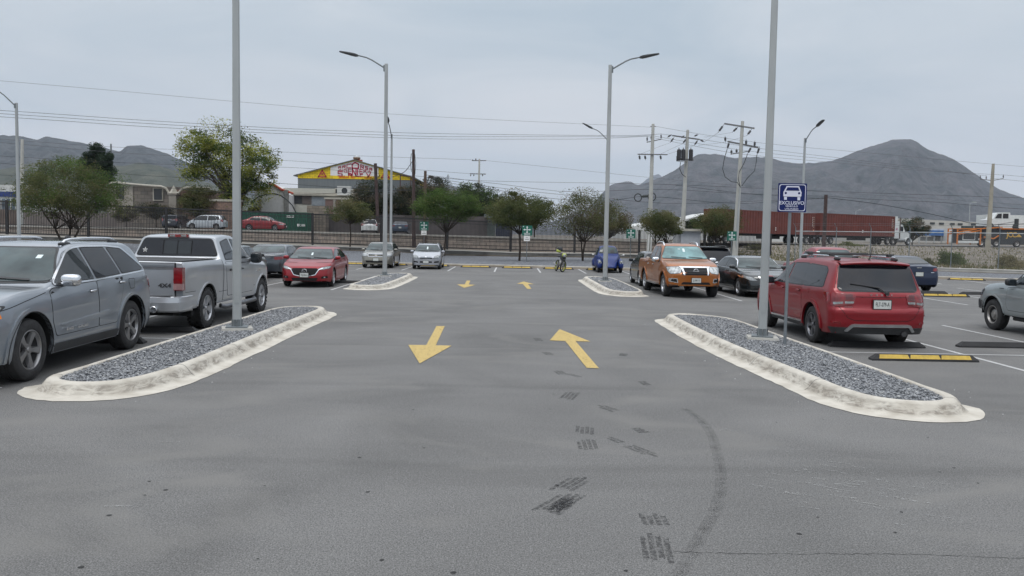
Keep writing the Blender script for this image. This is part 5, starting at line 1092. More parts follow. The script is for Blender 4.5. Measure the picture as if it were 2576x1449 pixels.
line(4.65, 32.1, 26, 32.1, .07); line(-22, 34.0, -5.9, 34.0, .07)
for x in (-6.35, -9.12, -11.6, -14.1): line(x, 29.2, x, 33.96); line(x, 34.04, x, 38.9)
for x in (-13.3, -10.9, -8.45, -6.0, -3.5, -.97, 1.53, 4.0, 6.4, 8.9, 11.4): y1 = KERB(x) - .35; line(x, 45.2 - max(0, x - 6) * .12, x, y1)
for i in range(6): x = 14 + i * 2.6; line(x - .9, 43.0 - i * .8, x, KERB(x) - .35)
ST('painted_lines', b, WL)
for nm, P, lab in (('near left', [(-1.66, 18.43), (-1.48, 18.45), (-1.385, 15.27), (-1.09, 15.25), (-1.44, 13.10), (-1.89, 15.25), (-1.56, 15.28)], 'large faded yellow arrow on the asphalt pointing towards the viewer, left lane'),
                   ('n', [(1.06, 18.25), (1.55, 16.2), (1.26, 16.21), (1.38, 12.93), (1.19, 12.96), (1.06, 16.21), (.76, 16.28)], 'large faded yellow arrow on the asphalt pointing away from the viewer, right lane'),
                   ('l', [(-1.98, 36.35), (-1.82, 36.38), (-1.75, 33.6), (-1.47, 33.5), (-1.81, 31.5), (-2.22, 33.55), (-1.91, 33.65)], 'small distant yellow arrow pointing towards the viewer between the far islands'),
                   ('r', [(.50, 36.4), (.91, 34.6), (.66, 34.5), (.74, 31.6), (.57, 31.56), (.45, 34.5), (.21, 34.75)], 'small distant yellow arrow pointing away between the far islands')):
    b = MB(); b.add([(x, y, .008) for x, y in P], [tuple(range(7))]); tag(b.build('painted_arrow', YL), lab, 'road arrow', 'yellow arrows painted on the lane')
# ---- rubber wheel stops
YR = pm('stop_yellow', (.47, .32, .05), .6, var=.15, scale=12, detail=8); BR = pm('stop_rubber', (.020, .020, .021), .75, var=.25, bump=.2)
def stop(x, y, label, side=-1, rz=0, L=1.85, w=.17):
    t = thing('wheel_stop', label, 'wheel stop', (x, y, 0), rz, 'rubber wheel stops'); h = .11; a = L / 2
    b = MB(); V = [(-a, -w / 2, 0), (a, -w / 2, 0), (a, w / 2, 0), (-a, w / 2, 0), (-a, -w / 2, .03), (a, -w / 2, .03), (a, w / 2, .03), (-a, w / 2, .03), (-a + .10, -.035, h), (a - .10, -.035, h), (a - .10, .035, h), (-a + .10, .035, h)]
    b.add(V, [(0, 1, 5, 4), (1, 2, 6, 5), (2, 3, 7, 6), (3, 0, 4, 7), (4, 5, 9, 8), (5, 6, 10, 9), (6, 7, 11, 10), (7, 4, 8, 11), (8, 9, 10, 11)]); b.build('block', BR, t)
    nrm = Vector((0, side * .08, .05)).normalized() * .004
    for k in range(3):
        x0 = -a + .14 + k * (L - .24) / 3; x1 = x0 + (L - .24) / 3 - .05; q0 = Vector((0, side * w / 2, .03)); q1 = Vector((0, side * .035, h)); A = q0.lerp(q1, .10); B_ = q0.lerp(q1, .92); b = MB()
        b.add([Vector((x0 - .02, 0, 0)) + A + nrm, Vector((x1 + .02, 0, 0)) + A + nrm, Vector((x1, 0, 0)) + B_ + nrm, Vector((x0, 0, 0)) + B_ + nrm], [(0, 1, 2, 3)]); b.build('yellow_strip', YR, t)
stop(7.18, 14.42, 'black wheel stop with three yellow strips just right of the near right island')
stop(7.12, 16.18, 'black rubber wheel stop tucked under the tail of the red suv', 1); stop(9.76, 16.42, 'plain black wheel stop on the lined bay at the right edge', 1)
stop(-7.5, 14.9, 'black wheel stop under the tail of the silver grey suv', 1); stop(-7.2, 16.6, 'black wheel stop under the tail of the silver pickup', 1)
stop(16.25, 31.3, 'yellow striped wheel stop beside the tail of the dark blue sedan'); stop(18.62, 32.9, 'plain black wheel stop right of the dark blue sedan', 1); stop(16.3, 33.0, 'black wheel stop beneath the dark blue sedan', 1)
stop(-6.3, 33.2, 'wheel stop peeping out behind the red sedan', 1); stop(11.2, 31.3, 'wheel stop between the black sedan and the red suv')
for x, l in ((-10.0, 'yellow wheel stop left of the champagne sedan'), (-7.4, 'wheel stop behind the champagne sedan'), (-4.8, 'wheel stop behind the silver hatchback'), (-2.22, 'yellow wheel stop in the first empty bay right of the silver hatchback'), (.29, 'yellow wheel stop in the empty bay left of the motorcycle'), (2.76, 'yellow wheel stop behind the motorcycle'), (5.3, 'yellow wheel stop behind the bright blue classic car'), (7.9, 'yellow wheel stop in the bay right of the bright blue classic car'), (10.4, 'wheel stop two bays right of the bright blue classic car')):
    stop(x, KERB(x) - 1.05 if x > -3 else KERB(x) - .6, l)
stop(24.5, 45.0, 'yellow wheel stop at the far right beside the pale kerb', -1, rad(-16)); stop(20.6, 45.9, 'yellow wheel stop beyond the dark blue sedan', -1, rad(-16))
# ---- tyre marks, oil spots, scratches lying on the asphalt
TM = stain_mat('tyre_print', (.040, .040, .041), .52, 30, .36, .62); SK = stain_mat('skid_soft', (.06, .06, .06), .22, 9, .30, .75); SCR = stain_mat('scratch_white', (.34, .34, .33), .62, 30, .44, .66); OIL = stain_mat('oil_spot', (.03, .03, .03), .85, 10, .2, .4)
rnd = random.Random(3); b = MB(); Z = .003
def quad(x, y, w, l, a, z=Z):
    m = Matrix.Rotation(a, 2); c_ = [m @ Vector(p) for p in ((-w / 2, -l / 2), (w / 2, -l / 2), (w / 2 * rnd.uniform(.8, 1), l / 2), (-w / 2, l / 2))]; b.add([(x + p.x, y + p.y, z) for p in c_], [(0, 1, 2, 3)])
for x, y, a, n_, l in ((.80, 10.7, -.25, 4, .5), (.83, 8.80, -.1, 4, .34), (.80, 8.17, 0, 4, .42), (1.30, 8.0, .5, 3, .45), (1.10, 8.4, .5, 2, .25), (1.10, 5.98, 0, 4, .26), (1.02, 5.45, -.1, 4, .5), (.55, 6.85, -.5, 4, .45), (.42, 6.35, -.55, 4, .6), (.67, 14.5, .2, 3, .4), (.77, 12.5, .2, 3, .4), (.56, 16.4, .1, 3, .5), (1.2, 9.95, .5, 3, .4), (.95, 12.3, .5, 2, .4)):
    for k in range(n_):
        o_ = Matrix.Rotation(a, 2) @ Vector(((k - n_ / 2) * .052, rnd.uniform(-.05, .05))); quad(x + o_.x, y + o_.y, .040, l * rnd.uniform(.7, 1), a)
quad(1.40, 8.83, .13, .22, .3); quad(1.9, 11.7, .12, .3, .1); quad(1.97, 14.5, .14, .3, -.2); ST('tyre_prints', b, TM)
def blob(x, y, r, ry=None, z=.0035, n_=12):
    o_ = [(x + r * math.cos(2 * math.pi * i / n_) * rnd.uniform(.7, 1.1), y + (ry or r) * math.sin(2 * math.pi * i / n_) * rnd.uniform(.7, 1.1), z) for i in range(n_)]; b.add(o_, [tuple(range(n_))])
b = MB()
for i in range(5): blob(.36 + i * .025, 6.2 + i * .05, .07, .12, z=.0036 + i * .0004, n_=26)
ST('wet_patch', b, TM); b = MB()
for i in range(30): x = rnd.uniform(-3.5, 4.5); y = rnd.uniform(4.8, 12); blob(x, y, rnd.uniform(.008, .024), n_=8)
ST('oil_spots', b, OIL)
b = MB(); pts = smooth_pts = [(2.14, 10.0), (2.19, 9.4), (2.17, 8.93), (2.03, 7.97), (1.85, 7.08), (1.64, 6.37), (1.40, 5.78), (1.22, 5.35), (1.02, 4.9), (.8, 4.4)]
f_ = pchip([(-p[1], p[0]) for p in pts][::1] if False else sorted([(p[1], p[0]) for p in pts]))
ys = np.linspace(4.4, 10.0, 60)
for (o0, o1) in ((-.07, .0), (-.03, .035)):
    b.strip([(f_(y) + o0, y, .002) for y in ys], [(f_(y) + o1, y, .002) for y in ys])
ST('skid_marks', b, SK)
b = MB()
for i in range(60): x = rnd.gauss(2.95, .33); y = rnd.gauss(6.9, .42); quad(x, y, rnd.uniform(.05, .22), rnd.uniform(.010, .035), rnd.uniform(-.75, -.35) - 0, .0045)
for i in range(7): quad(rnd.uniform(2.25, 2.5), rnd.uniform(8.85, 9.0), rnd.uniform(.04, .1), .03, rnd.uniform(-.4, .2), .0045)
for i in range(30): quad(rnd.uniform(-4, 4.5), rnd.uniform(4.8, 14), rnd.uniform(.02, .10), .012, rnd.uniform(-.5, .5), .0045)
for (x, y) in ((-2.2, 17.6), (-3.3, 8.0), (-2.8, 8.3), (-2.9, 6.1), (2.9, 10.9)): quad(x, y, .22, .035, 0, .0045)
ST('scratches', b, SCR)
b = MB(); X_ = np.linspace(1.1, 4.5, 90); A = [(x, 5.40 + .02 * math.sin(x * 3) + rnd.uniform(-.012, .012), .0025) for x in X_]; b.strip(A, [(p[0], p[1] + rnd.uniform(.002, .008), p[2]) for p in A]); ST('asphalt_crack', b, OIL)
# ================================================================== lamp posts and signs
GAL = pm('galvanised_steel', (.335, .355, .36), .5, .15, var=.08, scale=3, stretch=(1, 1, .3)); GAL2 = pm('galvanised_dark', (.16, .18, .19), .5, .4, var=.1); LGREY = pm('lamp_head_grey', (.10, .105, .11), .5, .3)
def lamp_post(label, x, y, z0, H, arm, rz=0, w0=.17, w1=.10, base=True, skip_head=False, rf=1.0):
    """arm: direction in degrees from +X of the outreach"""
    t = thing('lamp_post', label, 'lamp post', (x, y, z0), 0, 'lamp posts of the car park'); b = MB(); n = 8; m = Matrix.Rotation(rz, 3, 'Z'); V = []
    for z, w in ((0, w0), (H, w1)):
        c = w * .16
        for px, py in ((-w / 2 + c, -w / 2), (w / 2 - c, -w / 2), (w / 2, -w / 2 + c), (w / 2, w / 2 - c), (w / 2 - c, w / 2), (-w / 2 + c, w / 2), (-w / 2, w / 2 - c), (-w / 2, -w / 2 + c)): V.append(m @ Vector((px, py, z)))
    b.add(V, [(i, (i + 1) % 8, 8 + (i + 1) % 8, 8 + i) for i in range(8)] + [tuple(range(8, 16))]); b.build('pole', GAL, t)
    if base:
        b = MB(); b.box((0, 0, .052), (.40, .40, .024), rz); 
        for a in range(8): q = m @ Vector((math.cos(a * math.pi / 4 + .39) * (w0 * .56), math.sin(a * math.pi / 4 + .39) * (w0 * .56), 0)); b.box((q.x, q.y, .10), (.012, .06, .19), rz + a * math.pi / 4 + .39)
        b.build('base_plate', GAL2, t); b = MB(); V = []
        b.box((0, 0, -.005), (.60, .52, .09), rz + .1, taper=.93); b.build('footing', LCO, t)
        b = MB(); b.box(m @ Vector((0, -w0 / 2 - .002, .62)), (w0 * .45, .012, .22), rz); b.build('hand_hole_cover', GAL, t)
    d = Vector((math.cos(rad(arm)), math.sin(rad(arm)), 0)); s_ = Vector((-d.y, d.x, 0)); e = Vector((0, 0, H - .18))
    b = MB(); b.tube([e + d * .05, e + d * .62 + Vector((0, 0, .34 * rf)), e + d * .85 + Vector((0, 0, .44 * rf)), e + d * 1.3 + Vector((0, 0, .54 * rf))], [.034, .03, .03, .028], 8); b.box(e + d * .07 + Vector((0, 0, .0)), (.10, .10, .26), rad(arm)); b.build('outreach_arm', GAL2, t, smooth=50)
    c0 = e + d * 1.2 + Vector((0, 0, .52 * rf)); u = (d * 1 + Vector((0, 0, .19 * rf * rf))).normalized(); up = u.cross(s_) * -1; hl = .82; b = MB(); P = []
    for k, (q, w, hh) in enumerate(((0, .06, .07), (.12, .12, .11), (.30, .15, .10), (.62, .155, .06), (.78, .11, .045), (.82, .04, .03))):
        for a_, b_ in ((-1, -.35), (1, -.35), (1, .1), (.6, .65), (-.6, .65), (-1, .1)): P.append(c0 + u * q + s_ * (a_ * w) + up * (b_ * hh))
    F = [(k * 6 + j, k * 6 + (j + 1) % 6, k * 6 + 6 + (j + 1) % 6, k * 6 + 6 + j) for k in range(5) for j in range(6)] + [tuple(range(6)), tuple(range(30, 36))]
    b.add(P, F); hd = b.build('lamp_head', LGREY, t, smooth=40); b = MB(); b.add([c0 + u * q + s_ * w - up * .042 * g for q, w, g in ((.33, -.12, .95), (.74, -.10, .45), (.74, .10, .45), (.33, .12, .95))], [(0, 1, 2, 3)])
    b.build('led_panel', pm('led_panel', (.10, .10, .09), .2), hd); return t
lamp_post('tall galvanised lamp post on the near left gravel island, top out of view', -5.29, 16.02, .15, 9.2, 180, rz=.25, w0=.165, w1=.105)
lamp_post('tall galvanised lamp post on the near right gravel island, beside the blue sign', 4.84, 16.0, .15, 9.2, 0, rz=-.3, w0=.165, w1=.105)
lamp_post('lamp post on the far left gravel island with its arm to the left', -5.52, 36.1, .15, 9.05, 180, rz=.2, w0=.19, w1=.14)
lamp_post('lamp post on the far right gravel island with its arm to the right', 3.90, 35.0, .15, 8.95, 0, rz=-.2, w0=.19, w1=.14)
p = gp(988, 660, .12)
def post_far(label, px, ptop, pbot, Y, arm, w0=.18):
    A = at(pbot[0], pbot[1], Y); B = at(ptop[0], ptop[1], Y); z0 = hz(A.x, Y) if Y > KERB(A.x) else .0
    return lamp_post(label, A.x, Y, z0 + .02, B.z - z0, arm, w0=w0, w1=.13, base=False, rf=1.6)
post_far('slender lamp post right of the far left one, its head pointing at the viewer', 988, (990, 338), (983, 640), 60, 266)
post_far('lamp post half hidden behind the far right lamp post, arm up to the left', 1530, (1531, 348), (1524, 650), 60.5, 186)
post_far('lamp post behind the blue sign with its head turned right and towards the viewer', 2014, (2023, 348), (2013, 655), 58, -73)
post_far('lamp post at the far left edge behind the silver grey suv', 50, (52, 260), (49, 640), 49, 226)
# ---- blue reserved parking sign
def blue_sign():
    t = thing('parking_sign', 'blue square sign with white car symbol reading EXCLUSIVO VEHICULO UTILITARIO', 'sign', (5.03, 15.25, .13), 0)
    b = MB(); b.tube([(0, 0, 0), (.0, 0, 2.60)], .030, 10); b.build('post', pm('post_grey', (.17, .19, .205), .5, .3), t, smooth=50)
    B_ = pm('sign_blue', (.005, .014, .095), .5, var=.06, spec=.25); Wm = pm('sign_white', (.60, .62, .72), .5, var=.03); r = (0, 0, 0)
    def M(y): return Matrix(((1, 0, 0, 0.02), (0, 0, -1, y), (0, 1, 0, 2.69), (0, 0, 0, 1)))
    s_ = .52; h = s_ / 2; b = MB(); b.prism(round_poly([(-h, -h), (h, -h), (h, h), (-h, h)], .02), M(-.034), .006); pl = b.build('sign_plate', B_, t)
    b = MB(); O = round_poly([(-h + .02, -h + .02), (h - .02, -h + .02), (h - .02, h - .02), (-h + .02, h - .02)], .045, 6); I = [(x * .955, y * .955) for x, y in O]; m = M(-.0415)
    b.strip([m @ Vector((*p_, 0)) for p_ in O + [O[0]]], [m @ Vector((*p_, 0)) for p_ in I + [I[0]]]); b.build('border', Wm, pl)
    b = MB(); m = M(-.0425); q = lambda P_: [m @ Vector((x, y, 0)) for x, y in P_]
    k = .52 / 930  # sign pixels to metres, centre (820,715)
    c = lambda P_: [((x - 820) * k, (715 - y) * k) for x, y in P_]
    b.add(q(c([(625, 340), (1025, 340), (1095, 500), (1115, 535), (1110, 660), (1090, 680), (545, 680), (525, 660), (525, 535), (545, 500)])), [tuple(range(10))])
    b.add(q(c([(552, 692), (645, 692), (645, 785), (558, 785)])), [(0, 1, 2, 3)]); b.add(q(c([(985, 692), (1080, 692), (1075, 795), (990, 795)])), [(0, 1, 2, 3)]); b.build('car_symbol', Wm, pl)
    b = MB(); m = M(-.044); b.add(q(c([(650, 380), (1000, 380), (1045, 490), (600, 490)])), [(0, 1, 2, 3)])
    for cx in (603, 1035): b.add(q(c([(cx + 38 * math.cos(i * .524), 568 + 38 * math.sin(i * .524)) for i in range(12)])), [tuple(range(12))])
    b.build('symbol_window', B_, pl)
    for s1, y, sz, bo in (('EXCLUSIVO', 888, .0865, .0012), ('VEHÍCULO', 993, .047, .0005), ('UTILITARIO', 1085, .047, .0005)):
        text('sign_lettering', s1, Wm, pl, (.02 - .006, -.0425, 2.69 + (715 - y) * k), (math.pi / 2, 0, 0), sz, bold=bo, extrude=.0008)
blue_sign()
# ---- green meeting point signs
GRN = pm('sign_green', (.006, .11, .075), .5, var=.05); WG = pm('sign_white2', (.62, .64, .63), .5, var=.03)
def green_sign(label, px, py0, py1, Y, tag_, base_y):
    c = at(px, (py0 + py1) / 2, Y); z0 = hz(c.x, Y); t = thing('meeting_point_sign', label, 'sign', (c.x, Y, z0), 0, 'green meeting point signs'); hc = c.z - z0
    b = MB(); b.tube([(0, 0, 0), (0, 0, hc + .25)], .03, 8); b.build('post', GAL2, t)
    w = .69; b = MB(); b.box((0, -.04, hc), (w, .012, w)); pl = b.build('sign_plate', GRN, t)
    for a in range(4):
        b = MB(); d = Matrix.Rotation(a * math.pi / 2, 2); P = [(-.035, .17), (-.075, .17), (0, .26), (.075, .17), (.035, .17), (.03, .06), (-.03, .06)]
        P = [d @ Vector(p_) for p_ in P]; b.add([(p_.x, -.05, hc + .06 + p_.y * .95) for p_ in P], [tuple(range(7))]); b.build('arrow_symbol', WG, pl)
    b = MB(); b.lathe([(0, 0), (.05, 0)], 12, 'y', c=(0, -.05, hc + .06)); b.build('centre_dot', WG, pl)
    text('sign_lettering', 'PUNTO DE', WG, pl, (0, -.05, hc - .205), (math.pi / 2, 0, 0), .085, bold=.003, extrude=.001); text('sign_lettering', 'REUNIÓN', WG, pl, (0, -.05, hc - .285), (math.pi / 2, 0, 0), .085, bold=.003, extrude=.001)
    b = MB(); b.box((-.25, -.05, hc + .27), (.08, .004, .04)); b.build('corner_mark', WG, pl)
    if tag_:
        b = MB(); b.box((-.01, -.045, hc - .54), (.42, .010, .36)); p2 = b.build('notice_plate', WHT, t)
        b = MB(); b.box((-.01, -.054, hc - .60), (.28, .004, .03)); b.build('notice_line', INK, p2); b = MB(); b.box((-.01, -.054, hc - .47), (.15, .004, .02)); b.build('notice_line', INK, p2)
green_sign('green meeting point sign with white notice, above the silver hatchback', 1067, 558, 579, 66, 1, 0)
green_sign('green meeting point sign with white notice, left of the motorcycle under the trees', 1326, 569, 591, 57.5, 1, 0)
green_sign('green meeting point sign without a notice, above and right of the bright blue classic car', 1587, 577, 599, 64, 0, 0)
green_sign('green meeting point sign in front of the right concrete pole, above the black suv', 1841, 583, 604, 62, 0, 0)
# ---- iron fence
IRON = pm('fence_iron', (.026, .026, .028), .6, .2, var=.2)
def iron_fence(label, A, B, n, H, rails, zf, pitch=.115, pts=None):
    t = thing('iron_fence', label, 'fence', (0, 0, 0)); A = Vector(A); B = Vector(B); d = (B - A); L = d.length; u = d / L; rz = math.atan2(u.y, u.x)
    for i in range(n):
        p0 = A + u * (L * i / n); p1 = A + u * (L * (i + 1) / n); z0 = zf(p0.x); z1 = zf(p1.x); b = MB(); k = int((p1 - p0).length / pitch); ln = (p1 - p0).length
        for j in range(1, k): q = p0.lerp(p1, j / k); z = z0 + (z1 - z0) * j / k; b.box((q.x, q.y, z + H / 2 + .04), (.038, .03, H - .08), rz)
        for r_, w in rails: m_ = (p0 + p1) / 2; b.tube([(p0.x, p0.y, z0 + r_), (p1.x, p1.y, z1 + r_)], w, 4)
        for j in range(0, k, 4): q = p0.lerp(p1, j / k); z = z0 + (z1 - z0) * j / k
        b.build('fence_panel', IRON, t)
    for i in range(n + 1):
        q = A + u * (L * i / n); b = MB(); b.box((q.x, q.y - .02, zf(q.x) + (H + .1) / 2 - .25), (.17, .15, H + .5), rz); b.build('post', IRON, t)
iron_fence('tall black iron picket fence with square posts across the left and middle background', (-62, 59.5), (-.2, 75.6), 11, 2.62, [(.10, .07), (.42, .03), (.80, .035), (2.28, .035), (2.55, .075)], lambda x: zfence(x) + .02)
iron_fence('lower black iron picket fence behind the motorcycle and the bright blue car', (-.2, 75.6), (22.8, 74.0), 4, 2.05, [(.10, .07), (.42, .03), (.80, .035)], lambda x: zfence(x) + .02)
# ---- stone wall of the street
STW = brick_mat('rubble_stone', (.40, .335, .285), (.28, .25, .22), (.15, .135, .12), 1.0, .62, .30, msize=.02)
t = thing('stone_wall', 'pinkish stone retaining wall of the street seen through the iron fence', 'wall'); b = MB(); X_ = np.arange(-110, 19, 3.0)
b.strip([(x, 78.4, .2) for x in X_], [(x, 78.4, street_z(x) - .05) for x in X_]); b.build('wall_face', STW, t); b = MB()
b.strip([(x, 78.30, street_z(x) - .05) for x in X_], [(x, 78.30, street_z(x) + .10) for x in X_]); b.strip([(x, 78.30, street_z(x) + .10) for x in X_], [(x, 80.2, street_z(x) + .10) for x in X_]); b.strip([(x, 80.2, street_z(x) + .10) for x in X_], [(x, 80.2, street_z(x) - .05) for x in X_]); b.strip([(x, 78.4, street_z(x) - .05) for x in X_], [(x, 78.30, street_z(x) - .05) for x in X_])
b.build('pavement_kerb', LCO, t)
# ---- chain link fence at right
def chain_fence():
    t = thing('chain_link_fence', 'thin wire fence on grey posts with angled barbed tips along the bank at right', 'fence'); pts = [(1999, 658), (2102, 662), (2190, 665), (2288, 670), (2391, 675), (2510, 681), (2640, 690)]
    P = []
    for x, y in pts:
        q = gp(x, y, .30); Yw = q.y; 
        for _ in range(6): q = at(x, y, Yw); Yw = WALL(q.x) + 1.2
        P.append(Vector((q.x, Yw, .2)))
    for q in P:
        b = MB(); b.tube([q, q + Vector((0, 0, 2.75))], .035, 6); b.tube([q + Vector((0, 0, 2.7)), q + Vector((-.22, -.15, 3.05))], .022, 5); b.build('post', GAL2, t)
    b = MB(); b.tube([q + Vector((0, 0, 2.45)) for q in P], .028, 6); b.build('top_rail', pm('rail_pale', (.36, .38, .38), .5, .2), t)
    b = MB()
    for k in (2.9, 3.02): b.tube([q + Vector((-.12, -.08, k)) for q in P], .007, 3)
    b.build('barbed_wire', GAL2, t)
    m = bpy.data.materials.new('chain_mesh'); m.use_nodes = True; bs = m.node_tree.nodes['Principled BSDF']; bs.inputs['Base Color'].default_value = (.2, .2, .2, 1); bs.inputs['Alpha'].default_value = .14
    b = MB(); b.strip([q + Vector((0, 0, .1)) for q in P], [q + Vector((0, 0, 2.42)) for q in P]); b.build('wire_mesh', m, t)
chain_fence()
# ================================================================== trees
BARK = pm('bark', (.045, .035, .028), .95, var=.35, scale=8, bump=.6, bscale=20)
def leafmat(n, a, b_): 
    m = pm('leaf_' + n, a, .75, var=.3, scale=.9, col2=b_, detail=8, lo=.36, hi=.64, spec=.25); 
    t = m.node_tree; p_ = t.nodes['Principled BSDF']; o_ = t.nodes['Material Output']; tr = t.nodes.new('ShaderNodeBsdfTranslucent'); mx_ = t.nodes.new('ShaderNodeMixShader'); mx_.inputs[0].default_value = .42
    t.links.new(p_.inputs['Base Color'].links[0].from_socket, tr.inputs[0]); t.links.new(p_.outputs[0], mx_.inputs[1]); t.links.new(tr.outputs[0], mx_.inputs[2]); t.links.new(mx_.outputs[0], o_.inputs[0]); return m
LF1 = leafmat('acacia_dark', (.048, .066, .026), (.125, .140, .052)); LF2 = leafmat('acacia_olive', (.066, .074, .032), (.155, .148, .064)); LF3 = leafmat('green', (.038, .075, .018), (.10, .155, .040)); LF4 = leafmat('yellow_green', (.11, .14, .025), (.40, .41, .09)); LF5 = leafmat('conifer', (.022, .038, .022), (.05, .075, .045)); LF6 = leafmat('dry', (.07, .06, .04), (.14, .115, .07)); LF7 = leafmat('dark', (.018, .028, .018), (.055, .065, .035))
def tree(label, loc, H, cw, ch, nleaf, lsz, mat, stems=1, seed=1, dens=1.0, nclump=60, flat=1.0, lean=(0, 0), name='tree', cat='tree', trunk=.12, group='trees behind the car park', twig=False, cshape=None, fork=None, sgm=1.0):
    r = random.Random(seed); t = thing(name, label, cat, loc, 0, group); C0 = Vector((lean[0], lean[1], H - ch / 2)); cl = []
    for i in range(nclump):
        while True:
            p = Vector((r.uniform(-1, 1), r.uniform(-1, 1), r.uniform(-1, 1)))
            if p.length < 1 and p.length > .15: break
        p = p * (.62 + .38 * r.random()) / max(p.length, .45) * min(1, p.length + .25)
        if p.z < 0: p.z *= .75
        q = Vector((p.x * cw / 2, p.y * cw / 2, p.z * ch / 2))
        if cshape: q = cshape(q, r) - Vector((loc[0], 0, loc[2])); cl.append(q); continue
        cl.append(C0 + q)
    b = MB(); zf_ = (fork or (H - ch) * .75)
    for s_ in range(stems):
        a = 2 * math.pi * s_ / stems + seed; e = Vector((math.cos(a) * cw * .12, math.sin(a) * cw * .12, zf_)) if stems > 1 else Vector((lean[0] * .5, lean[1] * .5, zf_))
        b.tube([(0, 0, -.3), Vector((e.x * .45 + r.uniform(-.06, .06), e.y * .5, zf_ * .5)), e], [trunk, trunk * .82, trunk * .68], 7)
        mine = [c for i, c in enumerate(cl) if i % stems == s_]
        for c in mine[:max(6, 26 // stems)]:
            m_ = e.lerp(c, .5) + Vector((r.uniform(-.2, .2), r.uniform(-.2, .2), -abs(c - e) .length * .06 if False else r.uniform(-.1, .25))); b.tube([e, m_, c], [trunk * .42, trunk * .24, trunk * .07], 5)
    b.build('trunk', BARK, t, smooth=60); N_ = int(nleaf * dens); rs = np.random.RandomState(seed)
    k = rs.randint(0, len(cl), N_); base = np.array([tuple(c) for c in cl])[k]; rc = np.clip(rs.normal(1, .3, len(cl)), .4, 1.7)[k][:, None]; sg = .10 * (cw + ch) / 2 * sgm
    off = rs.normal(0, 1, (N_, 3)); ln_ = np.linalg.norm(off, axis=1)[:, None]; off = off / ln_ * np.minimum(ln_, 1.9) * sg * rc; off[:, 2] *= .62 * flat; cen = base + off
    a = rs.normal(0, 1, (N_, 3)); a[:, 2] *= .5; a /= np.linalg.norm(a, axis=1)[:, None]; c_ = rs.normal(0, 1, (N_, 3)); c_ = np.cross(a, c_); c_ /= np.linalg.norm(c_, axis=1)[:, None]
    sz = lsz * rs.uniform(.6, 1.5, (N_, 1)); wd = sz * rs.uniform(.22, .5, (N_, 1)) if not twig else sz * .16
    V = np.stack([cen - a * sz, cen + c_ * wd, cen + a * sz, cen - c_ * wd], 1).reshape(-1, 3); me = bpy.data.meshes.new('crown'); me.vertices.add(N_ * 4); me.vertices.foreach_set('co', V.ravel()); me.loops.add(N_ * 4); me.loops.foreach_set('vertex_index', np.arange(N_ * 4)); me.polygons.add(N_); me.polygons.foreach_set('loop_start', np.arange(0, N_ * 4, 4)); me.polygons.foreach_set('loop_total', np.full(N_, 4)); me.update(); me.validate()
    ms = mat if isinstance(mat, list) else [mat]
    for m in ms: me.materials.append(m)
    if len(ms) > 1: cm = rs.randint(0, len(ms), len(cl))[k]; me.polygons.foreach_set('material_index', cm.astype(np.int32))
    o = bpy.data.objects.new('crown', me); COL.objects.link(o); o.parent = t; return t
def lobes(L_, Y):
    def f(q, r):
        x, y, rx, ry = r.choices(L_, [a[2] * a[3] for a in L_])[0]; C_ = at(x, y, Y); s_ = FPX / Y
        while True:
            p = Vector((r.uniform(-1, 1), r.uniform(-1, 1), r.uniform(-1, 1)))
            if .3 < p.length < 1: break
        return Vector((C_.x + p.x * rx / s_, p.y * rx / s_, C_.z + p.z * ry / s_))
    return f
def T(label, px, y0, y1, ybase, Y, wpx, mat, **k):
    A = at(px, ybase, Y); s_ = FPX / Y; top = at(px, y0, Y).z; bot = at(px, y1, Y).z; z0 = k.pop('z0', None); z0 = hz(A.x, Y) if z0 is None else z0
    return tree(label, (A.x, Y, z0), top - z0, wpx / s_, top - bot, mat=mat, **k)
T('broad dark green acacia at left behind the silver grey suv', 172, 402, 566, 600, 58, 250, [LF1, LF2, LF3], nleaf=39000, lsz=0.061, stems=3, seed=4, nclump=110, trunk=.10, fork=1.7)
T('small thin acacia right of the red sedan, below the yellow gable', 880, 500, 570, 645, 68, 112, [LF1, LF2], nleaf=13000, lsz=0.057, seed=5, nclump=46, trunk=.07, fork=1.9)
T('bright green acacia with a leaning trunk above the silver hatchback', 1118, 474, 562, 628, 67, 165, [LF3, LF3, LF1], nleaf=23400, lsz=0.061, seed=6, nclump=70, trunk=.08, lean=(.2, 0), fork=1.9)
T('round acacia with a curved trunk standing in the far gravel, left of the motorcycle', 1306, 484, 582, 656, 60, 165, [LF1, LF1, LF2], nleaf=26000, lsz=0.057, seed=7, nclump=80, trunk=.09, fork=1.9)
T('sparse thorny tree right above the motorcycle', 1466, 482, 602, 655, 62, 178, [LF2, LF1, LF6], nleaf=16900, lsz=0.057, seed=8, nclump=120, trunk=.08, stems=2, fork=1.4)
T('olive acacia above the orange pickup, in front of the left concrete pole', 1664, 528, 600, 650, 66, 124, [LF2, LF2, LF1], nleaf=19500, lsz=0.057, seed=9, nclump=60, trunk=.08, stems=3, fork=1.3)
T('olive acacia left of the right concrete pole in front of the rust red containers', 1802, 520, 606, 650, 70, 120, [LF2, LF1], nleaf=18200, lsz=0.057, seed=10, nclump=70, trunk=.07, stems=2, fork=1.5)
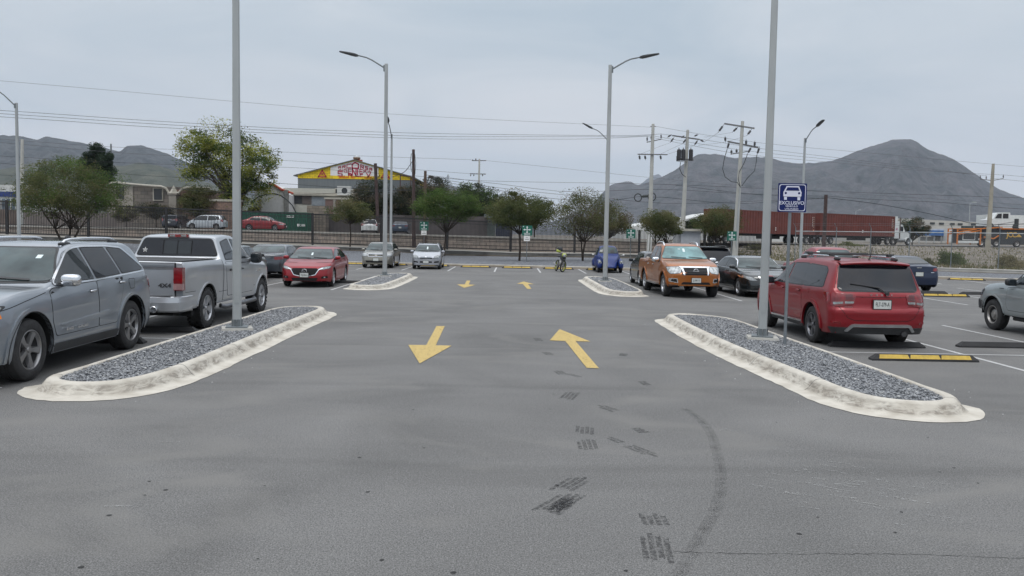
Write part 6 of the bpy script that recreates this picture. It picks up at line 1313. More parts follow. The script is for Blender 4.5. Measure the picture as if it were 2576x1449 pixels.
# behind
LB = [(505, 362, 55, 38), (545, 345, 40, 40), (500, 410, 50, 34), (560, 400, 45, 48), (612, 372, 38, 40), (655, 400, 42, 38), (645, 440, 46, 36), (600, 450, 44, 44), (650, 478, 30, 28), (590, 490, 40, 30), (618, 512, 24, 16), (548, 440, 28, 26), (484, 440, 32, 18), (521, 318, 15, 20), (600, 340, 18, 14)]
T('tall yellow green tree behind the left lamp post', 590, 318, 520, 590, 95, 200, [LF4, LF4, LF4, LF3, LF1], nleaf=36000, lsz=.115, seed=21, nclump=210, trunk=.26, stems=3, fork=4.0, cshape=lobes(LB, 95), sgm=.62)
T('dark conifer with upright candles of needles at left', 243, 366, 470, 585, 112, 92, LF5, cshape=lobes([(243, 382, 16, 16), (222, 400, 20, 14), (264, 402, 20, 16), (243, 415, 36, 22), (210, 425, 16, 14), (276, 428, 14, 16), (243, 445, 40, 22)], 112), sgm=.6, nleaf=23400, lsz=0.131, seed=23, nclump=80, trunk=.2, flat=1.6, fork=5)
T('low bushy dark green tree beside the stone house', 306, 462, 520, 575, 112, 62, LF3, nleaf=6500, lsz=0.098, seed=24, nclump=30, trunk=.12)
T('small bare tree before the pale wall, left of the dark van', 318, 520, 560, 574, 88, 66, [LF6, LF2], nleaf=4680, lsz=0.074, seed=25, nclump=36, trunk=.07, fork=1.0)
T('wiry dark tree before the stone house above the dark van', 393, 508, 552, 574, 91, 86, [LF7, LF6], nleaf=6760, lsz=0.074, seed=26, nclump=40, trunk=.07, fork=1.0)
T('olive bush tree between the stone house and the brick pillar', 500, 462, 556, 576, 93, 78, [LF2, LF1], nleaf=10920, lsz=0.090, seed=27, nclump=50, trunk=.1)
T('dark thicket tree in front of the grey warehouse', 935, 452, 560, 590, 97, 112, [LF7, LF7, LF6], nleaf=20800, lsz=0.098, seed=28, nclump=70, trunk=.14)
T('dark spreading tree between the two tall wooden poles', 1045, 462, 570, 590, 99, 130, [LF7, LF7, LF6], nleaf=23400, lsz=0.098, seed=29, nclump=80, trunk=.14)
T('tall thin leafed tree right of the wooden poles', 1085, 440, 520, 590, 102, 90, [LF7, LF6], nleaf=9880, lsz=0.098, seed=30, nclump=50, trunk=.14)
T('dark green tree rising behind the bright green acacia', 1190, 462, 572, 590, 100, 128, [LF7, LF3, LF7], nleaf=22100, lsz=0.098, seed=31, nclump=80, trunk=.15)
T('dark tree with feathery top left of the round acacia', 1262, 478, 575, 592, 104, 90, [LF7, LF1], nleaf=11700, lsz=0.098, seed=32, nclump=60, trunk=.12)
T('hazy grey green tree behind the round acacia', 1345, 500, 570, 592, 110, 100, [LF6, LF2], nleaf=9360, lsz=0.098, seed=33, nclump=50, trunk=.12)
T('low brown green tree behind the sparse thorny tree', 1530, 530, 600, 605, 105, 120, [LF6, LF2, LF1], nleaf=13000, lsz=0.098, seed=34, nclump=60, trunk=.12)
T('dark green bush behind the white service kiosk', 1745, 550, 590, 610, 100, 80, [LF3, LF7], nleaf=7800, lsz=0.090, seed=35, nclump=30, trunk=.1)
T('grey green tree directly right of the white truck cab', 2294, 548, 605, 615, 150, 84, [LF6, LF5], nleaf=8320, lsz=0.139, seed=36, nclump=50, trunk=.15)
T('olive tree between the far left lamp post and the street', 640, 520, 566, 578, 98, 40, [LF2], nleaf=3120, lsz=0.082, seed=37, nclump=16, trunk=.08)
def bush(label, px, y0, y1, Y, wpx, mat, n, seed, lsz=.10):
    A = at(px, y1, Y); s_ = FPX / Y; t = thing('bush', label, 'bush', (A.x, Y, hz(A.x, Y)), 0, 'bushes on the bank'); H = (y1 - y0) / s_ * 1.05; w = wpx / s_
    rs = np.random.RandomState(seed); nc = 26; c = rs.normal(0, 1, (nc, 3)); c /= np.linalg.norm(c, axis=1)[:, None]; c *= rs.uniform(.2, .85, (nc, 1)); c[:, 2] = abs(c[:, 2]); c *= np.array([w / 2, w / 3, H * .85]); k = rs.randint(0, nc, n)
    cen = c[k] + rs.normal(0, 1, (n, 3)) * np.array([w * .07, w * .07, H * .10]); cen[:, 2] = np.abs(cen[:, 2]); b = MB(); a = rs.normal(0, 1, (n, 3)); a[:, 2] = abs(a[:, 2]) + .5; a /= np.linalg.norm(a, axis=1)[:, None]; q = np.cross(a, rs.normal(0, 1, (n, 3))); q /= np.linalg.norm(q, axis=1)[:, None]; sz = lsz * rs.uniform(.6, 1.6, (n, 1))
    V = np.stack([cen - a * sz, cen + q * sz * .25, cen + a * sz, cen - q * sz * .25], 1).reshape(-1, 3); me = bpy.data.meshes.new('foliage'); me.from_pydata([tuple(v) for v in V], [], [(i * 4, i * 4 + 1, i * 4 + 2, i * 4 + 3) for i in range(n)]); me.materials.append(mat); o = bpy.data.objects.new('foliage', me); COL.objects.link(o); o.parent = t
    b = MB(); b.tube([(0, 0, -.2), (.1, 0, H * .4)], .05, 5); b.tube([(0, 0, 0), (-.3, .1, H * .45)], .04, 5); b.build('stem', BARK, t)
bush('large green bush on the weedy bank behind the wire fence', 2395, 628, 676, 60, 96, leafmat('bank_green', (.05, .075, .02), (.11, .14, .05)), 5200, 41)
bush('dry yellowish bush at the right edge of the bank', 2540, 645, 684, 57, 90, leafmat('bank_dry', (.13, .12, .06), (.24, .21, .12)), 3600, 42)
bush('small yellow flowering bush behind the red pickup', 2040, 628, 650, 70, 40, leafmat('yellow_bush', (.10, .11, .03), (.35, .28, .06)), 1500, 43)
bush('dark olive bush left of the large green bush', 2330, 650, 676, 58, 44, LF2, 1600, 44)
bush('low green bush in front of the tractor trailer wheels', 1905, 597, 618, 84, 70, leafmat('bank_olive', (.07, .075, .035), (.15, .14, .07)), 1500, 45)
bush('low weedy bush below the second container', 2140, 606, 620, 95, 66, leafmat('bank_green2', (.08, .095, .03), (.15, .16, .06)), 1200, 46)
# weeds and rubble over the bank
rs = np.random.RandomState(9); V = []; F = []
for i in range(16000):
    X = rs.uniform(19, 60); Y = WALL(X) + 1.0 + rs.exponential(12)
    if Y > 118: continue
    z = hz(X, Y); h = rs.uniform(.08, .30); a = rs.uniform(0, 3.14); dx, dy = math.cos(a) * .05, math.sin(a) * .05; l = rs.uniform(-.15, .15); k = len(V)
    V += [(X - dx, Y - dy, z - .03), (X + dx, Y + dy, z - .03), (X + l, Y, z + h)]; F.append((k, k + 1, k + 2))
me = bpy.data.meshes.new('weeds'); me.from_pydata(V, [], F); me.materials.append(leafmat('weeds', (.075, .085, .032), (.20, .175, .09))); o = bpy.data.objects.new('weeds', me); COL.objects.link(o); tag(o, 'dry weeds covering the bank behind the wire fence', 'weeds', kind='stuff')
V = []; F = []
for i in range(3500):
    X = rs.uniform(20, 62); Y = WALL(X) + 1.5 + rs.exponential(14)
    if Y > 118: continue
    z = hz(X, Y); s_ = rs.uniform(.05, .22); k = len(V)
    for p_ in ((1, 0, 0), (-1, .2, 0), (.1, .9, 0), (0, -.8, 0), (.1, .1, .6)): V.append((X + p_[0] * s_ * rs.uniform(.6, 1.2), Y + p_[1] * s_, z + p_[2] * s_))
    F += [(k, k + 2, k + 4), (k + 2, k + 1, k + 4), (k + 1, k + 3, k + 4), (k + 3, k, k + 4)]
me = bpy.data.meshes.new('rubble'); me.from_pydata(V, [], F); me.materials.append(pm('rubble', (.15, .125, .10), .95, var=.4, scale=.6, col2=(.34, .30, .26))); o = bpy.data.objects.new('rubble', me); COL.objects.link(o); tag(o, 'pale rubble strewn over the bank', 'rubble', kind='stuff')
# ================================================================== buildings beyond the street
PLA = pm('plaster_beige', (.27, .25, .22), .9, var=.15, scale=.8, bump=.1); CRM = pm('cornice_cream', (.38, .36, .31), .85, var=.08); STB = brick_mat('house_stone', (.20, .175, .15), (.13, .12, .11), (.085, .08, .07), 1.0, .8, .42, msize=.025); BRK = brick_mat('brick_brown', (.19, .12, .095), (.13, .085, .07), (.10, .08, .07), 1.0, .5, .22); ROUG = pm('plaster_brown', (.135, .105, .09), .9, var=.2, scale=.7); GRW = pm('warehouse_grey', (.115, .13, .14), .7, var=.08, scale=.5, stretch=(8, 1, .3)); WHB = pm('wall_white', (.50, .51, .50), .85, var=.08, scale=.4); DKW = pm('dark_window', (.03, .034, .038), .25, var=.3, scale=.6)
def bx(px0, px1, py0, py1, Y, D, m, name, parent, zbot=None, off=0):
    a = at(px0, py1, Y); c = at(px1, py0, Y); z0 = zbot if zbot is not None else a.z; b = MB(); b.box(((a.x + c.x) / 2, Y + D / 2 + off, (z0 + c.z) / 2), (c.x - a.x, D, c.z - z0)); return b.build(name, m, parent)
# blue and white building, far left
t = thing('shop_building', 'white building with blue band and glazed front at the far left edge', 'building'); bx(-40, 72, 466, 600, 101, 14, WHB, 'wall', t, 1.5); bx(-41, 73, 483, 494, 100.9, .3, pm('band_blue', (.015, .035, .16), .5), 'blue_band', t)
bx(-38, 44, 500, 528, 100.85, .2, pm('shop_glass', (.10, .13, .16), .15, var=.5, scale=1.5), 'glass_front', t); bx(-41, 73, 528, 570, 100.6, .5, ROUG, 'lower_wall', t, 1.6)
for x in (2, 14, 26, 38): bx(x, x + 1.6, 500, 528, 100.75, .1, WHB, 'window_bar', t)
# stone house
t = thing('stone_house', 'two storey stone house with curved parapet and white framed windows at left', 'house'); Y = 98
bx(272, 334, 468, 585, Y, 10, PLA, 'plaster_wall', t, 1.5); bx(334, 444, 470, 585, Y + .1, 10, STB, 'stone_wall', t, 1.5); bx(444, 530, 478, 585, Y + .15, 10, BRK, 'brick_wall', t, 1.5)
def corn(P, r=.14):
    b = MB(); b.tube([at(x, y, Y - .25) for x, y in P], r, 6); return b.build('cornice', CRM, t)
corn([(274, 462), (290, 459), (334, 464), (370, 467), (405, 469), (418, 474), (424, 484), (430, 489)]); corn([(446, 489), (453, 481), (460, 474), (470, 472), (530, 474)])
a = at(437, 489, Y - .4); b = MB(); b.box((a.x, a.y, (a.z + 1.5) / 2), (.85, .8, a.z - 1.5)); b.box((a.x, a.y, a.z + .05), (1.1, 1.0, .2)); b.build('pillar', PLA, t); b = MB(); b.lathe([(.62, 0), (.45, .15), (.0, .95)], 4, 'z', c=(a.x, a.y, a.z + .12)); b.build('pyramid_cap', CRM, t)
for x0, x1, y0, y1 in ((292, 312, 470, 500), (387, 407, 475, 502)):
    w = bx(x0 - 2.5, x1 + 2.5, y0 - 2, y1 + 3, Y - .05, .25, CRM, 'window_frame', t); bx(x0, x1, y0, y1, Y - .10, .2, DKW, 'window', w)
t = thing('garden_wall', 'long brown plastered wall between the acacia and the dark van', 'wall'); bx(60, 400, 538, 590, 95, .4, pm('plaster_mauve', (.16, .14, .13), .9, var=.15, scale=.5), 'wall_face', t, 1.6)
t = thing('block_wall', 'grey block wall behind the dark van', 'wall'); bx(334, 468, 540, 590, 94, .4, STB, 'wall_face', t, 1.6)
t = thing('brick_pillar', 'brown brick gate pillar left of the tall lamp post', 'gate pillar'); bx(528, 600, 505, 588, 93, 1.2, brick_mat('brick_red', (.26, .17, .13), (.17, .12, .10), (.11, .09, .08), 1.0, .45, .2), 'pillar', t, 1.6); bx(526, 602, 502, 506, 92.9, 1.4, CRM, 'coping', t)
# white house with red tiled edge and arch
t = thing('white_house', 'white gabled house with red roof tiles and an iron arch, right of the tall tree', 'house'); Y = 99
A = [(640, 476), (676, 466), (686, 465), (724, 490), (724, 590), (640, 590)]; b = MB(); V = [at(x, y, Y) for x, y in A]; n = len(V); b.add(V + [v + Vector((0, 9, 0)) for v in V], [tuple(range(n)), tuple(range(n, 2 * n))] + [(i, (i + 1) % n, n + (i + 1) % n, n + i) for i in range(n)]); b.build('wall', pm('house_white', (.56, .56, .56), .85, var=.05), t)
b = MB(); b.tube([at(676, 464, Y - .1), at(686, 463, Y - .1), at(708, 477, Y - .1), at(738, 487, Y - .1)], [.12, .14, .16, .12], 5); b.build('roof_tiles', pm('tile_red', (.36, .06, .03), .8), t)
bx(714, 724, 478, 592, Y - .3, .5, pm('column_grey', (.20, .20, .19), .9), 'column', t, 1.6); bx(650, 656, 500, 592, Y - .3, .4, PLA, 'column', t, 1.6)
b = MB(); P = [(630, 510), (650, 495), (672, 488), (690, 487), (705, 491), (722, 503), (735, 516), (745, 536), (756, 552)]; b.tube([at(x, y, Y - 2) for x, y in P], .07, 6); b.build('arch', INK, t)
# office building
t = thing('office_building', 'long cream office building with dark band of windows below the yellow gable', 'building'); Y = 102; CW = pm('wall_cream', (.40, .40, .36), .85, var=.06)
bx(712, 905, 476, 592, Y, 12, CW, 'wall', t, 1.6); f = bx(716, 760, 490, 512, Y - .06, .2, DKW, 'window', t); bx(760, 784, 492, 514, Y - .05, .2, pm('win_brown', (.10, .085, .08), .5), 'window_panel', t); bx(784, 822, 496, 517, Y - .06, .2, pm('win_pale', (.22, .25, .28), .3), 'window', t); bx(706, 905, 487, 490.5, Y - .35, .5, CRM, 'eave', t)
b = MB(); a = at(866, 480, Y - .3); b.box(a, (1.6, .7, 1.1)); ac = b.build('air_conditioner', WHB, t); b = MB(); b.lathe([(0, 0), (.36, 0)], 14, 'y', c=(a.x + .1, a.y - .37, a.z)); b.build('fan_grille', DKW, ac)
bx(842, 856, 474, 488, Y - .3, .3, CRM, 'vent_frame', t); bx(844, 854, 476, 486, Y - .34, .3, DKW, 'vent', t)
t = thing('brown_building', 'reddish brown plastered building behind the stone gate pillar', 'building'); bx(818, 905, 500, 592, 100.5, 1.3, pm('plaster_red', (.17, .115, .105), .9, var=.12, scale=.6), 'wall', t, 1.6); bx(815, 905, 498, 501, 100.4, 1.5, CRM, 'roof_edge', t); bx(838, 844, 502, 540, 100.35, .3, PLA, 'pilaster', t); bx(858, 862, 502, 540, 100.35, .3, PLA, 'pilaster', t)
t = thing('stone_pillar', 'wide rough stone gate pillar at the right end of the green container', 'gate pillar'); bx(772, 820, 518, 592, 93.5, 1.5, brick_mat('pillar_stone', (.22, .185, .15), (.14, .125, .105), (.09, .08, .07), 1.0, .7, .3), 'pillar', t, 1.6)
t = thing('boundary_wall', 'long dark grey boundary wall behind the street, from the white car to the navy gate', 'wall'); bx(818, 1235, 545, 600, 96, .4, pm('wall_slate', (.085, .075, .075), .9, var=.2, scale=.5), 'wall_face', t, 1.5)
t = thing('entrance_gate', 'grey and navy entrance gate seen through the fence between two acacias', 'gate'); bx(1226, 1246, 548, 596, 95.4, .3, pm('gate_green', (.07, .09, .085), .7), 'door_panel', t, 1.6); bx(1246, 1290, 548, 596, 95.5, .3, pm('gate_navy', (.015, .022, .05), .6), 'gate_leaf', t, 1.6); bx(1218, 1300, 540, 547, 95.2, .6, GRW, 'lintel', t)
for x in range(1228, 1292, 6): bx(x, x + 1, 548, 596, 95.3, .1, GRW, 'gate_bar', t, 1.6)
t = thing('green_container', 'dark green corrugated container behind the red car on the street', 'container'); GC = pm('container_green', (.006, .075, .045), .6, var=.1); a0 = at(604, 585, 90); a1 = at(772, 585, 90); b = MB(); pts = []; n = 60
for i in range(n + 1): pts.append((a0.x + (a1.x - a0.x) * i / n, 90 + (.06 if i % 2 else 0)))
zt = at(690, 533, 90).z; b.strip([(x, y, 1.7) for x, y in pts], [(x, y, zt) for x, y in pts]); b.box(((a0.x + a1.x) / 2, 91.2, (1.7 + zt) / 2 - .02), (a1.x - a0.x - .02, 2.2, zt - 1.7)); b.build('corrugated_side', GC, t)
a = at(757, 567, 89.85); text('side_lettering', '■ 385', WHT, t, a, (math.pi / 2, 0, 0), .34, bold=.01); a = at(730, 545, 89.85); text('side_lettering', 'SER-LI', WHT, t, a, (math.pi / 2, 0, 0), .30, bold=.01)
# warehouse with the painted gable
def warehouse():
    Y = 106; t = thing('warehouse', 'grey warehouse with a yellow brick gable painted with red ARCORSA lettering', 'warehouse', (0, 0, 0)); ap = at(892, 403, Y); s_ = FPX / Y; X0 = ap.x; zt = ap.z; ze = zt - 1.97; zy = ze - .42; zg = 1.6; hw = 7.15; D = 30
    b = MB(); b.box((X0, Y + D / 2, (zg + zy) / 2), (2 * hw, D, zy - zg)); b.build('wall', GRW, t)
    YB = brick_mat('yellow_brick', (.68, .50, .02), (.60, .43, .02), (.12, .085, .02), 1.0, .62, .21, msize=.016)
    def fac(P, y, m, name, par, th=.05):
        b = MB(); V = [(X0 + x, y, z) for x, z in P]; n = len(V); b.add(V + [(v[0], v[1] + th, v[2]) for v in V], [tuple(range(n)), tuple(range(n, 2 * n))] + [(i, (i + 1) % n, n + (i + 1) % n, n + i) for i in range(n)]); return b.build(name, m, par)
    G = fac([(-hw, zy), (hw, zy), (hw, ze), (0, zt), (-hw, ze)], Y - .03, YB, 'gable', t, D)
    b = MB()
    for sg in (-1, 1): b.add([(X0, Y - .25, zt + .10), (X0 + sg * (hw + .5), Y - .25, ze - .04), (X0 + sg * (hw + .5), Y + D, ze - .04), (X0, Y + D, zt + .10), (X0, Y - .25, zt + .0), (X0 + sg * (hw + .5), Y - .25, ze - .16), (X0 + sg * (hw + .5), Y + D, ze - .16), (X0, Y + D, zt)], [(0, 1, 2, 3), (4, 5, 6, 7), (0, 1, 5, 4), (1, 2, 6, 5)])
    b.build('roof', pm('roof_sheet', (.13, .14, .14), .5, .3), t)
    k = (zt - ze) / hw; xw = 3.02; zb = zy + .42; Wp = pm('painted_white', (.60, .60, .60), .8, var=.04); Rp = pm('painted_red', (.36, .015, .05), .8, var=.1, scale=3)
    fac([(-xw, zb), (xw, zb), (xw, zt - k * xw - .10), (0, zt - .12), (-xw, zt - k * xw - .10)], Y - .06, Wp, 'white_panel', G)
    fac([(-2.7, zy + .02), (2.35, zy + .02), (2.35, zb), (-2.7, zb)], Y - .07, pm('plain_yellow', (.66, .46, .015), .8, var=.04), 'yellow_strip', G)
    y = Y - .10
    def seg(P, w):   # stroke lettering: each glyph a list of polylines in facade metres
        b = MB()
        for l in P:
            for i in range(len(l) - 1):
                p, q = Vector(l[i]), Vector(l[i + 1]); d = (q - p).normalized(); n_ = Vector((-d.y, d.x)) * w / 2; p = p - d * w / 2 * .9; q = q + d * w / 2 * .9
                b.add([(X0 + p.x - n_.x, y, p.y - n_.y), (X0 + q.x - n_.x, y, q.y - n_.y), (X0 + q.x + n_.x, y, q.y + n_.y), (X0 + p.x + n_.x, y, p.y + n_.y)], [(0, 1, 2, 3)])
        return b
    GL = {'A': [[(0, 0), (0, 1), (1, 1), (1, 0)], [(0, .5), (1, .5)]], 'R': [[(0, 0), (0, 1), (1, 1), (1, .5), (0, .5)], [(.45, .5), (1, 0)]], 'C': [[(1, 1), (0, 1), (0, 0), (1, 0)]], 'S': [[(1, 1), (0, 1), (0, .5), (1, .5), (1, 0), (0, 0)]], 'I': [[(.5, 0), (.5, 1)]], 'N': [[(0, 0), (0, 1), (1, 0), (1, 1)]], 'G': [[(1, 1), (0, 1), (0, 0), (1, 0), (1, .5), (.6, .5)]], 'E': [[(1, 1), (0, 1), (0, 0), (1, 0)], [(0, .5), (.85, .5)]], 'V': [[(0, 1), (.5, 0), (1, 1)]], 'D': [[(0, 0), (0, 1), (.7, 1), (1, .75), (1, .25), (.7, 0), (0, 0)]], '.': [[(.4, 0), (.55, 0)]]}
    Z = lambda v: zt - v        # v metres below the apex
    def gly(ch, x0, x1, t0, t1, b0, b1, w):   # top heights at both sides, bottom heights at both sides
        P = []
        for l in GL[ch]: P.append([(x0 + (x1 - x0) * u, Z((b0 + (b1 - b0) * u) * (1 - v) + (t0 + (t1 - t0) * u) * v)) for u, v in l])
        seg(P, w).build('painted_letter', Rp, G)
    for ch, x0, x1, t0, t1, b0, b1, w in (('A', -2.0, -1.72, .86, .78, 1.08, 1.04, .07), ('R', -1.50, -1.15, .74, .66, 1.02, .98, .08), ('C', -.95, -.45, .58, .46, .98, .96, .10), ('R', .78, 1.15, .56, .66, 1.02, 1.04, .10), ('S', 1.38, 1.70, .74, .82, 1.08, 1.12, .08), ('A', 1.92, 2.2, .92, 1.0, 1.22, 1.30, .08),
                                      ('I', -1.98, -1.82, 1.18, 1.18, 1.34, 1.34, .06), ('N', -1.75, -1.50, 1.16, 1.14, 1.40, 1.44, .06), ('G', -1.30, -.95, 1.16, 1.14, 1.50, 1.54, .08), ('E', -.78, -.42, 1.14, 1.12, 1.60, 1.66, .09), ('N', -.26, .20, 1.12, 1.10, 1.90, 1.92, .13), ('I', .34, .48, 1.12, 1.12, 1.84, 1.84, .13), ('E', .68, 1.02, 1.14, 1.16, 1.68, 1.62, .09), ('R', 1.18, 1.45, 1.20, 1.22, 1.55, 1.50, .07), ('I', 1.55, 1.68, 1.26, 1.26, 1.50, 1.50, .06), ('A', 1.78, 2.0, 1.30, 1.34, 1.52, 1.52, .05),
                                      ('S', -2.05, -1.55, 1.38, 1.50, 1.98, 2.02, .12), ('.', -1.35, -1.2, 1.9, 1.9, 2.0, 2.0, .1), ('A', -.75, -.35, 1.72, 1.80, 2.02, 2.06, .10), ('.', -.2, -.05, 1.9, 1.9, 2.04, 2.04, .1), ('D', .05, .35, 1.98, 1.98, 2.08, 2.08, .05), ('E', .42, .62, 1.98, 1.98, 2.08, 2.08, .05), ('C', .72, 1.05, 1.80, 1.76, 2.06, 2.06, .09), ('.', 1.15, 1.3, 1.9, 1.9, 2.04, 2.04, .08), ('V', 1.55, 2.05, 1.60, 1.50, 2.04, 2.04, .12), ('.', 2.12, 2.25, 1.9, 1.9, 2.04, 2.04, .08)):
        gly(ch, x0, x1, t0 - .0, t1, b0, b1, w)
    seg([[(-.28, Z(1.0)), (-.28, Z(.52)), (.08, Z(.28)), (.50, Z(.50)), (.50, Z(1.0)), (-.28, Z(1.0))]], .15).build('painted_logo', Rp, G)
    text('painted_lettering', 'DIVISION:  HID', pm('painted_orange', (.55, .10, .01), .8), G, (X0 - .95, y, zy + .21), (math.pi / 2, 0, 0), .30, bold=.010); text('painted_lettering', 'LIDOS', _M['painted_orange'], G, (X0 + 1.72, y, zy + .21), (math.pi / 2, 0, 0), .30, bold=.010)
    for cx in (-4.05, 3.9):
        b = seg([[(cx - .50, ze - .18), (cx, ze + .72 if False else ze + .62), (cx + .50, ze - .18), (cx - .50, ze - .18)]], .13); b.build('warning_triangle', Rp, G); seg([[(cx - .1, ze + .05), (cx - .02, ze + .28)], [(cx + .06, ze + .02), (cx + .08, ze + .26)]], .07).build('triangle_mark', Rp, G)
    v = thing('roof_ventilator', 'round brown ridge ventilator on top of the yellow gable', 'ventilator', (X0 + .05, Y + 1.2, zt + .05)); b = MB(); b.lathe([(.28, -.1), (.30, .10), (.42, .16), (.46, .30), (.44, .42), (.34, .54), (.18, .60), (0, .62)], 24); b.build('rotor', pm('vent_rust', (.24, .15, .10), .6, .3, var=.3, scale=8, stretch=(4, 4, .5)), v, smooth=50)
    b = MB(); b.lathe([(.455, .40), (.37, .55), (.19, .62), (0, .64)], 24); b.build('cap', GAL, v, smooth=50); b = MB(); b.box((.25, 0, .0), (.9, .5, .22)); b.build('base', pm('rust_red', (.25, .06, .03), .8), v)
warehouse()
t = thing('billboard_frame', 'empty dark steel billboard frame at the right end of the yellow gable', 'frame'); b = MB(); b.tube([at(1007, 492, 103), at(1007, 441, 103)], .08, 4); b.tube([at(1033, 492, 103), at(1033, 444, 103)], .07, 4); b.tube([at(1006, 441, 103), at(1034, 444, 103)], .08, 4); b.build('steel_frame', pm('frame_dark', (.06, .03, .03), .7), t)
# white sheds at right
t = thing('white_shed', 'long low white industrial shed behind the left end of the containers', 'building'); a = [(1560, 600), (1700, 553), (1760, 546), (1868, 528), (2010, 540), (2010, 612), (1560, 618)]; Y = 190
b = MB(); V = [at(x, y, Y) for x, y in [(1570, 576), (1640, 558), (1720, 552), (1800, 533), (1868, 529), (2040, 541), (2040, 612), (1570, 612)]]; n = len(V); b.add(V + [v + Vector((0, 25, 0)) for v in V], [tuple(range(n)), tuple(range(n, 2 * n))] + [(i, (i + 1) % n, n + (i + 1) % n, n + i) for i in range(n)]); b.build('wall', WHB, t)
bx(1735, 1754, 539 + 13, 545 + 13, Y - .1, .3, DKW, 'window', t); bx(1800, 1820, 546, 552, Y - .1, .3, DKW, 'window', t)
t = thing('factory_shed', 'long white factory with a row of small dark windows right of the truck cab', 'building'); Y = 260; b = MB(); V = [at(x, y, Y) for x, y in [(2225, 548), (2300, 551), (2480, 560), (2580, 562), (2580, 612), (2225, 608)]]; n = len(V); b.add(V + [v + Vector((0, 40, 0)) for v in V], [tuple(range(n)), tuple(range(n, 2 * n))] + [(i, (i + 1) % n, n + (i + 1) % n, n + i) for i in range(n)]); b.build('wall', pm('factory_white', (.42, .41, .38), .85, var=.1, scale=.1), t)
for x in (2291, 2313, 2340, 2363, 2390, 2410, 2443, 2462): bx(x, x + 12, 558 + (x - 2291) * .03, 562.5 + (x - 2291) * .03, Y - .2, .4, DKW, 'window', t)
t = thing('blue_canopy', 'blue roofed open stall between the truck cab and the orange car carrier', 'canopy'); bx(2308, 2386, 580, 592, 170, 5, pm('canopy_blue', (.03, .12, .33), .6, var=.2, scale=1), 'roof', t); b = MB()
for x in (2312, 2330, 2350, 2368, 2384): b.tube([at(x, 592, 170.2), at(x, 612, 170.2)], .12, 5)
b.build('posts', GAL, t); bx(2326, 2378, 596, 606, 172, 2, WHB, 'counter', t)
t = thing('white_tank_trailer', 'plain white trailer body between the blue canopy and the car carrier', 'trailer'); bx(2386, 2412, 576, 607, 168, 8, WHB, 'body', t)
t = thing('service_kiosk', 'white concrete service kiosk behind the orange pickup', 'kiosk'); bx(1712, 1762, 581, 636, 70, 1.8, pm('kiosk_white', (.36, .38, .41), .8, var=.06), 'wall', t, .3); bx(1700, 1713, 584, 636, 70.2, 1.4, pm('kiosk_grey', (.28, .29, .30), .8), 'side_wall', t, .3); bx(1708, 1766, 576, 581, 69.7, 2.4, CRM, 'roof_slab', t)
# ================================================================== street traffic behind the fence
c = hatch('street_car', 'white hatchback driving left on the street behind the fence', 3.85, 1.66, 1.49, paint('white', (.46, .50, .54), .1), 1.22, -1.22, .30, xw=(.55, 1.40), hood=(.93, .78), nose=.66, group='cars on the street behind the fence', wheel=dict(n=5, m=STL)); p = at(521, 579, 84); c.put(p.x, 84, 90, street_z(p.x) + .03)
c = sedan('street_car', 'red sedan driving right on the street before the green container', 4.35, 1.7, 1.47, paint('street_red', (.26, .015, .02), .2), 1.30, -1.28, .31, group='cars on the street behind the fence'); p = at(665, 580, 83.5); c.put(p.x, 83.5, -90, street_z(p.x) + .03)
c = hatch('street_van', 'dark blue boxy van seen from behind on the street', 4.3, 1.72, 1.45, paint('street_navy', (.015, .02, .035), .2), 1.35, -1.30, .33, deck=1.0, k=.12, xg=(-2.06, -2.0), group='cars on the street behind the fence', gl=GLD, cat='van'); p = at(426, 575, 86); c.put(p.x, 88, 0, street_z(p.x) + .03)
c = hatch('street_car', 'white hatchback seen from behind, parked by the boundary wall', 4.0, 1.75, 1.50, paint('street_white', (.62, .63, .62), .1), 1.22, -1.22, .31, group='cars on the street behind the fence'); p = at(918, 590, 86); c.put(p.x, 89, 8, street_z(p.x) + .03)
c = sedan('street_car', 'dark blue car seen from behind right of the slender lamp post', 4.4, 1.72, 1.44, paint('street_blue', (.03, .05, .085), .3), 1.30, -1.28, .31, group='cars on the street behind the fence'); p = at(996, 591, 86); c.put(p.x, 90, 4, street_z(p.x) + .03)
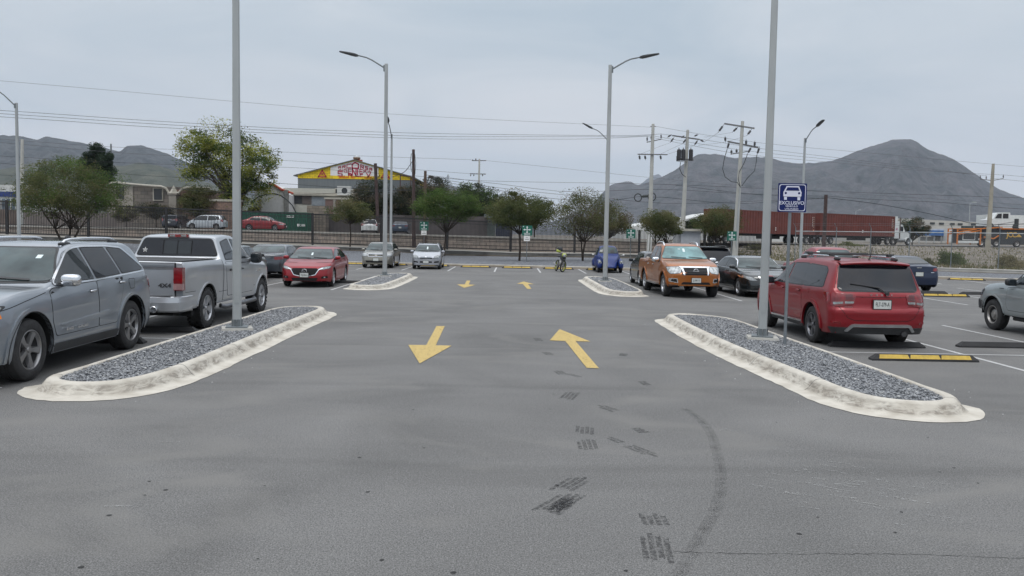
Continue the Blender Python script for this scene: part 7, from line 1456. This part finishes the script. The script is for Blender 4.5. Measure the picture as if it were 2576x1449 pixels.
# ================================================================== articulated truck with two containers
RUST = pm('container_rust', (.115, .026, .018), .65, var=.15, scale=.7, stretch=(1, 1, 2)); TW = pm('truck_white', (.58, .60, .59), .4, 0, .5, var=.06)
A0 = at(1812, 590, 97); A1 = at(2050, 590, 110); B0 = at(2062, 590, 110.7); B1 = at(2250, 590, 120.5)
def trailer(label, P, Q, ztop, zbot):
    P = Vector((P.x, P.y)); Q = Vector((Q.x, Q.y)); d = (Q - P); L = d.length; u = d / L; rz = math.atan2(u.y, u.x); t = thing('container_trailer', label, 'trailer', (P.x, P.y, 0), rz, 'containers of the long truck'); zr = 1.42
    b = MB(); n = int(L / .28); pts = [(L * i / n, (-.03 if i % 2 else .03)) for i in range(n + 1)]; b.strip([(x, y, zbot + .15) for x, y in pts], [(x, y, ztop - .12) for x, y in pts]); b.strip([(x, 2.44 - y, zbot + .15) for x, y in pts], [(x, 2.44 - y, ztop - .12) for x, y in pts])
    b.box((L / 2, 1.22, zbot + .08), (L, 2.5, .16)); b.box((L / 2, 1.22, ztop - .07), (L, 2.5, .14)); b.box((.05, 1.22, (zbot + ztop) / 2), (.12, 2.48, ztop - zbot - .02)); b.box((L - .05, 1.22, (zbot + ztop) / 2), (.12, 2.48, ztop - zbot - .02)); bd = b.build('container', RUST, t)
    for k in range(6):
        b = MB(); b.box((L - .75, -.045, ztop - .5 - k * .22), (.05, .02, .13)); b.build('container_marking', WHT, bd); b = MB(); b.box((L - .45, -.045, ztop - .5 - k * .25), (.10, .02, .12)); b.build('container_marking', pm('marking_cream', (.5, .42, .32), .7), bd)
    b = MB(); b.box((L - .45, -.045, zbot + .55), (.22, .02, .26)); b.build('placard', pm('placard_orange', (.55, .25, .12), .7), bd)
    b = MB(); b.box((L * .55, -.045, zbot + .75), (.16, .02, .14)); b.box((L * .55, -.045, zbot + .5), (.16, .02, .14)); b.build('container_marking', WHT, bd)
    b = MB(); b.box((L / 2, 1.22, zbot - .15), (L - .4, 1.1, .28)); b.box((L * .5, .35, zbot - .45), (L * .25, .06, .35)); b.box((L * .78, .5, zr + .45), (.15, .15, .9)); b.build('chassis', DARK, t)
    for x in (1.2, 2.5, L - 3.2, L - 1.9) if label.startswith('left') else (1.3, 2.6):
        for y in (.18, 2.26):
            w = MB(); w.lathe([(.30, -.14), (.46, -.15), (.50, -.10), (.50, .10), (.46, .15), (.30, .14)], 24, 'y', c=(x, y, zr + .50)); wo = w.build('wheel', RUB, t, smooth=40); w = MB(); w.lathe([(.30, -.13), (.27, -.05), (.15, -.02), (.12, -.10), (0, -.10)], 20, 'y', c=(x, y, zr + .50)); w.build('rim', STL, wo, smooth=40)
    return t, L, u, rz
zt1 = (at(1850, 527.5, 99).z + at(2040, 537, 109.5).z) / 2
trailer('left rust red container trailer of the long truck, behind the blue sign', A0, A1, zt1, 2.62)
_, L2, u2, rz2 = trailer('right rust red container trailer coupled behind the white tractor', B0, B1, at(2160, 540, 115).z, 2.62)
def tractor():
    t = thing('truck_tractor', 'white long nosed tractor unit with sleeper and exhaust stack, pulling the red containers', 'truck', (B1.x, B1.y, 1.42), rz2)
    b = MB(); b.box((.62, 1.22, 2.2), (1.25, 2.4, 2.5)); b.box((.35, 1.22, 3.75), (.9, 2.3, .75)); b.build('sleeper', TW, t); b = MB(); b.box((-.15, 1.22, 3.1), (.22, 2.2, 1.9)); b.build('sleeper_rear', DARK, t)
    b = MB(); b.add([(1.25, .05, .95), (2.7, .05, .95), (2.7, .05, 2.1), (2.25, .12, 2.95), (1.25, .12, 3.0), (1.25, 2.39, .95), (2.7, 2.39, .95), (2.7, 2.39, 2.1), (2.25, 2.3, 2.95), (1.25, 2.3, 3.0)], [(0, 1, 2, 3, 4), (5, 6, 7, 8, 9), (0, 1, 6, 5), (1, 2, 7, 6), (2, 3, 8, 7), (3, 4, 9, 8), (4, 0, 5, 9)]); cab = b.build('cab', TW, t)
    b = MB(); b.box((1.85, .06, 2.35), (.80, .05, .70)); b.build('side_window', GLD, cab); b = MB(); b.box((1.35, .03, 1.5), (.3, .04, .5)); b.build('door_window', GLD, cab)
    b = MB(); P = [(2.7, .95), (4.55, .95), (4.60, 1.35), (4.35, 1.72), (2.7, 2.08)]; V = [(x, .32, z) for x, z in P] + [(x, 2.12, z) for x, z in P]; b.add(V, [(0, 1, 2, 3, 4), (5, 6, 7, 8, 9)] + [(i, (i + 1) % 5, 5 + (i + 1) % 5, 5 + i) for i in range(5)]); b.build('hood', TW, t, smooth=20)
    for y in (.22, 2.22):
        b = MB(); A = []; B_ = []
        for i in range(11): a = math.pi * i / 10; A.append((3.75 + .70 * math.cos(a), y - .18, .55 + .62 * math.sin(a))); B_.append((3.75 + .70 * math.cos(a), y + .2, .55 + .62 * math.sin(a)))
        b.strip(A, B_); b.add([(A[i]) for i in range(11)] + [(3.75 + .60 * math.cos(math.pi * i / 10), y - .18, .52 + .55 * math.sin(math.pi * i / 10)) for i in range(11)], [(i, i + 1, 12 + i, 11 + i) for i in range(10)]); b.build('front_fender', TW, t)
    b = MB(); b.box((4.55, 1.22, .62), (.35, 2.35, .40)); b.build('bumper', TW, t); b = MB(); b.box((1.5, 1.22, .72), (6.5, .9, .25)); b.box((2.3, .35, .60), (1.7, .1, .2)); b.build('chassis', DARK, t)
    b = MB(); b.tube([(1.0, .16, .72), (2.7, .16, .72)], .28, 14); b.build('fuel_tank', pm('tank_alu', (.34, .35, .35), .35, .7), t, smooth=50)
    b = MB(); b.tube([(1.32, -.02, .9), (1.32, -.02, 3.75), (1.24, -.02, 4.0)], .075, 8); b.build('exhaust_stack', pm('stack', (.12, .09, .08), .4, .5), t, smooth=50); b = MB(); b.tube([(2.85, -.05, 1.9), (2.85, -.05, 2.6)], .07, 6); b.build('mirror', PLAS, t)
    b = MB(); b.lathe([(0, 0), (.18, 0)], 16, 'y', c=(.55, -.01, 2.3)); b.build('door_emblem', pm('emblem_mix', (.4, .15, .25), .6, var=.4, scale=12), t)
    for x in (-1.55, -.2, 3.75):
        for y in (.18, 2.26):
            w = MB(); w.lathe([(.30, -.14), (.48, -.16), (.53, -.10), (.53, .10), (.48, .16), (.30, .14)], 26, 'y', c=(x, y, .53)); wo = w.build('wheel', RUB, t, smooth=40); w = MB(); w.lathe([(.31, -.13), (.27, -.05), (.15, -.02), (.12, -.12), (0, -.12)], 20, 'y', c=(x, y, .53)); w.build('rim', ALU if x > 0 else STL, wo, smooth=40)
tractor()
# ---- car carrier with dark company body at the right edge
def carrier():
    Y = 112; s_ = FPX / Y; p0 = at(2408, 618, Y); z0 = street_z(40) + .02; t = thing('car_carrier_truck', 'orange framed car carrier with white grille cab and dark body lettered JCC', 'truck', (p0.x, Y, z0)); OR = pm('carrier_orange', (.50, .16, .03), .6, var=.15); w = lambda px: at(px, 600, Y).x - p0.x; Zz = lambda py: at(2480, py, Y).z - z0
    b = MB()
    for q in ([(2408, 616), (2408, 576)], [(2408, 577), (2470, 575), (2520, 571)], [(2412, 584), (2455, 577)], [(2466, 616), (2466, 576)], [(2410, 590), (2466, 580)], [(2520, 574), (2580, 574)], [(2475, 596), (2500, 600), (2512, 592)]):
        for dy in (0, 2.4): b.tube([(w(x), dy, Zz(y)) for x, y in q], .10, 4)
    b.build('orange_frame', OR, t); b = MB(); b.box((w(2440), 1.2, 1.4), (w(2462) - w(2418), 2.2, 1.9)); cab = b.build('cab', pm('cab_dark', (.03, .035, .04), .4), t)
    b = MB(); b.box((w(2437), .05, 1.45), (1.6, .1, 1.15)); g_ = b.build('grille', PLAS, cab); b = MB(); b.tube([(w(2437) - .8, -.02, .9), (w(2437) + .8, -.02, .9), (w(2437) + .8, -.02, 2.0), (w(2437) - .8, -.02, 2.0), (w(2437) - .8, -.02, .9)], .06, 4); b.build('grille_surround', TW, g_)
    b = MB(); b.box((w(2435), .0, .62), (2.7, .3, .28)); b.build('bumper', TW, cab); b = MB(); b.box((w(2432), .02, 2.45), (1.6, .08, .62)); b.build('windscreen', WSG, cab)
    b = MB(); b.box(((w(2475) + w(2513)) / 2, 1.3, 2.05), (w(2513) - w(2475), 2.2, 1.5)); b.build('front_body', pm('body_dark', (.028, .034, .04), .5), t)
    b = MB(); x0, x1 = w(2519), w(2640); b.box(((x0 + x1) / 2, 1.3, (Zz(577) + .35) / 2), (x1 - x0, 2.3, Zz(577) - .35)); bd = b.build('rear_body', _M['body_dark'], t)
    b = MB(); b.box(((x0 + x1) / 2, 1.3, Zz(576)), (x1 - x0, 2.5, .10)); b.build('deck', OR, bd)
    text('body_lettering', 'JCC', pm('jcc_gold', (.50, .30, .05), .6), bd, (w(2546), .12, Zz(590)), (math.pi / 2, 0, 0), .95, bold=.02, space=.85, sx=.95); b = MB(); b.add([(w(2556), .13, Zz(595)), (w(2564), .13, Zz(587)), (w(2572), .13, Zz(595))], [(0, 1, 2)]); b.build('body_mark', _M['jcc_gold'], bd)
    for px in (2470, 2484, 2508, 2560): 
        q = MB(); q.lathe([(.28, -.14), (.46, -.15), (.50, 0), (.46, .15), (.28, .14)], 20, 'y', c=(w(px), .2, .5)); wo = q.build('wheel', RUB, t, smooth=40); q = MB(); q.lathe([(.28, -.12), (.14, -.04), (0, -.1)], 16, 'y', c=(w(px), .2, .5)); q.build('rim', STL, wo)
    v = thing('white_pickup_load', 'white pickup standing on the upper deck of the car carrier', 'pickup truck', (p0.x, Y, z0)); b = MB(); zb = Zz(575)
    P = [(2484, 0), (2484, .85), (2500, 1.0), (2508, 1.75), (2520, 1.85), (2541, 1.85), (2543, 1.0), (2575, .95), (2575, 0)]; V = [(w(x), .3, zb + .35 + z) for x, z in P] + [(w(x), 2.2, zb + .35 + z) for x, z in P]; n = len(P); b.add(V, [tuple(range(n)), tuple(range(n, 2 * n))] + [(i, (i + 1) % n, n + (i + 1) % n, n + i) for i in range(n)]); bb = b.build('body', TW, v)
    b = MB(); b.add([(w(x), .28, zb + .35 + z) for x, z in ((2503, 1.05), (2510, 1.65), (2520, 1.70), (2520, 1.05))], [(0, 1, 2, 3)]); b.build('side_window', GLD, bb); b = MB(); b.add([(w(x), .28, zb + .35 + z) for x, z in ((2523, 1.05), (2523, 1.70), (2537, 1.70), (2537, 1.05))], [(0, 1, 2, 3)]); b.build('side_window', GLD, bb)
    for px in (2494, 2556): q = MB(); q.lathe([(0, -.12), (.18, -.10), (.36, -.10), (.38, 0), (.36, .12), (.2, .12)], 20, 'y', c=(w(px), .35, zb + .38)); q.build('wheel', RUB, v, smooth=40)
    t2 = thing('box_truck_body', 'large white box body behind the white pickup at the right edge', 'truck'); bx(2483, 2660, 543, 577, 122, 3, TW, 'box', t2); bx(2485, 2500, 577, 612, 122.5, 2, DARK, 'chassis', t2)
carrier()
# ================================================================== utility poles
CPL = pm('pole_concrete', (.40, .40, .375), .85, var=.08, scale=2); WPL = pm('pole_wood', (.055, .036, .034), .9, var=.25, scale=4); INS = pm('insulator_dark', (.05, .05, .055), .4, var=.2); ARM = pm('crossarm_steel', (.15, .155, .16), .6, .3)
def pole(label, top, bot, Y, r0=.20, r1=.12, m=None, z0=None):
    A = at(*bot, Y); B = at(*top, Y); zb = hz(A.x, Y) if z0 is None else z0; t = thing('utility_pole', label, 'utility pole', (A.x, Y, zb - .1), 0, 'utility poles'); d = B - A; u = d / d.z; h = B.z - zb + .1; v = u * h; b = MB(); b.tube([(0, 0, 0), (v.x, v.y * 0, h)], [r0, r1], 12); b.build('pole', m or CPL, t, smooth=60); t['_'] = 0; del t['_']
    def L(x, y, dY=0): return at(x, y, Y + dY) - Vector((A.x, Y, zb - .1))
    return t, L
def insul(t, p, q, r=.07):
    b = MB(); p = Vector(p); q = Vector(q); b.tube([p, p.lerp(q, .2), p.lerp(q, .25), p.lerp(q, .75), p.lerp(q, .8), q], [.02, .02, r, r, .02, .02], 8); b.build('insulator', INS, t)
def bar(t, pts, r=.06, m=None, name='crossarm', n=4):
    b = MB(); b.tube(pts, r, n); return b.build(name, m or ARM, t)
t, L = pole('leftmost of the three tall concrete poles, cable coils hanging from its wires', (1643, 312), (1632, 655), 70, .22, .12)
bar(t, [L(1604, 388, -.2), L(1679, 389, -.2)]); bar(t, [L(1627, 358, .3), L(1664, 350, -.3)], .045)
for x in (1608, 1622, 1661): insul(t, L(x, 389, -.2), L(x + 2, 403, -.2), .08)
insul(t, L(1628, 357), L(1628, 343), .06); insul(t, L(1638, 352), L(1638, 341), .05); insul(t, L(1663, 350, -.3), L(1663, 337, -.3), .06); bar(t, [L(1636, 318), L(1650, 318)], .04)
bar(t, [L(1634, 575, -.3), L(1629, 655, -.3)], .05, WHT, 'conduit', 6); bar(t, [L(1640, 575, -.3), L(1636, 655, -.3)], .04, WHT, 'conduit', 6)
t, L = pole('middle of the three tall concrete poles, carrying black transformers', (1730, 327), (1714, 640), 71, .22, .12)
bar(t, [L(1691, 341, .3), L(1760, 351, -.3)], .075); 
for p_, q_ in (((1696, 345), (1686, 359)), ((1727, 348), (1717, 362)), ((1756, 352), (1746, 366)), ((1760, 351), (1772, 357)), ((1690, 338), (1678, 346)), ((1722, 341), (1714, 347)), ((1745, 343), (1757, 338))): insul(t, L(*p_, -.3), L(*q_, -.3), .07)
for cx in (1708, 1719, 1738): b = MB(); b.lathe([(0, -.5), (.17, -.5), (.18, .30), (.16, .42), (0, .46)], 14, 'z', c=tuple(L(cx, 389, -.55))); b.build('transformer', pm('transformer_black', (.02, .02, .024), .5), t, smooth=40); insul(t, L(cx, 380, -.55), L(cx, 371, -.55), .04)
bar(t, [L(1702, 400, -.5), L(1744, 402, -.5)], .10); bar(t, [L(1702, 393, -.9), L(1702, 405, -.5), L(1728, 408, -.2)], .03); bar(t, [L(1712, 408, -.5), L(1710, 425, -.4), L(1716, 438, -.3), L(1727, 447, -.1)], .03, INK, 'cable_drop', 5)
t, L = pole('rightmost of the three tall concrete poles with two wide crossarms', (1868, 305), (1848, 652), 68, .24, .12)
bar(t, [L(1822, 311, .4), L(1898, 323, -.4)], .085); bar(t, [L(1830, 356, .3), L(1908, 371, -.3)], .085); bar(t, [L(1838, 388), L(1880, 381)], .05)
for p_, q_ in (((1821, 313), (1806, 334)), ((1857, 319), (1842, 333)), ((1891, 325), (1879, 341)), ((1825, 358), (1824, 342)), ((1877, 366), (1877, 350)), ((1898, 370), (1899, 354)), ((1840, 388), (1840, 376)), ((1853, 386), (1853, 374)), ((1835, 356), (1829, 376)), ((1891, 368), (1880, 388)), ((1911, 369), (1904, 390))): insul(t, L(*p_, -.3), L(*q_, -.3), .085)
for P_ in ([(1829, 376), (1822, 400), (1818, 425), (1824, 445), (1840, 457), (1855, 459), (1862, 470)], [(1880, 388), (1872, 410), (1860, 432), (1857, 450), (1863, 472)], [(1904, 390), (1903, 405), (1898, 430), (1880, 448), (1866, 468)]): bar(t, [L(x, y, -.35) for x, y in P_], .03, INK, 'cable_drop', 5)
bar(t, [L(1862, 470, -.3), L(1858, 520, -.3), L(1852, 620, -.3)], .06, GAL, 'conduit', 6)
t, L = pole('distant concrete pole with double crossarms above the dark trees', (1206, 400), (1202, 585), 135, .2, .14, z0=1.4)
bar(t, [L(1187, 404), L(1223, 404)], .09); bar(t, [L(1182, 437), L(1222, 438)], .10)
for x in (1189, 1197, 1214, 1220): insul(t, L(x, 404, -.2), L(x, 398 + (x % 3) * 3, -.2), .10)
for x in (1184, 1192, 1214): insul(t, L(x, 438, -.2), L(x, 444, -.2), .10)
t, L = pole('tallest dark wooden pole wrapped in loose cables, left of the hatchback sign', (1040, 376), (1041, 630), 77, .17, .13, WPL); bar(t, [L(1035, 386, -.2), L(1032, 405, -.3), L(1035, 432, -.3)], .03, INK, 'cable_drop', 4); bar(t, [L(1043, 384, -.2), L(1046, 410, -.3), L(1044, 440, -.2)], .03, INK, 'cable_drop', 4)
t, L = pole('shorter brown wooden pole with a cable coil beside it', (1070, 430), (1068, 612), 78, .17, .13, pm('pole_wood_brown', (.09, .06, .045), .9, var=.2)); b = MB(); b.tube([L(1088 + 12 * math.cos(k * .4), 456 + 12 * math.sin(k * .4), -.2) for k in range(34)], .035, 5); b.build('cable_coil', INK, t)
t, L = pole('thin dark wooden post crossing the yellow gable', (944, 411), (952, 600), 94, .20, .18, WPL, z0=1.6)
t, L = pole('brown wooden pole standing in front of the rust red containers', (2078, 490), (2072, 622), 86, .20, .17, WPL); insul(t, L(2073, 494), L(2083, 494), .08)
t, L = pole('weathered concrete pole at the right edge with a low crossarm', (2499, 412), (2483, 652), 80, .26, .13, pm('pole_weathered', (.30, .28, .23), .9, var=.2, scale=1)); bar(t, [L(2466, 451, .2), L(2497, 454), L(2524, 449, -.2)], .05)
for x, y in ((2466, 451), (2481, 452), (2524, 449)): insul(t, L(x, y), L(x, y - 10), .05)
t, L = pole('pale concrete pole right behind the far left lamp post', (56, 350), (54, 575), 82, .2, .14, z0=1.8); t, L = pole('thin grey post above the dark conifer', (279, 362), (280, 560), 125, .14, .12, GAL2, z0=1.8)
for lb, x, y0, y1, Y_ in (('small antenna mast above the stone house', 362, 462, 492, 101), ('short white post on the hill side above the broad acacia', 259, 432, 470, 120), ('thin steel post behind the dark trees', 1127, 439, 520, 120), ('thin mast on the cream office roof', 744, 480, 470 + 50, 103), ('thin grey street post in front of the mountain', 1629, 540, 600, 150)):
    A = at(x, y1, Y_); B = at(x, y0, Y_); t = thing('mast', lb, 'mast', A); b = MB(); b.tube([(0, 0, 0), B - A], .07, 6); b.tube([B - A - Vector((.25, 0, .25)), B - A + Vector((.25, 0, -.25))], .03, 4); b.build('mast_pole', GAL2, t)
def street_lamp(label, top, bot, tip, Y):
    A = at(*bot, Y); B = at(*top, Y); C_ = at(*tip, Y); t = thing('street_lamp', label, 'street lamp', A); b = MB(); b.tube([(0, 0, 0), B - A], [.12, .08], 6); b.build('pole', GAL, t); b = MB(); b.tube([B - A, C_ - A], .05, 5); b.build('arm', GAL, t); b = MB(); b.sell(C_ - A, (.5, .2, .12), .8, 8, 6); b.build('lamp_head', GAL, t)
street_lamp('slim street lamp in front of the mountain left of the right edge pole', (2440, 512), (2437, 600), (2451, 509), 175); street_lamp('distant street lamp above the containers', (2153, 531), (2152, 560), (2163, 528), 260)
t = thing('traffic_signal', 'black traffic signal hanging from a long thin arm at the right edge', 'traffic light'); b = MB(); b.tube([at(2478, 570, 105), at(2552, 558, 105)], .045, 5); b.build('mast_arm', ARM, t); a = at(2557, 562, 105); b = MB(); b.box(a, (.35, .35, 1.15)); b.box(a + Vector((0, 0, -.62)), (.6, .35, .12)); b.build('signal_head', INK, t)
# ---- cable coils on the left concrete pole
t = thing('cable_coil', 'two black cable coils joined by a splice case left of the left concrete pole', 'cable coil'); Yc = 69.3
b = MB(); b.tube([at(1605 + 9 * math.cos(k * .35), 497 + 9.5 * math.sin(k * .35), Yc + k * .004) for k in range(40)], .045, 6); b.build('coil', INK, t); b = MB(); b.tube([at(1640 + 9.5 * math.cos(k * .35), 495 + 10 * math.sin(k * .35), Yc + .9 + k * .004) for k in range(40)], .045, 6); b.build('coil', INK, t); b = MB(); b.tube([at(1614, 495, Yc), at(1618, 494, Yc), at(1630, 493, Yc)], [.05, .12, .12], 8); b.build('splice_case', INK, t)
# ---- overhead wires
WR = pm('wire_grey', (.11, .115, .125), .7); WRD = pm('wire_dark', (.028, .03, .034), .7)
def wire(P, Y, r, m, lab):
    P = [(x, y) for x, y in P]; f = pchip(P); xs = np.linspace(P[0][0], P[-1][0], max(12, int((P[-1][0] - P[0][0]) / 60)))
    Y0, Y1 = (Y if isinstance(Y, tuple) else (Y, Y)); b = MB(); b.tube([at(x, f(x), Y0 + (Y1 - Y0) * i / (len(xs) - 1)) for i, x in enumerate(xs)], r, 4, caps=False); tag(b.build('overhead_wire', m), lab, 'overhead wire', 'overhead wires')
W_ = [([(-60, 198), (300, 229), (588, 255), (1000, 288), (1640, 320)], (52, 70), .011, WR, 'single highest wire from the upper left to the left concrete pole'),
      ([(-60, 274), (83, 283), (375, 303.5), (831, 328), (1150, 337), (1600, 341), (1663, 337)], (52, 69.7), .017, WR, 'upper of three parallel wires across the sky'),
      ([(-60, 282), (83, 291), (375, 311), (831, 334.5), (1150, 344), (1600, 344), (1638, 341)], (52, 70), .017, WR, 'middle of three parallel wires across the sky'),
      ([(-60, 290), (83, 299), (375, 319), (831, 341), (1150, 350), (1450, 350), (1628, 343)], (52, 70.2), .017, WR, 'lower of three parallel wires across the sky'),
      ([(-60, 346), (376, 374), (702, 382), (832, 389), (1185, 402)], (95, 135), .024, WR, 'wire ending at the upper crossarm of the distant double pole'),
      ([(1223, 404), (1400, 422), (1640, 447), (1900, 470), (2576, 515)], (135, 120), .022, WR, 'wire running right from the distant double pole'),
      ([(-60, 353), (376, 389), (702, 403), (1010, 424), (1195, 438)], (85, 110), .022, WR, 'wire to the lower crossarm of the distant double pole'),
      ([(-60, 389), (376, 412), (700, 420), (1010, 440), (1222, 455), (1640, 463), (2100, 482), (2640, 500)], (85, 80), .018, WRD, 'long dark wire passing behind the concrete poles'),
      ([(-60, 405), (165, 425), (300, 437), (671, 459), (893, 474), (1041, 480)], (88, 77), .024, WRD, 'thick black cable crossing the tall yellow green tree'),
      ([(-60, 436), (110, 447), (300, 462), (480, 478), (671, 491), (800, 488), (878, 484), (1041, 476)], (96, 78), .024, WRD, 'low black cable crossing the stone house'),
      ([(1041, 400), (1018, 432), (985, 446)][::-1], (88, 77), .03, WRD, 'loose black cable drooping left from the tallest wooden pole'),
      ([(1070, 452), (1250, 478), (1390, 500), (1530, 505), (1620, 494), (1850, 512), (2078, 498)], (78, 86), .024, WRD, 'thick cable through the tree tops to the brown pole'),
      ([(1070, 440), (1250, 462), (1450, 483), (1640, 476), (1860, 487), (2078, 500)], (78, 86), .02, WRD, 'cable passing just below the cable coils'),
      ([(1070, 446), (1300, 478), (1500, 497), (1700, 512), (1850, 508), (2078, 497)], (78, 86), .02, WRD, 'sagging cable behind the green signs'),
      ([(2078, 497), (2200, 512), (2350, 540), (2485, 566), (2640, 560)], (86, 82), .035, WRD, 'thick double cable sagging right from the brown pole'),
      ([(2078, 493), (2200, 502), (2350, 508), (2486, 520), (2640, 530)], (86, 80), .022, WRD, 'upper cable right of the brown pole'),
      ([(1700, 466), (1900, 488), (2078, 494)], (71, 86), .02, WRD, 'cable from the middle concrete pole to the brown pole'),
      ([(1663, 337), (1760, 350), (1900, 372), (2100, 396), (2300, 420), (2466, 441)], (69.7, 80), .014, WR, 'highest wire descending right over the mountain'),
      ([(1638, 341), (1760, 362), (1900, 382), (2100, 402), (2300, 424), (2481, 442)], (70, 80), .014, WR, 'second wire descending right over the mountain'),
      ([(1628, 343), (1760, 370), (1853, 386), (2100, 409), (2300, 428), (2524, 440)], (70.2, 80), .014, WR, 'third wire descending right over the mountain'),
      ([(1650, 318), (1760, 337), (1900, 358), (2200, 386), (2499, 413), (2640, 424)], (70, 80), .012, WR, 'thin top wire between the concrete poles and the right edge pole'),
      ([(1772, 357), (1806, 334)], (71, 68), .010, WR, 'short span between the middle and right poles, front'), ([(1772, 345), (1842, 333)], (71, 68), .010, WR, 'short span between the middle and right poles, centre'), ([(1757, 366), (1820, 358), (1879, 341)], (71, 68), .010, WR, 'short span between the middle and right poles, rear'),
      ([(1610, 388), (1650, 372), (1686, 359)], (70, 71), .010, WR, 'short span between the left and middle poles, front'), ([(1661, 388), (1690, 374), (1717, 362)], (70, 71), .010, WR, 'short span between the left and middle poles, centre'), ([(1677, 389), (1710, 378), (1746, 366)], (70, 71), .010, WR, 'short span between the left and middle poles, rear'),
      ([(2499, 449), (2640, 462)], (80, 84), .014, WR, 'wire leaving the right edge pole, upper'), ([(2524, 440), (2640, 450)], (80, 84), .014, WR, 'wire leaving the right edge crossarm')]
for q in W_: wire(*q)
# ================================================================== mountains and haze
def mountain(name, ridge, D, depth, m, seed, rough=1.0, nx=150, ny=44, zbase=-2.0, front=.62):
    """real ridge: footslope in front, crest line, back slope; relief from summed noise"""
    from mathutils import noise as mn
    P = [at(x, y, D) for x, y in ridge]; f = pchip([(p.x, p.z) for p in P]); x0, x1 = P[0].x, P[-1].x; V = []
    for i in range(nx):
        x = x0 + (x1 - x0) * i / (nx - 1); h = f(x)
        for j in range(ny):
            v = j / (ny - 1); s_ = v * 2 - 1 + .0; y = D - depth * front + (depth * (front + .38)) * v; t = (y - D) / (depth * front) if y < D else (y - D) / (depth * .38)
            prof_ = (1 - abs(t)) ** .92 * (1 - .0 * t); z = zbase + (h - zbase) * prof_
            q = Vector((x, y * .55, seed * 97.0)); g = 0; am = 1; fr = 1 / (depth * .16)
            for o_ in range(8):
                g += am * (1 - 2.3 * abs(mn.noise(q * fr))); am *= .60; fr *= 2.05
            e = min(1, abs(t) * 3.2) * min(1, prof_ * 3.5); z += (g - .9) * h * .075 * rough * e
            if abs(t) < .12: z += (mn.noise(Vector((x, 0, seed)) / (depth * .012))) * h * .010
            xx = x * (y / D); V.append((xx, y, z))
    b = MB(); b.add(V, [(i * ny + j, (i + 1) * ny + j, (i + 1) * ny + j + 1, i * ny + j + 1) for i in range(nx - 1) for j in range(ny - 1)]); o = ST(name, b, m, smooth=180)
MT = pm('mountain_rock', (.030, .040, .042), .95, var=.3, scale=.017, col2=(.128, .120, .128), detail=15, lo=.36, hi=.70, bump=1.0, bscale=.02, bdist=18, nr=.74)
MT2 = pm('mountain_rock_left', (.016, .026, .030), .95, var=.3, scale=.022, col2=(.105, .108, .112), detail=15, lo=.36, hi=.70, bump=1.0, bscale=.02, bdist=18, nr=.74); MTG = pm('hill_scrub', (.026, .036, .024), .95, var=.3, scale=.02, col2=(.085, .088, .066), detail=15, lo=.35, hi=.68, bump=1.0, bscale=.05, bdist=5, nr=.7)
mountain('mountain', [(1180, 620), (1380, 560), (1480, 520), (1545, 462), (1583, 456), (1605, 465), (1635, 456), (1690, 432), (1720, 412), (1752, 390), (1775, 386), (1810, 388), (1850, 397), (1885, 394), (1925, 394), (1965, 404), (2010, 410), (2060, 408), (2110, 398), (2160, 377), (2210, 362), (2255, 350), (2292, 350), (2330, 372), (2400, 400), (2450, 434), (2520, 478), (2576, 498), (2680, 540), (2800, 580), (2950, 615)], 2600, 1500, MT, 3, 1.0, nx=330, ny=110)
mountain('distant_peak', [(1480, 600), (1560, 500), (1600, 470), (1640, 442), (1655, 436), (1668, 446), (1700, 470), (1780, 560), (1850, 620)], 6500, 2500, MT, 5, .6, nx=70, ny=24)
mountain('left_ridge', [(-420, 420), (-250, 370), (-100, 350), (0, 339), (40, 341), (75, 347), (95, 350), (116, 343), (150, 347), (200, 358), (260, 370), (300, 380), (320, 366), (346, 364), (400, 378), (470, 408), (560, 440), (640, 470), (720, 500), (820, 560), (900, 610)], 2300, 1300, MT2, 7, 1.0, nx=260, ny=84)
mountain('scrub_hill', [(-420, 480), (-200, 440), (0, 425), (100, 405), (190, 400), (260, 414), (310, 416), (350, 408), (400, 416), (470, 440), (560, 470), (640, 500), (760, 560), (840, 600)], 1150, 600, MTG, 9, 1.0, nx=220, ny=70)
mountain('low_hill', [(640, 610), (760, 560), (880, 530), (1000, 500), (1080, 470), (1120, 462), (1160, 470), (1240, 500), (1330, 540), (1420, 600)], 2400, 900, MT, 11, .7, nx=90, ny=26)
HZ = bpy.data.materials.new('haze_air'); HZ.use_nodes = True; hn = HZ.node_tree; hn.nodes.clear(); ho = hn.nodes.new('ShaderNodeOutputMaterial'); hv = hn.nodes.new('ShaderNodeVolumePrincipled'); hv.inputs['Color'].default_value = (.72, .83, 1.0, 1); hv.inputs['Density'].default_value = .00008; hv.inputs['Anisotropy'].default_value = .2; hn.links.new(hv.outputs[0], ho.inputs['Volume'])
b = MB(); b.box((0, 3800, 420), (13000, 11000, 860)); o = b.build('haze', HZ); tag(o, 'thin grey haze filling the air up to the mountains', 'haze', kind='stuff')
